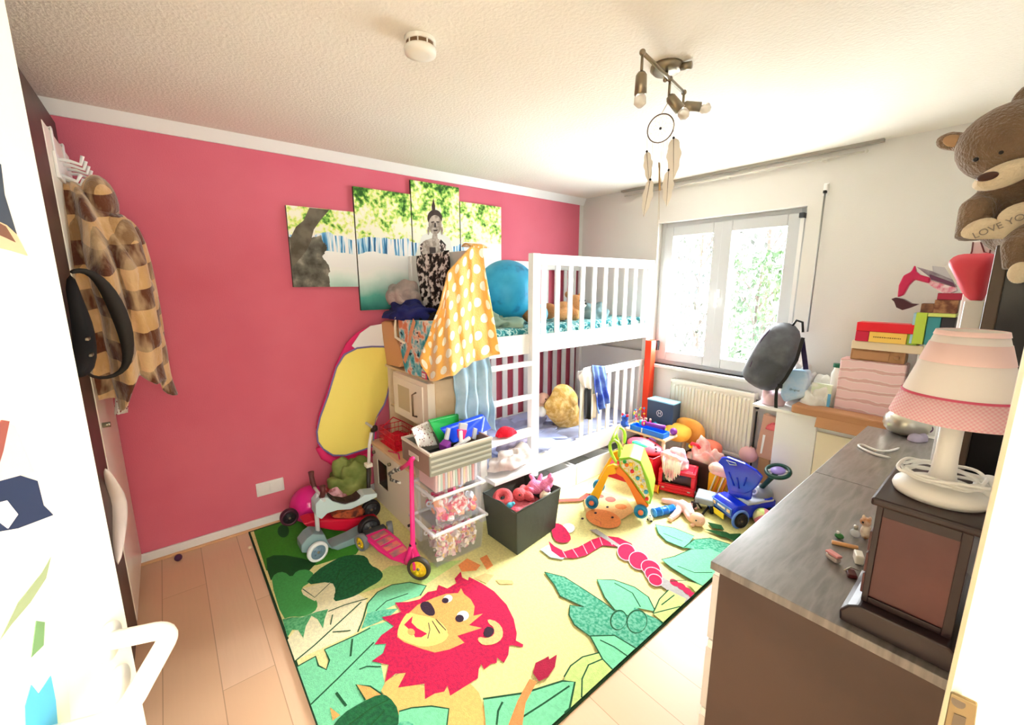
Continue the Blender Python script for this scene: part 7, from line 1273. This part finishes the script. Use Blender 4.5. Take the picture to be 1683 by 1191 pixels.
# lamp
LX, LY = 3.066, 1.155; LW = M('lamp_white', (250, 246, 238), 0.4)
lp = T('pink_table_lamp', 'child table lamp with pale pink gingham edged shade on the jewellery chest', 'lamp', (LX, LY, 1.222))
lp.part('base', MB().lathe((LX, LY, 1.2225), [(0, 0), (0.068, 0), (0.071, 0.008), (0.068, 0.018), (0.05, 0.026), (0.03, 0.032), (0, 0.034)], n=48), LW, smooth=True)
lp.part('stem', MB().lathe((LX, LY, 1.25), [(0, 0), (0.024, 0), (0.019, 0.02), (0.017, 0.06), (0.017, 0.14), (0, 0.14)], n=32), LW, smooth=True)
zb1, zt1 = 1.385, 1.552; rb1, rt1 = 0.094, 0.047
def cone(z0, z1, w_=0.0015, o_=0.0): 
    f = lambda z: rb1 + (rt1 - rb1) * (z - zb1) / (zt1 - zb1) + o_; m = MB(); N2 = 64
    m.lathe((LX, LY, 0), [(f(z0), z0), (f(z1), z1), (f(z1) - w_, z1), (f(z0) - w_, z0), (f(z0), z0)], n=N2); return m
def ging():
    n = NB('pink_gingham', rough=0.8); o = n.xyz(n.tc.outputs['Object']); a = n.math('SINE', n.math('MULTIPLY', n.math('ADD', o[0], o[2]), 900)); b = n.math('SINE', n.math('MULTIPLY', n.math('SUBTRACT', o[0], o[2]), 900)); c = n.math('ADD', n.math('MULTIPLY', n.gt(a, 0), 0.5), n.math('MULTIPLY', n.gt(b, 0), 0.5)); return n.color(n.mix(c, (lin(248), lin(214), lin(214), 1), (lin(240), lin(176), lin(186), 1)))
sh = lp.part('shade', cone(zb1, zt1), M('shade_white', (250, 242, 236), 0.8), smooth=True)
lp.part('gingham_band', cone(zb1 - 0.001, zb1 + 0.045, 0.0012, 0.0012), ging(), parent=sh, smooth=True, label='pink gingham lower band'); lp.part('pink_piping', cone(zb1 + 0.045, zb1 + 0.049, 0.0015, 0.0018), M('deep_pink', (220, 90, 120), 0.7), parent=sh, smooth=True)
lp.part('pale_pink_band', cone(zt1 - 0.058, zt1 - 0.022, 0.001, 0.001), M('blush_band', (248, 216, 212), 0.8), parent=sh, smooth=True); lp.part('shade_trim', cone(zt1 - 0.008, zt1 + 0.001, 0.002, 0.0015), M('blush_band'), parent=sh, smooth=True)
# white cables round the lamp foot
CW = M('cable_white', (246, 244, 238), 0.5); rnd = random.Random(2)
m = MB()
for k in range(5):
    R1 = 0.045 + 0.006 * k; pts = [(LX + R1 * math.cos(t * 2 * PI / 40 + k) * (1 + 0.12 * math.sin(t * 0.4 + k)), LY + R1 * 0.9 * math.sin(t * 2 * PI / 40 + k), 1.259 + 0.004 * math.sin(t * 0.5 + k) + 0.003 * k) for t in range(40)]; m.tube(pts, 0.0032, n=8, closed=True)
one('white_cable_coil', 'coiled white cable lying around the foot of the pink lamp', 'cable', m, CW, (LX, LY, 1.252), smooth=True)
cl_ = [fz(*p, DZ + 0.006) for p in [(1466, 752), (1440, 748), (1412, 735), (1408, 730), (1420, 730), (1440, 742), (1462, 742), (1480, 735)]]
one('white_cable_loop', 'white cable loop lying on the dresser top beside the jewellery chest', 'cable', MB().tube(cl_, 0.005, n=10), CW, cl_[3] - Vector((0, 0, 0.005)), smooth=True, sub=1)
adp = T('white_power_adapter', 'white power strip and plug piled behind the lamp foot on the left', 'power strip', (2.99, 1.46, DZ)); adp.part('strip', MB().cbox((3.0, 1.50, DZ + 0.025), (0.06, 0.20, 0.045), (0, 0, 0.2)), CW, bevel=0.012); adp.part('plug', MB().cyl((2.975, 1.44, DZ + 0.0475), (2.975, 1.44, DZ + 0.09), 0.024), CW, smooth=True, bevel=0.004); adp.part('plug', MB().cyl((3.0, 1.52, DZ + 0.0475), (3.0, 1.52, DZ + 0.085), 0.024), CW, bevel=0.004)
one('white_game_controller', 'white rounded gadget with black button at the right of the lamp foot', 'gadget', MB().ell((3.128, 1.20, 1.247), (0.022, 0.04, 0.024)), CW, (3.125, 1.20, 1.2225), smooth=True)
# round ribbed silver tin, purple ball
sc0 = fz(1490, 716, DZ); stn = T('silver_ribbed_bowl', 'round ribbed silver bowl on the far end of the dresser behind the lamp', 'bowl', (sc0.x + 0.02, sc0.y, DZ)); cc = Vector((sc0.x - 0.01, sc0.y + 0.03, DZ))
prf = [(0.02, 0.001)]; 
for k in range(17): t_ = k / 16 * PI; r_ = 0.045 + 0.04 * math.sin(t_); prf.append((r_ + (0.002 if k % 2 else -0.001), 0.004 + 0.10 * (1 - math.cos(t_)) / 2 * 1.0))
prf.append((0.035, 0.108)); stn.part('body', MB().lathe(cc, prf, n=44), M('silver_metal', (200, 196, 180), 0.28, 0.85), smooth=True); stn.part('inside', MB().lathe(cc, [(0.036, 0.107), (0.03, 0.09), (0.0, 0.085)], n=32), M('silver_dark', (110, 104, 98), 0.4, 0.7), smooth=True)
pb2 = fz(1523, 705, DZ + 0.02); one('purple_bauble', 'shiny purple ball beside the ribbed silver bowl', 'ball', MB().ell((pb2.x, pb2.y, DZ + 0.024), 0.023), M('purple_gloss', (90, 20, 90), 0.2), (pb2.x, pb2.y, DZ), smooth=True)
pb3 = fz(1500, 718, DZ); one('lilac_pouch', 'crumpled lilac grey pouch in front of the purple ball', 'pouch', heap(MB(), (pb3.x + 0.02, pb3.y - 0.03, DZ + 0.001), 0.03, 0.05, 0.03, 103, 0.3), M('lilac_grey', (180, 170, 190), 0.8), (pb3.x + 0.02, pb3.y, DZ), smooth=True)
# trinkets
Z6 = lambda p: (1300 + p[0] / 3.047, 800 + p[1] / 3.047)
def dz(p, h=0.0): q = fz(*Z6(p), DZ + h); return q
c = dz((212, 350), 0.01); ptn = T('pink_tin', 'small oblong pink lidded tin on the dresser top', 'tin', (c.x, c.y, DZ)); Rt = -0.5
ptn.part('base', MB().cbox((c.x, c.y, DZ + 0.008), (0.033, 0.017, 0.014), (0, 0, Rt)), M('tin_rim', (210, 200, 196), 0.3, 0.4), bevel=0.005); ptn.part('lid', MB().cbox((c.x, c.y, DZ + 0.0185), (0.034, 0.018, 0.006), (0, 0, Rt)), M('tin_pink', (226, 150, 150), 0.4), bevel=0.0025)
c = dz((370, 260)); ct2 = T('cat_figurine', 'white and tan cat figurine leaning on the jewellery chest', 'figurine', (c.x, c.y, DZ)); ct2.part('body', MB().ell(c + Vector((0, 0, 0.022)), (0.013, 0.014, 0.022)).ell(c + Vector((-0.004, 0, 0.05)), 0.013).ell(c + Vector((-0.010, 0, 0.062)), (0.004, 0.004, 0.007)).ell(c + Vector((0.004, 0, 0.062)), (0.004, 0.004, 0.007)), M('cat_white', (236, 222, 205), 0.4, var=(40, (190, 130, 80))), remesh=0.002); ct2.part('eye', MB().ell(c + Vector((-0.008, -0.011, 0.051)), 0.003), BLACK, smooth=True)
c = dz((318, 250)); pf2 = T('perfume_bottle', 'tiny glass perfume bottle with silver cap next to the cat figurine', 'perfume bottle', (c.x, c.y, DZ)); pf2.part('glass', MB().ell(c + Vector((0, 0, 0.012)), (0.012, 0.008, 0.012)), M('perfume_glass', (225, 228, 232), 0.1, alpha=0.6), smooth=True); pf2.part('cap', MB().cyl(c + Vector((0, 0, 0.024)), c + Vector((0, 0, 0.035)), 0.005), M('silver_metal'), smooth=True)
c = dz((240, 258)); gfr = T('green_turtle_toy', 'tiny green toy with a white top on the dresser', 'toy', (c.x, c.y, DZ)); gfr.part('body', MB().ell(c + Vector((0, 0, 0.008)), (0.011, 0.008, 0.008)), M('bottle_green', (50, 120, 60), 0.4), smooth=True); gfr.part('top', MB().cyl(c + Vector((-0.004, 0, 0.014)), c + Vector((-0.004, 0, 0.02)), 0.004), WHITE, smooth=True)
a_, b_ = dz((205, 275), 0.005), dz((335, 305), 0.005); one('orange_lip_balm', 'orange and cream lip balm stick lying behind the pink tin', 'lip balm', MB().cyl(a_, b_, 0.0055), M('apricot_plastic', (240, 180, 120), 0.4), (a_ + b_) / 2 - Vector((0, 0, 0.005)), smooth=True)
c = dz((335, 375)); one('white_pill_box', 'white little box leaning at the foot of the jewellery chest', 'box', MB().cbox(c + Vector((0, 0, 0.013)), (0.018, 0.034, 0.024), (0, 0, 0.35)), IVORY, (c.x, c.y, DZ), bevel=0.003)
c = dz((300, 445)); sg_ = T('hair_clip_bundle', 'dark red and silver hair clips lying next to the chest foot', 'hair clips', (c.x, c.y, DZ)); sg_.part('clip', MB().cbox(c + Vector((0, 0, 0.006)), (0.02, 0.03, 0.010), (0, 0, 0.4)), M('oxblood', (80, 24, 26), 0.3), bevel=0.003); sg_.part('silver_bar', MB().tube([c + Vector((-0.012, -0.012, 0.014)), c + Vector((-0.005, 0.01, 0.016)), c + Vector((0.012, 0.016, 0.013))], 0.0018, n=6), M('silver_metal'), smooth=True)
one('white_receipt', 'curled white paper slip along the left side of the jewellery chest', 'paper', MB().grid(lambda u, v: tuple(dz((270, 600)).lerp(dz((355, 420)), u) + Vector((0.014 * v, 0.0, 0.002 + 0.018 * v * v))), 10, 6, 0.001), M('paper_white', (245, 240, 245), 0.7), dz((300, 560)), smooth=True)
# ---------------------------------------------------------------- tall dark cabinet with bear, gift bag and heart
tc0 = 3.046; tcb = T('tall_dark_cabinet', 'narrow tall dark brown cabinet on the dresser with black front, under the big teddy bear', 'cabinet', (3.11, 2.0, DZ)); zc1 = 1.742
tcb.part('frame', MB().box(tc0, tc0 + 0.028, 1.80, 2.2, DZ + 0.001, zc1).box(tc0 + 0.028, 3.175, 1.80, 2.2, zc1 - 0.03, zc1).box(tc0 + 0.028, 3.175, 1.80, 2.2, DZ + 0.001, DZ + 0.03).box(3.16, 3.175, 1.80, 2.2, DZ + 0.03, zc1 - 0.03), M('umber_frame', (84, 66, 50), 0.4), bevel=0.003)
tcb.part('black_door', MB().box(tc0 + 0.028, 3.16, 1.815, 1.825, DZ + 0.03, zc1 - 0.03), M('black_gloss', (10, 12, 12), 0.25)); tcb.part('back', MB().box(tc0 + 0.028, 3.16, 2.19, 2.2, DZ + 0.03, zc1 - 0.03), BLACK)
FUR = M('bear_fur', (122, 98, 74), 0.95, var=(7, (142, 116, 90)), bump=(110, 1.0), sheen=0.4); FC = M('bear_cream', (238, 220, 186), 0.95, bump=(110, 0.7), sheen=0.3); BY = 1.93
hc = fy(1668, 232, BY - 0.05); bear = T('giant_teddy_bear', 'big brown teddy bear with cream muzzle sitting on the tall dark cabinet', 'teddy bear', (3.10, 2.0, zc1)); m = MB(); K = 1.0
bc0 = Vector((3.075, 2.0, zc1 + 0.10)); m.ell(hc, (0.118, 0.105, 0.105)).ell(bc0, (0.095, 0.10, 0.12)).ell(hc.lerp(bc0, 0.5), (0.08, 0.08, 0.08))
e1_ = fy(1566, 232, BY - 0.03); m.ell(e1_, (0.040, 0.022, 0.026), (0, 0.3, 0)); e2_ = fy(1672, 170, BY - 0.03); m.ell(e2_ + Vector((0.03, 0, 0.0)), (0.045, 0.022, 0.05))
m.tube([bc0 + Vector((-0.05, -0.02, 0.05)), fy(1606, 345, BY - 0.04), fy(1594, 392, BY - 0.06)], [0.05, 0.042, 0.034], n=14).tube([bc0 + Vector((0.0, -0.03, -0.06)), Vector((3.10, 1.84, zc1 + 0.035)), fy(1676, 405, 1.775), fy(1678, 440, 1.775)], [0.055, 0.045, 0.036, 0.034], n=14)
bear.part('body', m, FUR, remesh=0.008); mz = fy(1640, 290, BY - 0.145)
bear.part('muzzle', MB().ell(fy(1652, 287, BY - 0.13), (0.062, 0.045, 0.031), (0, -0.38, 0)), FC, smooth=True); bear.part('nose', MB().ell(fy(1623, 290, BY - 0.172), (0.021, 0.012, 0.011), (0, -0.15, 0)), M('nose_brown', (74, 40, 28), 0.35), smooth=True)
bear.part('inner_ear', MB().ell(e1_ + Vector((0.004, -0.02, -0.004)), (0.026, 0.006, 0.016), (0, 0.5, 0)), M('inner_ear_brown', (186, 150, 112), 0.95), smooth=True)
for q in ((1604, 262), (1646, 250)): bear.part('eye', MB().ell(fy(*q, BY - 0.140), 0.006), BLACK, smooth=True)
bear.part('paw_pad', MB().ell(fy(1676, 448, 1.745), (0.022, 0.014, 0.028)), FC, smooth=True)
ht = T('cream_love_heart', 'cream plush heart with stitched words held in front of the bear', 'heart cushion', fy(1650, 385, 1.80)); hcn = fy(1645, 372, 1.80); hv = []
for k in range(40):
    a_ = 2 * PI * k / 40; X_ = 16 * math.sin(a_) ** 3; Y_ = 13 * math.cos(a_) - 5 * math.cos(2 * a_) - 2 * math.cos(3 * a_) - math.cos(4 * a_); hv.append((X_ * 0.0046, (Y_ + 2) * 0.0030))
Rh = Euler((0, -0.48, 0)).to_matrix(); vs = []; 
for b_ in (0, 1):
    for k in range(7):
        s_ = 1 - k / 6
        for (X_, Y_) in hv: vs.append(hcn + Rh @ Vector((X_ * s_, -(1 if b_ == 0 else -1) * 0.026 * math.sqrt(1 - s_ ** 2), Y_ * s_)))
ht.part('cushion', MB().add(vs, [(b_ * 280 + k * 40 + i, b_ * 280 + k * 40 + (i + 1) % 40, b_ * 280 + (k + 1) * 40 + (i + 1) % 40, b_ * 280 + (k + 1) * 40 + i) for b_ in (0, 1) for k in range(6) for i in range(40)]), FC, smooth=True)
ht.part('lettering', text_mb('LOVE YOU', 0.024, hcn + Vector((0.004, -0.0275, 0.002)), Rh @ Vector((1, 0, 0)), Rh @ Vector((0, 0, 1)), (0, -1, 0), 0.003), M('stitch_grey', (150, 136, 118), 0.8))
gbx = fy(1610, 470, 2.3); gg = T('white_gift_bag', 'tall white gift bag with dark handles behind the lamp, left of the cabinet', 'gift bag', (gbx.x, 2.33, DZ)); g0, g1 = fy(1579, 500, 2.28).x, 3.04
gg.part('bag', MB().box(g0, g1, 2.28, 2.40, DZ + 0.001, fy(1600, 396, 2.28).z), M('gift_white', (248, 246, 246), 0.5), bevel=0.003); zz2 = fy(1600, 396, 2.28).z
gg.part('handle', MB().tube([fy(*Z3(p), 2.275) for p in [(465, 735), (460, 775), (455, 790)]], 0.0025, n=6).tube([fy(*Z3(p), 2.275) for p in [(500, 735), (515, 780), (540, 785), (550, 738)]], 0.0025, n=6), M('cord_brown', (110, 70, 70), 0.7), smooth=True)
hq = [fy(*Z3(p), 2.22) for p in [(345, 832), (372, 800), (420, 785), (500, 790), (575, 775), (560, 850), (540, 930), (515, 1008), (470, 1008), (425, 985), (400, 935), (370, 880)]]; chq = sum(hq, Vector()) / len(hq); vs = []; N_ = len(hq)
for b_ in (0, 1):
    for k in range(7):
        s_ = 1 - k / 6
        for p in hq: q_ = chq.lerp(p, s_); vs.append(q_ - Vector((0, (1 if b_ == 0 else -1) * 0.035 * math.sqrt(1 - s_ ** 2), 0)))
rh = T('red_heart_cushion', 'coral red satin heart cushion leaning on the white gift bag', 'heart cushion', min(hq, key=lambda p: p.z)); rh.part('cushion', MB().add(vs, [(b_ * 7 * N_ + k * N_ + i, b_ * 7 * N_ + k * N_ + (i + 1) % N_, b_ * 7 * N_ + (k + 1) * N_ + (i + 1) % N_, b_ * 7 * N_ + (k + 1) * N_ + i) for b_ in (0, 1) for k in range(6) for i in range(N_)]), M('coral_satin', (238, 80, 96), 0.45), smooth=True, sub=1)
rh.part('white_tag', MB().poly([fy(*Z3(p), 2.19) for p in [(335, 845), (352, 838), (392, 915), (385, 925)]], (0, 0.003, 0)), WHITE)
one('white_vase', 'white square vase under the coral heart on the dresser', 'vase', MB().box(fy(1578, 530, 2.15).x, fy(1612, 530, 2.15).x, 2.15, 2.24, DZ + 0.001, fy(1595, 494, 2.18).z), WHITE, (fy(1595, 540, 2.15).x, 2.19, DZ), bevel=0.004)
